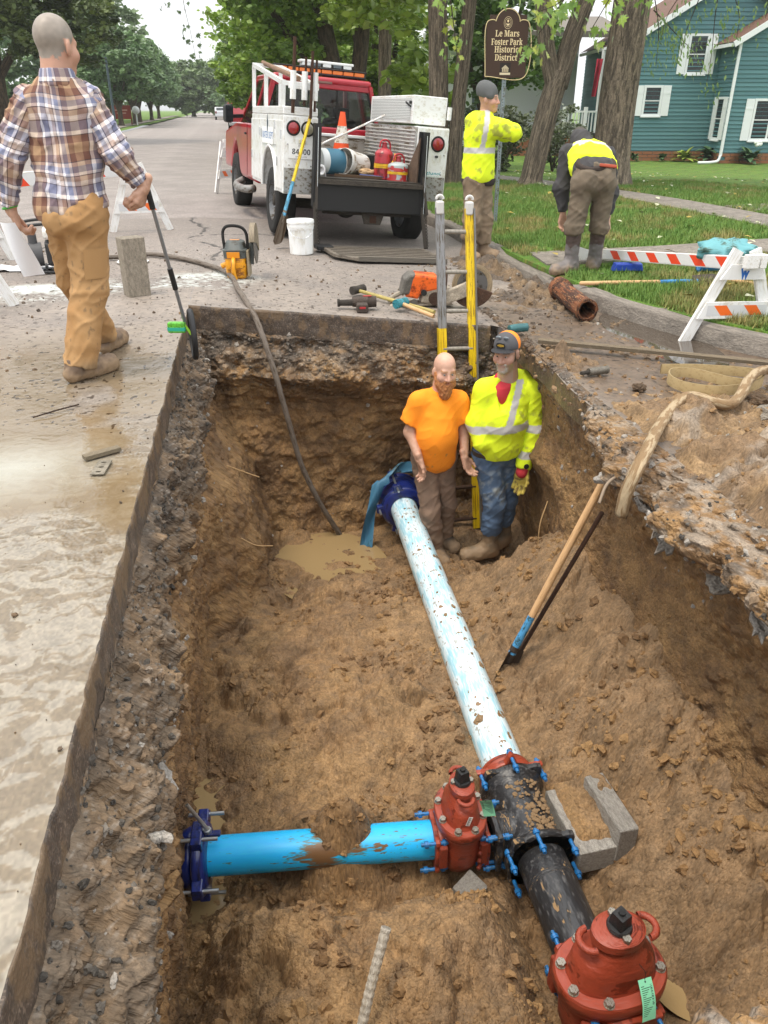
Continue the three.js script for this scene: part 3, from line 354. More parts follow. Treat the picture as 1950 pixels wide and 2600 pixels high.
const G_leaf = (() => { const g = new THREE.BufferGeometry(); const P = [[0, 0, -1], [0.62, 0.12, -0.2], [0.3, 0.05, 0.9], [-0.35, 0.1, 0.75], [-0.6, 0.08, -0.25]]; const pos = []; for (let i = 1; i < 4; i++) pos.push(...P[0], ...P[i], ...P[i + 1]); g.setAttribute('position', new THREE.Float32BufferAttribute(pos, 3)); g.computeVertexNormals(); return g; })();
const M_leaf = phys(lin(1, 1, 1), 0.62, { side: THREE.DoubleSide, transmission: 0.45, thickness: 0 });
function crown(parent, lobes, n, size, cols, seed, name = 'crown') { // lobes [x, y, z, rx, ry, rz]: leaves gather in clumps along the skin and inside of each lobe
  const r = rng(seed), o = new THREE.InstancedMesh(G_leaf, M_leaf, n), m = new THREE.Matrix4(), q = new THREE.Quaternion(), c = new THREE.Color(), clumps = [], wsum = lobes.reduce((s, l) => s + l[3] * l[4], 0);
  for (const l of lobes) { const k = Math.max(6, Math.round(150 * l[3] * l[4] / wsum * (n / 9000))); for (let i = 0; i < k; i++) { const a = r() * 6.28, u = r() * 2 - 1, s = Math.sqrt(1 - u * u), d = 0.35 + 0.68 * Math.sqrt(r()); clumps.push([l[0] + Math.cos(a) * s * l[3] * d, l[1] + u * l[4] * d, l[2] + Math.sin(a) * s * l[5] * d, 0.16 * (l[3] + l[4]) * (0.5 + 0.9 * r()) * (8 / Math.sqrt(k + 25)), r()]); } }
  const gs = () => (r() + r() + r() - 1.5) * 0.82;
  for (let i = 0; i < n; i++) { const k = clumps[Math.floor(r() * clumps.length)], s = size * (0.6 + 0.8 * r()); q.setFromEuler(new THREE.Euler((r() - 0.5) * 2.0, r() * 6.28, (r() - 0.5) * 2.0)); m.compose(V(k[0] + gs() * k[3], k[1] + gs() * k[3] * 0.55 - 0.1 * k[3], k[2] + gs() * k[3]), q, V(s, s, s)); o.setMatrixAt(i, m); const t = clamp(k[4] * 0.8 + r() * 0.35), A = cols[0], B = cols[1], j = 0.75 + 0.5 * r(); o.setColorAt(i, c.setRGB(lerp(A[0], B[0], t) * j, lerp(A[1], B[1], t) * j, lerp(A[2], B[2], t) * j)); }
  o.name = name; o.userData.kind = 'stuff'; o.castShadow = o.receiveShadow = true; parent.add(o); return o;
}
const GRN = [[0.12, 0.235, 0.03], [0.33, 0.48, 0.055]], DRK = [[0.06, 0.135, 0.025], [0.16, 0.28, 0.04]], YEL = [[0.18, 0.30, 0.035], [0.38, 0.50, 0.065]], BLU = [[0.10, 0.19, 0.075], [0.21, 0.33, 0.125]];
function tree(label, x, z, y, stems, lobes, n, size, cols, seed, mat = M_barkD, group) { // stems: [points, r0, r1]
  const t = thing('tree', label, 'tree', [x, y, z], 0, group);
  stems.forEach(([p, r0, r1], i) => mesh(i ? 'limb' : 'trunk', sweep(p, s => lerp(r0, r1, s) * (1 + (i ? 0 : 0.45 * Math.max(0, 1 - s * 9) ** 2)), 36, 18, 1, ridge), mat, t));
  if (lobes) crown(t, lobes, n, size, cols, seed); return t;
}
// thick tree in front of the house
tree('thick grey-brown trunk with deeply ridged bark in front of the teal house', 7.85, -16.3, lawnY(7.8, -16.3) - 0.1, [[[[0, 0, 0], [0.02, 0.8, -0.02], [0.04, 2.2, -0.05], [0.12, 4.0, -0.1], [0.25, 6.5, -0.1]], 0.38, 0.31], [[[0.35, 5.4, -0.1], [1.6, 7, 0.3], [3.4, 8, 0.6]], 0.2, 0.07], [[[0.35, 5.6, -0.1], [-1, 7.2, 0.6], [-2.5, 8.2, 1.5]], 0.2, 0.07]], [[0.5, 8.6, 0, 4.5, 2.2, 4]], 9000, 0.14, GRN, 41, M_bark);
// forked tree
tree('forked maple trunk standing between the sign and the thick tree', 6.3, -16.6, lawnY(6.2, -16.6) - 0.05, [[[[-0.05, 0, 0], [0.05, 0.6, 0], [0.22, 1.4, -0.05], [0.42, 2.1, -0.1]], 0.225, 0.215], [[[0.36, 1.75, -0.08], [0.15, 2.4, -0.1], [-0.02, 3.1, -0.1], [-0.1, 4.2, -0.1], [-0.3, 6, 0]], 0.17, 0.1], [[[0.4, 1.85, -0.1], [0.62, 2.7, -0.1], [0.9, 3.5, -0.1], [1.3, 4.6, 0], [1.8, 6, 0.2]], 0.2, 0.11]], [[0, 6.6, 0, 3, 1.5, 3]], 6000, 0.14, GRN, 42, M_bark);
// trunks behind the truck
tree('pair of rough leaning trunks behind the man in the grey knit cap', 4.75, -18.4, lawnY(4.9, -18.4) - 0.3, [[[[0, 0, 0], [-0.05, 1.6, 0], [-0.12, 3.2, 0], [-0.25, 6, 0]], 0.23, 0.17], [[[0.3, 0, 0.1], [0.33, 1.5, 0.1], [0.45, 3, 0.1], [0.75, 6, 0]], 0.17, 0.12]], [[-0.5, 7.2, 0, 3.6, 2.2, 3], [-1.4, 4.3, -1.5, 1.6, 0.9, 1.4], [0.2, 2.1, -2.6, 0.9, 1.0, 0.9]], 10000, 0.12, YEL, 43, M_bark);
// ---------- water main in the pit ----------
const mudOn = (base, mud, th, sc, seed, w = 512, h = 512) => dataTex(w, h, (i, j) => { const a = vfbm(i / w * sc + seed, j / h * sc, 5, sc), f = vfbm(i / w * sc * 6 + 3, j / h * sc * 6, 3, sc * 6), k = sst(th, th + 0.04, a * 0.7 + f * 0.3), s = 0.93 + 0.14 * f; return [lerp(base[0], mud[0], k) * s, lerp(base[1], mud[1], k) * s, lerp(base[2], mud[2], k) * s]; }, true);
const MUDC = [0.52, 0.40, 0.27];
// main pipe: pvc, sky blue where it is fresh, chalked white along the back, mud flecks
const T_main = dataTex(512, 1024, (i, j) => {
  const a = i / 512, n = vfbm(i / 32, j / 64, 5, 16), f = vfbm(i / 8, j / 10, 3, 64), sc = vfbm(i / 5, j / 40, 3, 102 * 0 + 128);
  const chalk = sst(0.34, 0.56, n * 0.55 + sc * 0.45); let c = [lerp(0.64, 0.84, chalk), lerp(0.84, 0.91, chalk), lerp(0.91, 0.94, chalk)];
  const bl = 0.94 + 0.12 * sc; c = c.map(v => v * bl); const m = sst(0.66, 0.72, n * 0.62 + f * 0.42); c = mixc(c, [0.55, 0.53, 0.49], m * 0.7); const m2 = sst(0.70, 0.72, vfbm(i / 40 + 9, j / 36 + 4, 4, 13 * 0 + 16)) ; return mixc(c, MUDC, m2);
}, true);
T_main.repeat.set(1, 0.5);
const M_main = phys(lin(1, 1, 1), 0.28, { clearcoat: 0.5, clearcoatRoughness: 0.25, map: T_main, bumpMap: T_blot, bumpScale: 0.001 });
const M_navy = phys(hex('#16286e'), 0.32, { clearcoat: 0.4, map: T_grime, bumpMap: T_fine, bumpScale: 0.002 });
const M_zinc = std(hex('#b4b8ba'), 0.35, { metalness: 0.85 });
const T_redm = mudOn([0.86, 0.86, 0.86], [0.60, 0.52, 0.42], 0.60, 8, 3, 256, 256);
const M_red = phys(hex('#b04a30'), 0.48, { map: T_redm, clearcoat: 0.12, clearcoatRoughness: 0.35, bumpMap: T_fine, bumpScale: 0.003 });
const T_blkm = dataTex(512, 512, (i, j) => { const a = vfbm(i / 42, j / 42, 5, 12 * 0 + 8), f = vfbm(i / 9, j / 9, 3, 64); const k = sst(0.63, 0.69, a * 0.6 + f * 0.4), s = sst(0.5, 0.8, f) * 0.16; return mixc([0.16 + s, 0.16 + s, 0.165 + s], [0.56, 0.45, 0.31], k); }, true);
const T_blkr = dataTex(512, 512, (i, j) => { const a = vfbm(i / 42, j / 42, 5, 8), f = vfbm(i / 9, j / 9, 3, 64); return lerp(0.28 + 0.25 * f, 0.9, sst(0.57, 0.63, a * 0.6 + f * 0.4)); }, false);
const M_blk = phys(lin(1, 1, 1), 1, { map: T_blkm, roughnessMap: T_blkr, bumpMap: T_fine, bumpScale: 0.004 });
const M_iron = std(hex('#2b2b2c'), 0.45, { metalness: 0.3, bumpMap: T_fine, bumpScale: 0.002 });
const M_boltb = phys(hex('#1f6fb0'), 0.38, { clearcoat: 0.3, map: T_grime });
const M_steelbolt = std(hex('#9b968c'), 0.4, { metalness: 0.7, map: T_grime });
const hexg = (r, h) => new THREE.CylinderGeometry(r, r, h, 6);
const P0 = [1.265, -1.64, -5.98], P1 = [1.175, -1.70, -2.60];
function boltAt(parent, p, dir, L = 0.13, m = M_boltb, name = 'bolt') { // stud with two nuts, centred at p
  const g = [new THREE.CylinderGeometry(0.0095, 0.0095, L, 10), hexg(0.0175, 0.018).translate(0, L * 0.30, 0), hexg(0.0175, 0.016).translate(0, -L * 0.34, 0)], o = mesh(name, g, m, parent); o.position.set(...p); o.quaternion.setFromUnitVectors(V(0, 1, 0), V(...dir).normalize()); return o;
}
{ // main pipe
  const t = thing('water_pipe', 'long pale blue plastic water pipe, chalky white along its back, running down the pit', 'pipe', P1);
  const d = V(P0[0] - P1[0], P0[1] - P1[1], P0[2] - P1[2]), L = d.length(); const g = new THREE.CylinderGeometry(0.114, 0.114, L, 56, 40, false); g.rotateY(-Math.PI * 0.6);
  const uv = g.attributes.uv; for (let i = 0; i < uv.count; i++) uv.setY(i, uv.getY(i) * 4); g.translate(0, L / 2, 0);
  const o = mesh('pipe_wall', g, M_main, t); o.quaternion.setFromUnitVectors(V(0, 1, 0), d.normalize());
  // clods stuck on the back of the pipe
  const r = rng(8), gs = []; for (let i = 0; i < 34; i++) { const s = r(), a = (r() - 0.5) * 1.5, q = new THREE.IcosahedronGeometry(1, 1), pp = q.attributes.position; for (let k = 0; k < pp.count; k++) { const n = 0.7 + 0.5 * N3(pp.getX(k) * 2 + i, pp.getY(k) * 2, pp.getZ(k) * 2); pp.setXYZ(k, pp.getX(k) * n, pp.getY(k) * n, pp.getZ(k) * n); } q.computeVertexNormals(); const w = 0.006 + 0.026 * r() ** 3; q.scale(w * 1.2, 0.005 + w * 0.25, w * 1.5); q.rotateZ(-a); const b = lerp(0.04, 0.97, s); q.translate(d.x * L * b + Math.sin(a) * 0.114, d.y * L * b + Math.cos(a) * 0.114, d.z * L * b); gs.push(q); }
  const c = mesh('mud_flecks', gs, std(lin(0.40, 0.27, 0.15), 0.95, { map: T_soil }), t); c.userData.kind = 'stuff';
}
// blue restraint couplings with long bolts
function coupling(label, p, dir, r, seed) {
  const t = thing('pipe_coupling', label, 'coupling', p, 0, 'dark blue pipe couplings'); t.quaternion.setFromUnitVectors(V(0, 0, 1), V(...dir).normalize());
  mesh('sleeve', [lathe([[r + 0.002, -0.13], [r + 0.045, -0.13], [r + 0.05, -0.1], [r + 0.035, -0.06], [r + 0.035, 0.02], [r + 0.05, 0.05], [r + 0.05, 0.075], [r + 0.002, 0.08]], 48).rotateX(Math.PI / 2)], M_navy, t);
  for (const z of [-0.155, 0.105]) mesh('end_ring', [lathe([[r + 0.002, -0.026], [r + 0.07, -0.03], [r + 0.078, -0.018], [r + 0.078, 0.01], [r + 0.055, 0.03], [r + 0.002, 0.034]], 48).rotateX(Math.PI / 2).translate(0, 0, z)], M_navy, t);
  for (let i = 0; i < 5; i++) { const a = Math.PI / 2 + i / 5 * Math.PI * 2 + 0.3, c = Math.cos(a), s = Math.sin(a), R1 = r + 0.075;
    for (const z of [-0.155, 0.105]) mesh('ear', [ext([[-0.042, 0], [0.042, 0], [0.03, 0.055], [-0.03, 0.055]], 0.05, 0.006).rotateZ(a - Math.PI / 2).translate(c * (R1 - 0.012), s * (R1 - 0.012), z)], M_navy, t);
    boltAt(t, [c * (R1 + 0.022), s * (R1 + 0.022), -0.02], [0, 0, 1], 0.44, M_zinc); }
  return t;
}
coupling('dark blue bolted coupling on the main pipe beside the man in orange', [P0[0], P0[1], P0[2] + 0.12], [-0.027, -0.017, 1], 0.118);
const BR0 = [-0.62, -1.72, -2.595], BR1 = [0.70, -1.70, -2.45];
const cpl2 = coupling('dark blue bolted coupling on the bright blue side pipe, against the pit wall', [-0.49, -1.718, -2.58], [1, 0.015, 0.11], 0.092);
mesh('paper_label', [patch(8, 1, (u, v) => { const a = lerp(1.2, 2.3, u); return [Math.cos(a) * 0.1285, Math.sin(a) * 0.1285, lerp(-0.05, 0.012, v)]; })], std('#e6e6e4', 0.7, { side: THREE.DoubleSide, map: canvasTex(128, 64, (c, w, h) => { c.fillStyle = '#f2f2f0'; c.fillRect(0, 0, w, h); c.fillStyle = '#333'; for (let i = 0; i < 9; i++) c.fillRect(8 + (i % 2) * 4, 8 + i * 6, 40 + (i * 37) % 60, 2); }) }), cpl2);
{ // hanging tie bolt of the side coupling
  const t = cpl2; mesh('clamp_lug', [rbox(0.075, 0.06, 0.05, 0.012, 0, 0.175, 0.1), rbox(0.03, 0.02, 0.09, 0.006, 0, 0.15, 0.16)], M_navy, t); mesh('tie_bolt', [rod([0, 0.13, 0.17], [0.015, 0.33, 0.07], 0.009), hexg(0.02, 0.016).translate(0.003, 0.17, 0.145)], M_zinc, t);
}
{ // side pipe, bright blue, caked with mud in the middle
  const T = dataTex(1024, 512, (i, j) => { const u = i / 1024, v = j / 512, n = vfbm(i / 60, j / 60, 5, 16), f = vfbm(i / 12, j / 12, 3, 85 * 0 + 128); let c = [0.09 + 0.05 * n, 0.66 + 0.06 * f, 0.90 + 0.05 * n]; const mid = 1 - Math.abs(v - 0.62) / 0.36; const k = sst(0.50, 0.60, mid * 0.42 + n * 0.38 + f * 0.24 - 0.08), s = sst(0.66, 0.70, n * 0.5 + f * 0.55); return mixc(c, [0.43, 0.31, 0.20], clamp(k + s * 0.8)); }, true);
  const g = new THREE.CylinderGeometry(0.09, 0.09, 1, 48, 1), d = V(BR1[0] - BR0[0], BR1[1] - BR0[1], BR1[2] - BR0[2]), L = d.length(); g.scale(1, L, 1); g.translate(0, L / 2, 0);
  const t = thing('water_pipe', 'short bright blue plastic side pipe caked with mud at its middle', 'pipe', BR0); const o = mesh('pipe_wall', g, phys(lin(1, 1, 1), 0.42, { map: T, bumpMap: T_blot, bumpScale: 0.0008 }), t); o.quaternion.setFromUnitVectors(V(0, 1, 0), d.normalize());
  const lt = canvasTex(512, 64, (c, w, h) => { c.clearRect(0, 0, w, h); c.fillStyle = '#0b2f63'; c.font = 'bold 34px sans-serif'; c.fillText('C900 6 IN (150 mm) DR18 PC235', 6, 42); }); lt.wrapS = THREE.RepeatWrapping; lt.repeat.x = -1;
  const lp = mesh('pipe_lettering', [patch(20, 4, (u, v) => { const a = R(lerp(14, 2, v)), x = lerp(0.02, 0.62, u); return [x, Math.sin(a) * -0.0912 - 0.012, Math.cos(a) * 0.0912]; }, null, (p, u, v) => [u, v])], std('#ffffff', 0.5, { map: lt, alphaMap: null, transparent: true, alphaTest: 0.3 }), t); lp.rotation.y = -0.11; lp.position.set(0.1, 0.0, 0.0);
}
// mechanical-joint gland: plate with lobes, bolts through
const lobed = (r, R0, n, hole, ph = 0) => { const p = []; const N = n * 14; for (let i = 0; i < N; i++) { const a = i / N * Math.PI * 2, k = Math.max(0, Math.cos((a - ph) * n)) ** 3; const q = lerp(R0, r, k); p.push([Math.cos(a) * q, Math.sin(a) * q]); } return [p, [Array.from({ length: 32 }, (_, i) => [Math.cos(-i / 32 * Math.PI * 2) * hole, Math.sin(-i / 32 * Math.PI * 2) * hole])]]; };
{ // black tee with its gland and bolts
  const t = thing('pipe_tee', 'black iron pipe tee bolted between the pale pipe and the red valves', 'pipe fitting', [1.175, -1.70, -2.42]);
  mesh('run', [lathe([[0.11, -0.27], [0.165, -0.27], [0.165, -0.235], [0.135, -0.20], [0.125, -0.12], [0.132, 0], [0.125, 0.1], [0.135, 0.13], [0.172, 0.145], [0.172, 0.18], [0.11, 0.18]], 44).rotateX(Math.PI / 2)], M_blk, t);
  mesh('branch_neck', [lathe([[0.115, 0.0], [0.105, 0.1], [0.1, 0.15], [0.12, 0.175], [0.12, 0.18]], 36).rotateZ(Math.PI / 2)], M_blk, t);
  const [sq, hq] = lobed(0.205, 0.165, 4, 0.1, Math.PI / 4);
  mesh('flange', [ext(sq, 0.028, 0.005, hq).rotateZ(0).translate(0, 0, -0.255)], M_blk, t);
  mesh('flange', [ext(sq, 0.03, 0.005, hq).translate(0, 0, 0.165)], M_blk, t);
  const [s2, h2] = lobed(0.165, 0.13, 4, 0.07, Math.PI / 4); mesh('flange', [ext(s2, 0.026, 0.005, h2).rotateY(Math.PI / 2).translate(-0.185, 0, 0)], M_blk, t);
  const [s3, h3] = lobed(0.205, 0.150, 6, 0.115, Math.PI / 6); mesh('gland', [ext(s3, 0.036, 0.008, h3).translate(0, 0, -0.305), lathe([[0.115, 0], [0.15, 0], [0.135, 0.05], [0.115, 0.055]], 40).rotateX(-Math.PI / 2).translate(0, 0, -0.32)], M_red, t).userData.label = 'red bolted gland ring';
  for (let i = 0; i < 6; i++) { const a = Math.PI / 6 + i / 6 * Math.PI * 2; boltAt(t, [Math.cos(a) * 0.182, Math.sin(a) * 0.182, -0.27], [0, 0, 1], 0.15); }
  for (let i = 0; i < 6; i++) { const a = Math.PI / 6 + i / 6 * Math.PI * 2 + 0.2; boltAt(t, [Math.cos(a) * 0.170, Math.sin(a) * 0.170, 0.20], [0, 0, 1], 0.13); }
  for (let i = 0; i < 4; i++) { const a = Math.PI / 4 + i * Math.PI / 2; boltAt(t, [-0.19, Math.sin(a) * 0.142, Math.cos(a) * 0.142], [1, 0, 0], 0.13); }
  // dirt lying on the tee
  const r = rng(19), gs = []; for (let i = 0; i < 220; i++) { const q = new THREE.IcosahedronGeometry(1, 1), w = 0.003 + 0.012 * r() ** 2.5, a = (r() - 0.45) * 1.1, z = lerp(-0.2, 0.14, r() ** 0.7); q.rotateX(r() * 6); q.scale(w, w * 0.45, w); q.translate(Math.sin(a) * 0.137 + 0.02, Math.cos(a) * 0.134, z); gs.push(q); } mesh('dirt_crumbs', gs, std(lin(0.34, 0.225, 0.12), 0.95, { map: T_soil }), t).userData.kind = 'stuff';
}
{ // black spool between tee and near valve
  const t = thing('pipe_spool', 'black coated iron pipe spool between the tee and the near red valve', 'pipe', [1.175, -1.70, -2.24]); mesh('pipe_wall', [lathe([[0.09, 0], [0.115, 0], [0.115, 0.12], [0.118, 0.135], [0.115, 0.15], [0.115, 0.49], [0.09, 0.49]], 48).rotateX(Math.PI / 2)], M_blk, t);
}
// gate valve; k scales, pipe along local z
function gateValve(label, p, turn, k, lift, tagTurn) {
  const t = thing('gate_valve', label, 'valve', p, turn, 'red gate valves');
  const br = 0.135 * k, L = 0.15 * k;
  mesh('body', [loft([[-0.20 * k, 0.05 * k, 0.06 * k, 2.4], [-0.18 * k, 0.10 * k, 0.085 * k, 2.4], [-0.08 * k, 0.155 * k, 0.11 * k, 2.6], [0.03 * k, 0.165 * k, 0.112 * k, 2.6], [0.10 * k, 0.165 * k, 0.11 * k, 2.6], [lift - 0.03 * k, 0.175 * k, 0.115 * k, 2.6]], 40), lathe([[0.10 * k, -L], [br, -L], [0.12 * k, -L * 0.5], [0.12 * k, L * 0.5], [br, L], [0.10 * k, L]], 40).rotateX(Math.PI / 2)], M_red, t);
  for (const y of [-0.07, -0.01, 0.055]) mesh('rib', [sweep(Array.from({ length: 13 }, (_, i) => { const a = lerp(-1.35, 1.35, i / 12); return [Math.sin(a) * 0.165 * k, (y + 0.02 * Math.cos(a * 2.4)) * k, Math.cos(a) * 0.05 * k + 0.075 * k]; }), 0.013 * k, 30, 8)], M_red, t);
  const [sq, hq] = lobed(0.178 * k, 0.138 * k, 4, 0.09 * k, Math.PI / 4);
  for (const s of [-1, 1]) { mesh('end_flange', [ext(sq, 0.028 * k, 0.006 * k, hq).translate(0, 0, s * L)], M_red, t); for (const q of [-1, 1]) mesh('flange_lug', [rbox(0.035 * k, 0.17 * k, 0.05 * k, 0.008, q * 0.135 * k, 0.02 * k, s * (L - 0.03 * k))], M_red, t); for (let i = 0; i < 4; i++) { const a = Math.PI / 4 + i * Math.PI / 2; boltAt(t, [Math.cos(a) * 0.155 * k, Math.sin(a) * 0.155 * k, s * (L + 0.015)], [0, 0, s], 0.13); } }
  // bonnet with its bolted oval flange
  const A = 0.205 * k, B = 0.15 * k, bon = mesh('bonnet', [loft([[lift - 0.03 * k, A * 0.97, B * 0.97, 2.2], [lift - 0.022 * k, A, B, 2.2], [lift + 0.018 * k, A, B, 2.2], [lift + 0.028 * k, A * 0.965, B * 0.965, 2.2], [lift + 0.03 * k, A * 0.80, B * 0.72, 2.3], [lift + 0.045 * k, A * 0.765, B * 0.69, 2.4], [lift + 0.10 * k, A * 0.72, B * 0.63, 2.5], [lift + 0.135 * k, A * 0.62, B * 0.57, 2.4], [lift + 0.165 * k, A * 0.45, B * 0.5, 2.2], [lift + 0.19 * k, 0.075 * k, 0.07 * k, 2], [lift + 0.205 * k, 0.068 * k, 0.066 * k, 2]], 56), loft([[lift - 0.052 * k, A * 0.95, B * 0.95, 2.2], [lift - 0.034 * k, A * 0.965, B * 0.965, 2.2]], 56)], M_red, t);
  for (let i = 0; i < 8; i++) { const a = (i + 0.5) / 8 * Math.PI * 2; const b = mesh('bolt', [hexg(0.0175 * k ** 0.5, 0.018).translate(0, 0.009, 0), cyl(0.02 * k ** 0.5, 0.02 * k ** 0.5, 0.004, 0, 0, 0)], M_steelbolt, bon); b.position.set(Math.cos(a) * A * 0.885, lift + 0.03 * k, Math.sin(a) * B * 0.86); }
  const y1 = lift + 0.205 * k; mesh('gland_plate', [loft([[y1, 0.085 * k, 0.072 * k, 2], [y1 + 0.006, 0.098 * k, 0.075 * k, 2], [y1 + 0.035 * k, 0.096 * k, 0.072 * k, 2], [y1 + 0.045 * k, 0.07 * k, 0.06 * k, 2]], 32)], M_red, t);
  for (const s of [-1, 1]) { mesh('lifting_lug', [tor(0.042 * k, 0.013 * k, s * 0.10 * k, y1 + 0.012 * k, 0, Math.PI / 2, 0, s > 0 ? -Math.PI / 2 : Math.PI / 2, Math.PI, 16)], M_red, t); const b = mesh('bolt', [hexg(0.016 * k ** 0.5, 0.02)], M_steelbolt, t); b.position.set(0.0, y1 + 0.05 * k, s * 0.05 * k); }
  mesh('nut_flange', [cyl(0.042 * k ** 0.5, 0.046 * k ** 0.5, 0.012, 0, y1 + 0.058 * k, 0)], M_iron, t);
  mesh('operating_nut', [(() => { const g = new THREE.CylinderGeometry(0.034 * k ** 0.5, 0.04 * k ** 0.5, 0.055, 4); g.rotateY(Math.PI / 4 + 0.35); return g.translate(0, y1 + 0.058 * k + 0.033, 0); })(), hexg(0.013, 0.012).translate(0, y1 + 0.058 * k + 0.066, 0)], M_iron, t);
  // paper tag on a wire
  const tt = canvasTex(128, 256, (c, w, h) => { c.fillStyle = '#8fe0b8'; c.fillRect(0, 0, w, h); c.fillStyle = '#1f4a3a'; for (let i = 0; i < 16; i++) c.fillRect(14, 40 + i * 12, 30 + (i * 53) % 66, 4); c.fillStyle = '#16302a'; for (let i = 0; i < 14; i++) c.fillRect(98, 40 + i * 9, 18, (i * 7) % 5 + 2); c.beginPath(); c.arc(64, 18, 7, 0, 7); c.fill(); });
  const tg = new THREE.Group(); tg.name = 'paper_tag'; t.add(tg); mesh('tag_card', [patch(2, 8, (u, v) => [(u - 0.5) * 0.062 * k ** 0.5, -v * 0.135 * k ** 0.5, 0.012 * Math.sin(v * 3)], null, (p, u, v) => [u, 1 - v])], std('#ffffff', 0.6, { map: tt, side: THREE.DoubleSide }), tg); mesh('tag_wire', [sweep([[0, -0.005, 0], [0.004, 0.02, 0.004], [-0.01, 0.05, -0.01]], 0.0012, 10, 5)], M_iron, tg);
  tg.position.set(...tagTurn[0]); tg.rotation.set(...tagTurn[1]);
  return [t, bon];
}
const [v2] = gateValve('large red iron gate valve at the end of the black pipe', [1.185, -1.71, -1.60], 0.06, 1.08, 0.185, [[0.06, 0.305, 0.118], [-0.62, 0.25, -0.1]]);
const [v1, v1bon] = gateValve('small red iron gate valve between black tee and blue side pipe', [0.825, -1.70, -2.435], Math.PI / 2 - 0.05, 0.80, 0.175, [[-0.085, 0.335, 0.09], [-0.45, 1.3, 0.2]]);
mesh('paper_label', [box(0.018, 0.055, 0.002, 0, 0, 0)], std('#eef0ee', 0.6, { map: canvasTex(32, 96, (c, w, h) => { c.fillStyle = '#f4f4f2'; c.fillRect(0, 0, w, h); c.fillStyle = '#222'; for (let i = 0; i < 20; i++) c.fillRect(4, 4 + i * 4.4, 10 + (i * 11) % 14, 1.6 + i % 2); }) }), v1bon).position.set(-0.128, 0.26, 0.01);
v1bon.children[v1bon.children.length - 1].rotation.set(0, -Math.PI / 2 - 0.05, -0.25);
// concrete blocks beside the tee
const M_block = std(lin(0.62, 0.60, 0.56), 0.9, { map: T_soil, bumpMap: T_soilB, bumpScale: 0.008 });
function blockAt(label, w, h, d, x, y, z, ry, rx = 0, m = M_block) { const g = rbox(w, h, d, 0.008, 0, 0, 0), p = g.attributes.position; for (let i = 0; i < p.count; i++) { const n = 0.004 * N3(p.getX(i) * 30, p.getY(i) * 30, p.getZ(i) * 30); p.setXYZ(i, p.getX(i) + n, p.getY(i) + n, p.getZ(i) - n); } const o = mesh('concrete_block', g, m); o.position.set(x, y, z); o.rotation.set(rx, ry, 0); return tag(o, label, 'block', 'loose concrete blocks'); }
blockAt('grey concrete block standing proud with a broken pale top, right of the tee', 0.10, 0.2, 0.36, 1.585, -1.68, -2.41, 0.06);
blockAt('flat grey concrete block half buried with soil on top, against the tee', 0.2, 0.14, 0.40, 1.45, -1.755, -2.43, 0.05);
blockAt('small grey concrete lump under the small red valve', 0.13, 0.08, 0.11, 0.83, -1.83, -2.24, 0.6, 0.2);
{ // soil on the blocks
  const o = mesh('soil_heap', patch(40, 60, (u, v) => { const x = lerp(1.36, 1.66, u), z = lerp(-2.68, -2.235, v), e = sst(0, 0.16, u) * sst(1, 0.86, u) * sst(0, 0.1, v) * sst(1, 0.78, v); return [x, -1.715 + e * (0.05 + 0.085 * sst(1.5, 1.57, x) * sst(-2.35, -2.5, z)) + 0.012 * N3(x * 16, 1, z * 16) * e, z]; }, soilCol), M_soil); o.userData = { kind: 'stuff', label: 'brown soil lying on the concrete blocks', category: 'soil' };
}
{ // galvanised stake in the foreground
  const o = mesh('marker_stake', [sweep([[0.17, -1.68, -1.52], [0.26, -1.46, -1.66], [0.345, -1.29, -1.78]], s => 0.0195 * (1 + 0.05 * Math.sin(s * 110)), 140, 12)], std(hex('#d8cfc0'), 0.6, { map: T_dust, bumpMap: T_soilB, bumpScale: 0.01 })); tag(o, 'pale mud-crusted ribbed steel bar standing in the loose soil of the pit', 'bar');
}
{ // blue sheet hanging behind the far coupling
  const o = mesh('tarp_strip', patch(10, 30, (u, v) => { const c = prof([[1.42, -1.40], [1.25, -1.36], [1.06, -1.46], [0.98, -1.75], [0.93, -2.02]].map(p => p), v); return [c[0] + (u - 0.5) * 0.10 * (v > 0.4 ? 1 : 0.4), c[1] + 0.02 * Math.sin(u * 7 + v * 9) + (v > 0.4 ? 0 : (u - 0.5) * 0.08), -6.0 + 0.22 * v + 0.03 * Math.sin(v * 11 + u * 3)]; }), std(hex('#3c6f8c'), 0.55, { side: THREE.DoubleSide, map: T_grime, bumpMap: T_blot, bumpScale: 0.02 })); tag(o, 'dull blue plastic strip wrapped behind the dark blue coupling', 'tarp');
}
// ---------- service truck ----------
const M_white = phys(hex('#e4e6e5'), 0.38, { clearcoat: 0.3, map: T_dust }), M_truckred = phys(hex('#a50c24'), 0.30, { clearcoat: 0.6, clearcoatRoughness: 0.15, map: T_dust }), M_black = std(hex('#1a1a1b'), 0.55), M_rubber = std(hex('#1c1b1a'), 0.85, { map: T_grime, bumpMap: T_fine, bumpScale: 0.003 });
const M_rim = std(hex('#9fa2a6'), 0.42, { metalness: 0.6, map: T_grime }), M_glass = phys(lin(0.42, 0.47, 0.45), 0.03, { transmission: 1, thickness: 0, side: THREE.DoubleSide }), M_seat = std(hex('#2c2c30'), 0.9), M_chrome = std(hex('#c6c9cb'), 0.22, { metalness: 0.9 });
const M_rust = std(hex('#5b3d2c'), 0.9, { map: T_soil, bumpMap: T_soilB, bumpScale: 0.006 }), M_dirtsteel = std(hex('#4b443c'), 0.75, { map: T_soil, bumpMap: T_soilB, bumpScale: 0.006 });
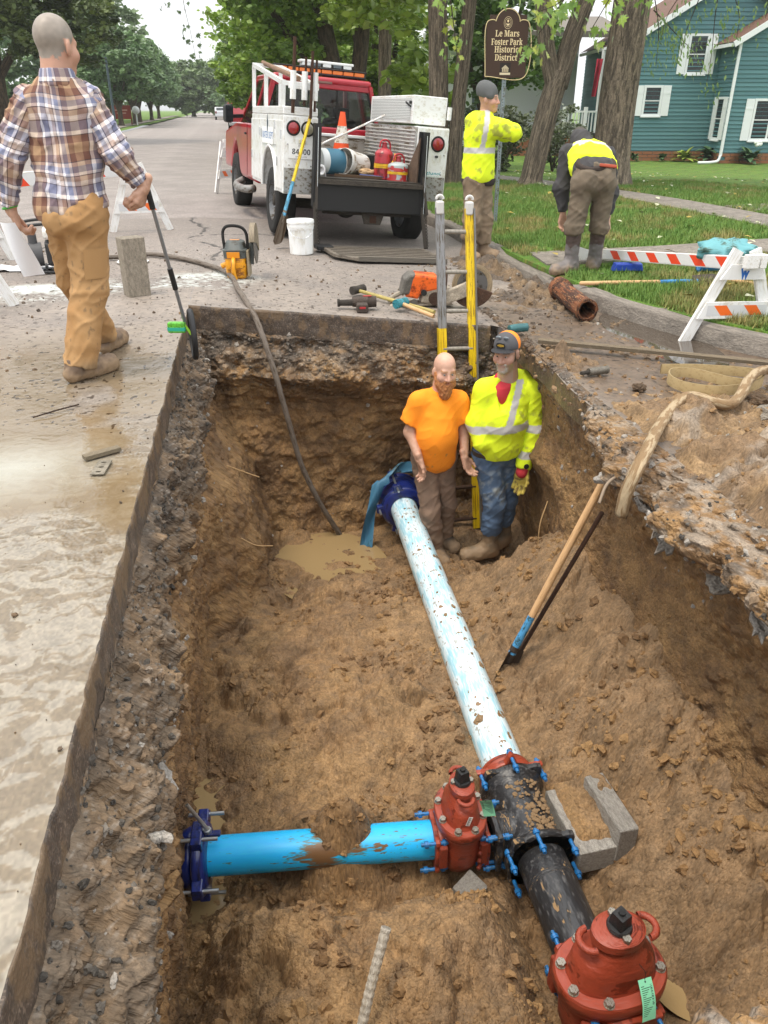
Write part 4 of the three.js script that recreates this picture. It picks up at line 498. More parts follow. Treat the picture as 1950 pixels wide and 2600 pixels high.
const T_diam = dataTex(256, 256, (i, j) => { const c = 32, x = i % c - 16, y = j % c - 16, o = (Math.floor(i / c) + Math.floor(j / c)) % 2, u = (x + (o ? y : -y)) * 0.707, v = (x - (o ? y : -y)) * 0.707; return 0.3 + 0.7 * (1 - sst(0.7, 1, Math.hypot(u / 11, v / 3.6))); }, false, 5);
const M_diam = std(hex('#a7a9a8'), 0.4, { metalness: 0.6, bumpMap: T_diam, bumpScale: 0.006, map: T_grime });
const truck = thing('utility_truck', 'red pickup truck with white service body, amber roof lights and lowered tail lift', 'truck', [1.60, -0.128, -9.95], 0.122);
truck.rotation.order = 'YXZ'; truck.rotation.z = -0.078;
const mir = (g, s) => { const n = g.clone(); if (s < 0) return n; n.scale(-1, 1, 1); const ng = n.toNonIndexed ? (n.index ? n.toNonIndexed() : n) : n, p = ng.attributes; for (const k of Object.keys(p)) { const a = p[k], w = a.itemSize, arr = a.array; for (let i = 0; i < a.count; i += 3) for (let c = 0; c < w; c++) { const t = arr[(i + 1) * w + c]; arr[(i + 1) * w + c] = arr[(i + 2) * w + c]; arr[(i + 2) * w + c] = t; } } return ng; };
const arch = (zc, r, y0, n = 14) => Array.from({ length: n + 1 }, (_, i) => { const a = Math.PI * i / n; return [zc + Math.cos(a) * r, y0 + Math.sin(a) * r * 1.02]; });
// side box of the service body, drawn in (z, y) and pushed along x
for (const s of [-1, 1]) {
  const y0 = 0.57, y1 = 1.4, out = [[0, y0], [0, y1], [-2.22, y1], [-2.22, y0], ...arch(-0.86, -0.47, 0.55).map(p => [p[0], p[1]]).map(p => [p[0], Math.max(p[1], y0)])];
  const prof2 = [[0, y0], [0, y1], [-2.22, y1], [-2.22, y0], [-1.36, y0], ...Array.from({ length: 13 }, (_, i) => { const a = Math.PI * (1 - i / 12); return [-0.86 + Math.cos(a) * 0.5, y0 + Math.sin(a) * 0.46]; }), [-0.36, y0]];
  const g = ext(prof2, 0.40, 0.012); g.rotateY(-Math.PI / 2); const b = mesh('side_box', [g.translate(s * 0.82, 0, 0)], M_white, truck); b.userData.label = s < 0 ? 'white tool box along the left side' : 'white tool box along the right side'; // ext x -> z
  const X = s * 1.024, door = (z0, z1, ya, yb) => { const d = mesh('locker_door', [rbox(0.02, yb - ya, z1 - z0, 0.006, X, (ya + yb) / 2, (z0 + z1) / 2)], M_white, b); mesh('door_handle', [rbox(0.018, 0.10, 0.028, 0.005, X + s * 0.014, lerp(ya, yb, 0.4), z0 + 0.07)], M_chrome, d); mesh('hinge', [cyl(0.008, 0.008, 0.09, X + s * 0.012, lerp(ya, yb, 0.8), z1 - 0.012)], M_chrome, d); return d; };
  door(-2.2, -1.48, 0.61, 1.34); const md = door(-1.43, -0.42, 1.075, 1.34); door(-0.34, -0.03, 0.61, 1.34);
  mesh('wheel_arch_trim', [tor(0.48, 0.02, X, 0.57, -0.86, 0, Math.PI / 2, 0, Math.PI, 28)], M_white, b);
  if (s < 0) {
    const tx = canvasTex(512, 160, (c, w, h) => { c.fillStyle = '#e9ebea'; c.fillRect(0, 0, w, h); c.fillStyle = '#1d5f9c'; c.font = 'bold 92px sans-serif'; c.textAlign = 'center'; c.fillText('WATER DEPT', w / 2, 112, w * 0.94); });
    mesh('door_sign', [xf(new THREE.PlaneGeometry(0.78, 0.19), X - 0.0135, 1.165, -0.92, 0, -Math.PI / 2, 0)], std('#ffffff', 0.5, { map: tx }), md);
    mesh('door_emblem', [ext([[-0.02, -0.09], [0.02, -0.09], [0.03, 0.02], [0, 0.1], [-0.03, 0.02]], 0.004).rotateY(-Math.PI / 2).translate(X - 0.015, 1.3, -0.92)], std('#3b4b57', 0.5), md);
  }
  // rear end panel with lamps
  const zr = 0.004, c = s * 0.82; mesh('rear_panel', [rbox(0.39, 0.8, 0.012, 0.004, c, 0.985, 0.008)], M_white, b);
  mesh('kick_plate', [box(0.37, 0.27, 0.006, c, 0.715, 0.018)], M_diam, b);
  const lamp = (x, y, m, r = 0.067) => { const l = mesh('tail_lamp', [lathe([[0, 0.024], [r * 0.6, 0.02], [r, 0.004], [r, 0]], 28).rotateX(Math.PI / 2).translate(x, y, 0.016)], m, b); mesh('lamp_ring', [tor(r + 0.004, 0.011, x, y, 0.018)], M_rubber, l); };
  const M_lens = phys(hex('#8f1620'), 0.25, { clearcoat: 0.7 }); if (s < 0) { lamp(c - 0.085, 1.27, M_lens); lamp(c + 0.085, 1.27, phys(hex('#9f9a88'), 0.3, { clearcoat: 0.7 })); } else { lamp(c + 0.06, 1.22, M_lens, 0.075); mesh('reflector', [box(0.05, 0.12, 0.01, c - 0.06, 1.24, 0.02)], M_white, b); }
  for (const [bx, by] of [[-0.15, 1.1], [0.15, 1.1], [-0.13, 0.88], [0.13, 0.88], [0.16, 0.6], [-0.16, 0.6]]) mesh('bolt', [cyl(0.008, 0.008, 0.01, c + bx, by, 0.02, Math.PI / 2, 0, 0, 8)], M_chrome, b);
  if (s < 0) {
    const pt = canvasTex(384, 192, (x, w, h) => { x.fillStyle = '#e8eaea'; x.fillRect(0, 0, w, h); x.fillStyle = '#20262c'; x.textAlign = 'center'; x.font = '34px serif'; x.fillText('IOWA', w / 2, 38); x.font = 'bold 104px sans-serif'; x.fillText('84500', w / 2, 136, 350); x.font = '28px sans-serif'; x.fillText('OFFICIAL CITY', w / 2, 178); });
    const pl = mesh('number_plate', [box(0.30, 0.155, 0.006, c + 0.01, 1.03, 0.022)], M_white, b); mesh('plate_face', [xf(new THREE.PlaneGeometry(0.296, 0.151), c + 0.01, 1.03, 0.0262)], std('#ffffff', 0.45, { map: pt }), pl); mesh('plate_lamp', [rbox(0.085, 0.05, 0.03, 0.012, c + 0.02, 1.135, 0.03)], std('#c8c4ae', 0.5), b);
  } else {
    const st = canvasTex(256, 96, (x, w, h) => { x.fillStyle = '#e4e6e6'; x.fillRect(0, 0, w, h); x.fillStyle = '#1d8d96'; x.font = 'bold italic 62px sans-serif'; x.fillText('ethanol', 8, 62, 240); x.fillStyle = '#2a8a50'; x.font = 'italic 20px serif'; x.fillText('Good for the land', 60, 88); });
    mesh('bumper_sticker', [xf(new THREE.PlaneGeometry(0.24, 0.075), c + 0.02, 0.885, 0.0165)], std('#ffffff', 0.5, { map: st }), b); mesh('lift_switch', [rbox(0.05, 0.12, 0.04, 0.01, c - 0.10, 0.98, 0.03)], M_black, b); mesh('lock_knob', [cyl(0.014, 0.014, 0.05, c + 0.05, 1.08, 0.03, Math.PI / 2)], M_black, b);
  }
}
// bed
mesh('bed_floor', [box(1.24, 0.05, 2.2, 0, 0.745, -1.1)], M_dirtsteel, truck);
mesh('bed_headboard', [box(1.24, 0.42, 0.04, 0, 0.98, -2.2)], std(hex('#a39c93'), 0.7, { map: T_grime }), truck);
mesh('headboard_cap', [rbox(1.26, 0.04, 0.08, 0.01, 0, 1.205, -2.2)], M_white, truck);
{ const ribs = mesh('inner_wall', [box(0.012, 0.62, 2.14, 0.61, 1.08, -1.1)], std(hex('#c3c4c2'), 0.45, { metalness: 0.3, map: T_grime }), truck); for (let i = 0; i < 14; i++) mesh('corrugation', [rod([0.6, 0.80 + i * 0.042, -0.04], [0.6, 0.80 + i * 0.042, -2.15], 0.011, 0.011, 6)], ribs.material, ribs); mesh('inner_wall', [box(0.012, 0.62, 2.14, -0.615, 1.08, -1.1)], M_white, truck); }
{ // perforated chest on the right box
  const ch = mesh('roof_chest', [rbox(0.44, 0.31, 1.75, 0.012, 0.80, 1.575, -1.02)], M_white, truck); ch.userData.label = 'white chest with a punched side';
  const pt = dataTex(256, 64, (i, j) => { const x = (i % 8) - 4, y = (j % 8) - 4; return Math.hypot(x, y * 0.8) < 2.5 ? [0.33, 0.34, 0.34] : [0.87, 0.88, 0.87]; }, true); pt.repeat.set(3, 1.6);
  mesh('punched_panel', [xf(new THREE.PlaneGeometry(1.6, 0.23), 0.5755, 1.575, -1.02, 0, -Math.PI / 2, 0)], std('#ffffff', 0.5, { map: pt }), ch); mesh('chest_latch', [rbox(0.012, 0.02, 0.2, 0.004, 0.568, 1.63, -0.3, 0.25), cyl(0.016, 0.016, 0.03, 0.566, 1.65, -0.21, 0, 0, Math.PI / 2)], M_black, ch); mesh('marker_tube', [cyl(0.028, 0.028, 0.14, 1.045, 1.56, -0.12)], M_white, ch);
}
{ // ladder rack on the left box, holders with bars
  const rk = mesh('lid_rail', [rbox(0.40, 0.085, 2.2, 0.012, -0.82, 1.445, -1.1)], M_white, truck); const w = 0.045;
  const bars = [[[-1.0, 1.48, -2.18], [-1.0, 2.0, -2.18]], [[-1.0, 1.98, -2.2], [-1.0, 1.72, -0.12]], [[-1.0, 1.48, -1.25], [-1.0, 1.86, -1.25]], [[-1.0, 1.48, -0.14], [-1.0, 1.75, -0.12]], [[-0.64, 1.98, -2.18], [-0.64, 1.72, -0.12]], [[-1.02, 1.98, -2.18], [-0.62, 1.98, -2.18]], [[-1.02, 1.72, -0.12], [-0.62, 1.72, -0.12]], [[-0.64, 1.48, -2.18], [-0.64, 2.0, -2.18]], [[-0.64, 1.48, -0.14], [-0.64, 1.72, -0.12]]];
  for (const [a, b] of bars) mesh('rack_bar', [bar(a, b, w, w, Math.abs(b[1] - a[1]) > 0.3 && Math.abs(b[2] - a[2]) < 0.2 ? [0, 0, 1] : [0, 1, 0])], M_white, truck);
  mesh('holder_strap', [rbox(0.34, 0.07, 0.07, 0.008, -0.80, 1.70, 0.03)], M_white, truck);
  [-0.93, -0.80, -0.68].forEach((x, i) => mesh('tool_holder', [lathe([[0.028, -0.14], [0.034, -0.14], [0.034, 0.14], [0.028, 0.14]], 16).translate(x, 1.70, 0.075)], M_white, truck));
}
// cab
{
  const sideP = [[-2.36, 0.62], [-2.36, 1.27], [-4.35, 1.27], [-5.55, 1.13], [-5.62, 0.85], [-5.6, 0.55], ...Array.from({ length: 13 }, (_, i) => { const a = Math.PI * (1 - i / 12); return [-4.33 + Math.cos(a) * -0.0 - Math.cos(Math.PI * (i / 12)) * -0 + (-Math.cos(Math.PI - a)) * 0 + lerp(-0.5, 0.5, i / 12), 0.55 + Math.sin(a) * 0.44]; }), [-3.7, 0.5], [-2.4, 0.5]];
  const g = ext(sideP, 1.92, 0.06); g.rotateY(-Math.PI / 2); const b = mesh('cab_body', [g], M_truckred, truck); b.userData.label = 'red painted cab and bonnet';
  // green house
  const lowY = 1.26, hiY = 1.86, q = (x, y, z) => [x, y, z], Lx = 0.90, Hx = 0.69;
  const pil = [[[-1, -2.38, -2.42]], [[-1, -3.1, -3.1]], [[-1, -4.25, -3.75]]];
  for (const s of [-1, 1]) { for (const [zb, zt, w] of [[-2.44, -2.40, 0.14], [-3.05, -3.0, 0.08], [-4.3, -3.72, 0.07]]) mesh('pillar', [bar([s * (Lx - 0.03), lowY - 0.03, zb], [s * Hx, hiY, zt], 0.05, w, [0, 0, 1])], M_truckred, truck);
    const panes = [[-2.5, -3.02, -2.46, -2.97], [-3.08, -4.25, -3.03, -3.68]]; for (const [a, b2, c, d] of panes) mesh('side_window', [patch(1, 1, (u, v) => [s * lerp(Lx - 0.02, Hx + 0.01, v), lerp(lowY, hiY, v), lerp(lerp(a, b2, u), lerp(c, d, u), v)])], M_glass, truck);
    const dm = mesh('door_seam', [bar([s * 0.962, 0.56, -3.08], [s * 0.962, 1.26, -3.06], 0.004, 0.008, [0, 0, 1])], M_black, truck); mesh('door_handle', [rbox(0.02, 0.03, 0.12, 0.008, s * 0.97, 1.13, -3.2)], M_black, truck);
    const mr = mesh('wing_mirror', [rbox(0.13, 0.26, 0.30, 0.05, 0, 0, 0, 0, 0, 0, 3).translate(s * 1.12, 1.38, -3.95)], M_black, truck); mr.geometry.computeBoundingBox(); mesh('mirror_arm', [bar([s * 0.88, 1.36, -4.05], [s * 1.08, 1.34, -3.97], 0.06, 0.05)], M_black, mr); mesh('mirror_glass', [rbox(0.11, 0.22, 0.006, 0.002, s * 1.12, 1.38, -3.798)], phys('#20262a', 0.05, { metalness: 0.6 }), mr);
    mesh('step_bar', [sweep([[s * 0.92, 0.45, -3.75], [s * 1.03, 0.40, -3.65], [s * 1.03, 0.40, -2.6], [s * 0.95, 0.42, -2.5]], 0.055, 30, 12)], std(hex('#8f8e8b'), 0.5, { metalness: 0.4, map: T_grime }), truck);
  }
  mesh('roof', [rbox(1.42, 0.09, 1.42, 0.04, 0, 1.885, -3.06, 0, 0, 0, 3)], M_truckred, truck);
  mesh('rear_sill', [rbox(1.78, 0.10, 0.10, 0.03, 0, 1.26, -2.42)], M_truckred, truck); mesh('rear_header', [rbox(1.40, 0.10, 0.08, 0.02, 0, 1.83, -2.41)], M_truckred, truck);
  const rw = mesh('rear_window', [patch(1, 1, (u, v) => [lerp(-1, 1, u) * lerp(0.83, 0.66, v), lerp(1.30, 1.80, v), lerp(-2.40, -2.41, v)])], M_glass, truck); mesh('window_seal', [bar([-0.83, 1.30, -2.39], [-0.66, 1.80, -2.40], 0.02, 0.02, [0, 0, 1]), bar([0.83, 1.30, -2.39], [0.66, 1.80, -2.40], 0.02, 0.02, [0, 0, 1]), bar([-0.83, 1.30, -2.39], [0.83, 1.30, -2.39], 0.02, 0.02), bar([-0.66, 1.80, -2.40], [0.66, 1.80, -2.40], 0.02, 0.02)], M_rubber, rw); for (const x of [-0.2, 0.22]) mesh('window_divider', [bar([x, 1.30, -2.395], [x, 1.80, -2.40], 0.012, 0.012, [0, 0, 1])], M_rubber, rw);
  mesh('windscreen', [patch(1, 1, (u, v) => [lerp(-1, 1, u) * lerp(0.84, 0.66, v), lerp(1.24, 1.84, v), lerp(-4.32, -3.74, v)])], M_glass, truck);
  for (const x of [-0.42, 0.42]) { mesh('seat_back', [rbox(0.52, 0.62, 0.16, 0.06, x, 1.12, -2.95, -0.15, 0, 0, 2), rbox(0.26, 0.16, 0.1, 0.04, x, 1.5, -2.92, 0, 0, 0, 2)], M_seat, truck); }
  mesh('dashboard', [rbox(1.6, 0.2, 0.4, 0.05, 0, 1.2, -4.15)], M_seat, truck); mesh('steering_wheel', [tor(0.18, 0.016, -0.42, 1.3, -3.88, 0.5)], M_black, truck); mesh('cab_floor', [box(1.7, 0.04, 2.0, 0, 0.7, -3.3)], M_seat, truck);
  mesh('stop_lamp', [rbox(0.26, 0.035, 0.02, 0.008, 0, 1.865, -2.36)], phys('#7a5a50', 0.3), truck);
  // amber light bar and the white advisor box
  const lb = mesh('light_bar', [rbox(1.32, 0.03, 0.26, 0.01, 0, 1.965, -2.62), rbox(1.34, 0.02, 0.28, 0.008, 0, 2.035, -2.62)], M_black, truck); for (let i = 0; i < 8; i++) mesh('amber_lens', [rbox(0.15, 0.055, 0.24, 0.012, -0.56 + i * 0.16, 2.0, -2.61)], phys(hex('#d8720f'), 0.25, { clearcoat: 0.6 }), lb);
  const ad = mesh('roof_beacon', [rbox(0.78, 0.035, 0.2, 0.01, 0.1, 2.115, -2.66)], M_white, truck); for (let i = 0; i < 5; i++) mesh('beacon_lens', [rbox(0.12, 0.045, 0.18, 0.006, -0.2 + i * 0.15, 2.08, -2.655)], i % 2 ? std('#5d666b', 0.3) : M_white, ad);
}
// wheels
const wheelG = { tyre: lathe([[0.235, -0.115], [0.33, -0.13], [0.385, -0.12], [0.405, -0.085], [0.407, 0], [0.405, 0.085], [0.385, 0.12], [0.33, 0.13], [0.235, 0.115]], 44).rotateZ(Math.PI / 2), rim: lathe([[0.06, 0.05], [0.07, 0.075], [0.11, 0.07], [0.15, 0.02], [0.2, 0.03], [0.225, 0.095], [0.24, 0.115], [0.24, -0.11]], 40).rotateZ(Math.PI / 2), hub: lathe([[0, 0.10], [0.05, 0.10], [0.062, 0.085], [0.066, 0.04]], 24).rotateZ(Math.PI / 2) };
for (const [x, z] of [[-0.87, -0.86], [0.87, -0.86], [-0.85, -4.33], [0.85, -4.33]]) { const t = mesh('tyre', wheelG.tyre.clone(), M_rubber, truck); t.name = 'wheel'; t.position.set(x, 0.405 - x * 0.012, z); if (x > 0) t.rotation.y = Math.PI; const r = mesh('rim', wheelG.rim.clone().rotateY(Math.PI).rotateX(Math.PI), M_rim, t); r.rotation.y = 0; mesh('hub', wheelG.hub.clone().rotateY(0), M_dirtsteel, t); for (let i = 0; i < 8; i++) { const a = i / 8 * 6.283; mesh('lug_nut', [cyl(0.011, 0.011, 0.02, -0.075, Math.cos(a) * 0.09, Math.sin(a) * 0.09, 0, 0, Math.PI / 2, 6)], M_chrome, t); } for (let i = 0; i < 36; i++) for (const s of [-1, 1]) { } }
// chassis
mesh('frame_rail', [box(0.08, 0.16, 5.0, -0.42, 0.58, -2.7)], M_black, truck); mesh('frame_rail', [box(0.08, 0.16, 5.0, 0.42, 0.58, -2.7)], M_black, truck); mesh('rear_axle', [cyl(0.06, 0.06, 1.5, 0, 0.4, -0.86, 0, 0, Math.PI / 2), sph(0.16, 0, 0.4, -0.86)], M_dirtsteel, truck); mesh('spare_tyre', [lathe([[0.2, -0.11], [0.36, -0.1], [0.38, 0], [0.36, 0.1], [0.2, 0.11]], 30).translate(0, 0.52, -0.42)], M_rubber, truck); mesh('inner_fender', [box(1.9, 0.5, 0.05, 0, 0.75, -1.45)], M_black, truck);
const hb = mesh('hitch_beam', [rbox(1.12, 0.09, 0.08, 0.01, 0.02, 0.42, 0.06)], M_dirtsteel, truck); mesh('hitch_bracket', [ext([[-0.15, 0.05], [0.15, 0.05], [0.1, -0.1], [-0.1, -0.1]], 0.05, 0.006, [[[-0.035, 0.0], [-0.035, -0.07], [0.035, -0.07], [0.035, 0.0]]]).translate(0.08, 0.375, 0.1)], M_dirtsteel, hb); mesh('hitch_receiver', [rbox(0.085, 0.085, 0.22, 0.006, 0.08, 0.335, 0.02)], M_rust, hb);
// tail lift: posts, sill, arms with chains, lowered plate
mesh('lift_sill', [rbox(1.34, 0.34, 0.16, 0.012, 0, 0.585, 0.12)], M_black, truck); mesh('sill_ramp', [ext([[-0.0, 0], [0.2, 0], [0.2, -0.05], [0.0, 0.0]].map(p => [p[0], p[1]]), 1.34).rotateY(-Math.PI / 2).translate(0, 0.765, 0.06), box(1.34, 0.02, 0.2, 0, 0.772, 0.1)], M_dirtsteel, truck);
for (const s of [-1, 1]) {
  mesh('lift_post', [box(0.06, 0.88, 0.10, s * 0.665, 0.90, 0.16), box(0.10, 0.88, 0.012, s * 0.645, 0.90, 0.105)], M_black, truck).userData.label = 'black channel post of the tail lift';
  mesh('lift_arm', [bar([s * 0.675, 0.5, 0.2], [s * 0.69, 0.06, 0.42], 0.045, 0.03, [1, 0, 0]), bar([s * 0.655, 0.85, 0.2], [s * 0.69, 0.44, 0.36], 0.03, 0.025, [1, 0, 0])], M_dirtsteel, truck); mesh('lift_cable', [rod([s * 0.66, 1.3, 0.22], [s * 0.665, 0.44, 0.3], 0.004)], M_chrome, truck);
  const ch = []; for (let i = 0; i < 22; i++) { const t = i / 21; ch.push(tor(0.013, 0.004, s * 0.68, lerp(0.44, 0.08, t), lerp(0.34, 0.50, t), 0, i % 2 ? Math.PI / 2 : 0, 0, Math.PI * 2, 10)); } const cm = mesh('lift_chain', ch, M_dirtsteel, truck); cm.userData.kind = 'stuff';
}
{ const pl = mesh('lift_platform', [ext([[-0.64, 0], [0.66, 0], [0.66, 0.75], [0.62, 0.88], [-0.42, 0.88], [-0.64, 0.62]], 0.035, 0.004).rotateX(Math.PI / 2).translate(0, 0.04, 0.42)], std(hex('#8d857a'), 0.7, { metalness: 0.2, map: T_soil, bumpMap: T_soilB, bumpScale: 0.008 }), truck); for (let i = 0; i < 6; i++) mesh('tread_rib', [box(1.2, 0.006, 0.012, 0, 0.0625, 0.52 + i * 0.12)], pl.material, pl); mesh('platform_hinge', [rbox(0.2, 0.05, 0.2, 0.01, -0.62, 0.05, 0.5)], M_black, pl); mesh('platform_lip', [bar([-0.42, 0.05, 1.3], [0.62, 0.05, 1.3], 0.03, 0.05)], std(hex('#7d786f'), 0.6, { map: T_soil }), pl); }
// gusset at the right end of the bed
mesh('bed_gusset', [ext([[0, 0], [0.28, 0], [0.28, 0.5]], 0.02).rotateY(-Math.PI / 2 + 0.3).translate(0.52, 0.775, -0.12)], std(hex('#6f5a4a'), 0.8, { map: T_soil }), truck);
const onTruck = (x, y, z) => { truck.updateMatrixWorld(true); return V(x, y, z).applyMatrix4(truck.matrixWorld); };
const bedThing = (name, label, cat, x, z, turn = 0, group, y = 0.772) => { const t = thing(name, label, cat, [0, 0, 0], 0, group); t.position.copy(onTruck(x, y, z)); t.rotation.order = 'YXZ'; t.rotation.set(0, 0.122 + turn, -0.078); return t; };
{ // traffic cone
  const t = bedThing('traffic_cone', 'orange traffic cone with two dirty white bands standing in the truck bed', 'cone', -0.02, -1.15); const r = y => lerp(0.155, 0.032, y / 0.72), band = (a, b) => lathe([[r(a), a], [r(b), b]], 32), O = std(hex('#e8531d'), 0.55), W = std(hex('#d9d5cc'), 0.6, { map: T_grime });
  mesh('base', [rbox(0.36, 0.035, 0.36, 0.012, 0, 0.018, 0)], O, t); mesh('cone_shell', [band(0.03, 0.16), band(0.26, 0.36).clone(), band(0.56, 0.72), cyl(0.032, 0.034, 0.01, 0, 0.72, 0)], O, t); mesh('white_band', [band(0.16, 0.26).scale(1.004, 1, 1.004)], W, t); mesh('white_band', [band(0.36, 0.56).scale(1.004, 1, 1.004)], W, t);
}
function pail(t, h, r0, r1, m, lid) { mesh('shell', [lathe([[0, 0.004], [r0 - 0.008, 0.004], [r0, 0], [r0 + 0.004, 0.01], [lerp(r0, r1, 0.72), h * 0.72], [lerp(r0, r1, 0.72) + 0.008, h * 0.73], [lerp(r0, r1, 0.8) + 0.004, h * 0.80], [lerp(r0, r1, 0.82) + 0.009, h * 0.82], [r1, h * 0.9], [r1 + 0.008, h * 0.915], [r1 + 0.004, h], [r1 - 0.004, h], [r0 - 0.006, 0.012], [0, 0.012]], 40)], m, t); if (lid) mesh('lid', [cyl(r1 + 0.004, r1 + 0.004, 0.012, 0, h, 0, 0, 0, 0, 36)], lid, t); }
{ // pail on the road, label, wire handle
  const t = thing('bucket', 'white plastic bucket with a black printed label standing on the road', 'bucket', [0.78, roadY(0.78), -9.22], 0.2); const M_pail = phys(hex('#eef0ef'), 0.42, { map: T_dust }); pail(t, 0.37, 0.128, 0.148, M_pail);
  const lt = canvasTex(128, 256, (c, w, h) => { c.fillStyle = '#e6e7e6'; c.fillRect(0, 0, w, h); c.strokeStyle = '#222'; c.lineWidth = 5; c.strokeRect(4, 4, w - 8, h - 8); c.fillStyle = '#222'; c.fillRect(10, 12, w - 20, 30); for (let i = 0; i < 8; i++) c.fillRect(14, 150 + i * 12, 60 + (i * 31) % 40, 5); c.lineWidth = 9; c.beginPath(); c.arc(64, 98, 34, 0, 7); c.moveTo(42, 76); c.lineTo(88, 122); c.stroke(); c.beginPath(); c.arc(64, 88, 9, 0, 7); c.fill(); c.fillRect(54, 96, 20, 24); });
  mesh('printed_label', [patch(8, 1, (u, v) => { const a = lerp(0.2, -0.16, u) + Math.PI / 2 - 0.25, r = lerp(0.1335, 0.1405, v); return [Math.cos(a) * r, lerp(0.06, 0.24, v), Math.sin(a) * r]; }, null, (p, u, v) => [u, v])], std('#ffffff', 0.5, { map: lt, side: THREE.DoubleSide }), t);
  mesh('wire_handle', [sweep([[-0.155, 0.28, 0], [-0.13, 0.2, 0.1], [0.0, 0.17, 0.165], [0.1, 0.24, 0.13], [0.155, 0.28, 0]].map(p => [p[0], p[1] + 0.02, p[2]]), 0.003, 30, 6)], M_chrome, t);
}
{ const t = bedThing('bucket', 'blue and white pail lying on its side with CAL printed on it', 'bucket', -0.36, -0.42, 0, 'pails lying in the truck bed', 0.93); const tx = canvasTex(512, 256, (c, w, h) => { c.fillStyle = '#3f6f86'; c.fillRect(0, 0, w, h); c.fillStyle = '#cfd2d2'; c.fillRect(0, 0, w, 70); c.fillStyle = '#dfe3e3'; c.fillRect(190, 100, 130, 150); c.fillStyle = '#222'; c.font = 'bold 64px sans-serif'; c.save(); c.translate(275, 120); c.rotate(Math.PI / 2); c.fillText('CAL', 0, 20); c.restore(); });
  const g = new THREE.Group(); g.name = 'pail_body'; t.add(g); g.rotation.set(Math.PI / 2, 0, -Math.PI / 2 + 0.5); mesh('shell', [xf(new THREE.CylinderGeometry(0.148, 0.148, 0.33, 40, 1, true), 0, 0, 0)], std('#ffffff', 0.5, { map: tx, side: THREE.DoubleSide }), g); mesh('lid', [cyl(0.15, 0.15, 0.012, 0, -0.165, 0, 0, 0, 0, 36), tor(0.15, 0.008, 0, -0.165, 0, Math.PI / 2), tor(0.04, 0.006, 0, -0.172, 0, Math.PI / 2)], std('#c9cbca', 0.5, { map: T_grime }), g); mesh('lid', [cyl(0.148, 0.148, 0.012, 0, 0.165, 0, 0, 0, 0, 36)], std('#c9cbca', 0.5), g); g.rotation.set(0, 0.35, Math.PI / 2); }
{ const t = bedThing('bucket', 'translucent white pail lying on its side with its mouth open', 'bucket', -0.05, -0.42, 0, 'pails lying in the truck bed', 0.925); const g = new THREE.Group(); g.name = 'pail_body'; t.add(g); g.rotation.set(0, 0.55, -Math.PI / 2 - 0.12 + Math.PI); pail(g, 0.36, 0.125, 0.148, phys(hex('#dcdcd8'), 0.5, { transmission: 0.2, thickness: 0, map: T_grime, side: THREE.DoubleSide })); g.children[0].geometry.translate(0, -0.18, 0); }
{ const t = bedThing('paper_roll', 'white roll of paper towel lying at the edge of the truck bed', 'paper roll', -0.56, -0.12, 0.5, null, 0.84); mesh('roll', [lathe([[0.025, -0.05], [0.066, -0.05], [0.066, 0.05], [0.025, 0.05], [0.025, -0.05]], 30).rotateX(Math.PI / 2)], std('#eceaea', 0.9), t); mesh('loose_end', [box(0.004, 0.1, 0.1, 0.066, -0.03, 0, 0, 0, 0.3)], std('#eceaea', 0.9), t); }
function safetyCan(label, x, z, r, h, worn) { const t = bedThing('fuel_can', label, 'fuel can', x, z, 0.3, 'red fuel cans in the truck bed'); const M = phys(hex('#a82430'), 0.4, { map: worn ? T_wornred : T_grime, clearcoat: 0.3 });
  if (worn) M.color = lin(1, 1, 1); mesh('drum', [lathe([[0, 0], [r, 0], [r + 0.004, 0.01], [r, 0.02], [r, h * 0.5], [r + 0.003, h * 0.52], [r, h * 0.54], [r, h * 0.78], [r * 0.93, h * 0.86], [r * 0.6, h * 0.95], [r * 0.28, h], [0, h]], 36)], M, t); mesh('yellow_band', [lathe([[r + 0.0025, h * 0.36], [r + 0.0025, h * 0.5]], 36)], std('#e0b31c', 0.5, { map: T_grime }), t);
  mesh('spout', [cyl(r * 0.24, r * 0.3, 0.05, 0, h + 0.025, 0), sph(r * 0.28, 0, h + 0.05, 0, 1, 0.6, 1)], phys(hex('#8d1d28'), 0.4), t); mesh('carry_handle', [sweep([[-0.07, h - 0.0, 0], [-0.05, h + 0.07, 0], [0.03, h + 0.085, 0], [0.08, h + 0.05, 0], [0.09, h - 0.03, 0]], 0.011, 24, 8)], phys(hex('#a82430'), 0.4), t); return t; }
const T_wornred = dataTex(256, 256, (i, j) => { const n = vfbm(i / 26, j / 26, 5, 10 * 0 + 8), v = j / 256, k = sst(0.40, 0.52, n + (v > 0.6 ? 0.2 : -0.1)); return mixc([0.66, 0.16, 0.17], [0.62, 0.66, 0.66], k); }, true);
safetyCan('tall red fuel can with a yellow band standing in the truck bed', 0.30, -0.28, 0.115, 0.36); const can2 = safetyCan('low worn red and grey fuel can at the edge of the truck bed', 0.42, -0.07, 0.125, 0.22, true);
{ const o = mesh('funnel', [lathe([[0.012, 0], [0.016, 0], [0.024, 0.09], [0.05, 0.15], [0.056, 0.15], [0.03, 0.09]], 20).rotateZ(-0.7)], std('#e2a412', 0.5)); o.position.copy(onTruck(0.34, 0.93, -0.13)); tag(o, 'yellow funnel tucked between the two red fuel cans', 'funnel'); }
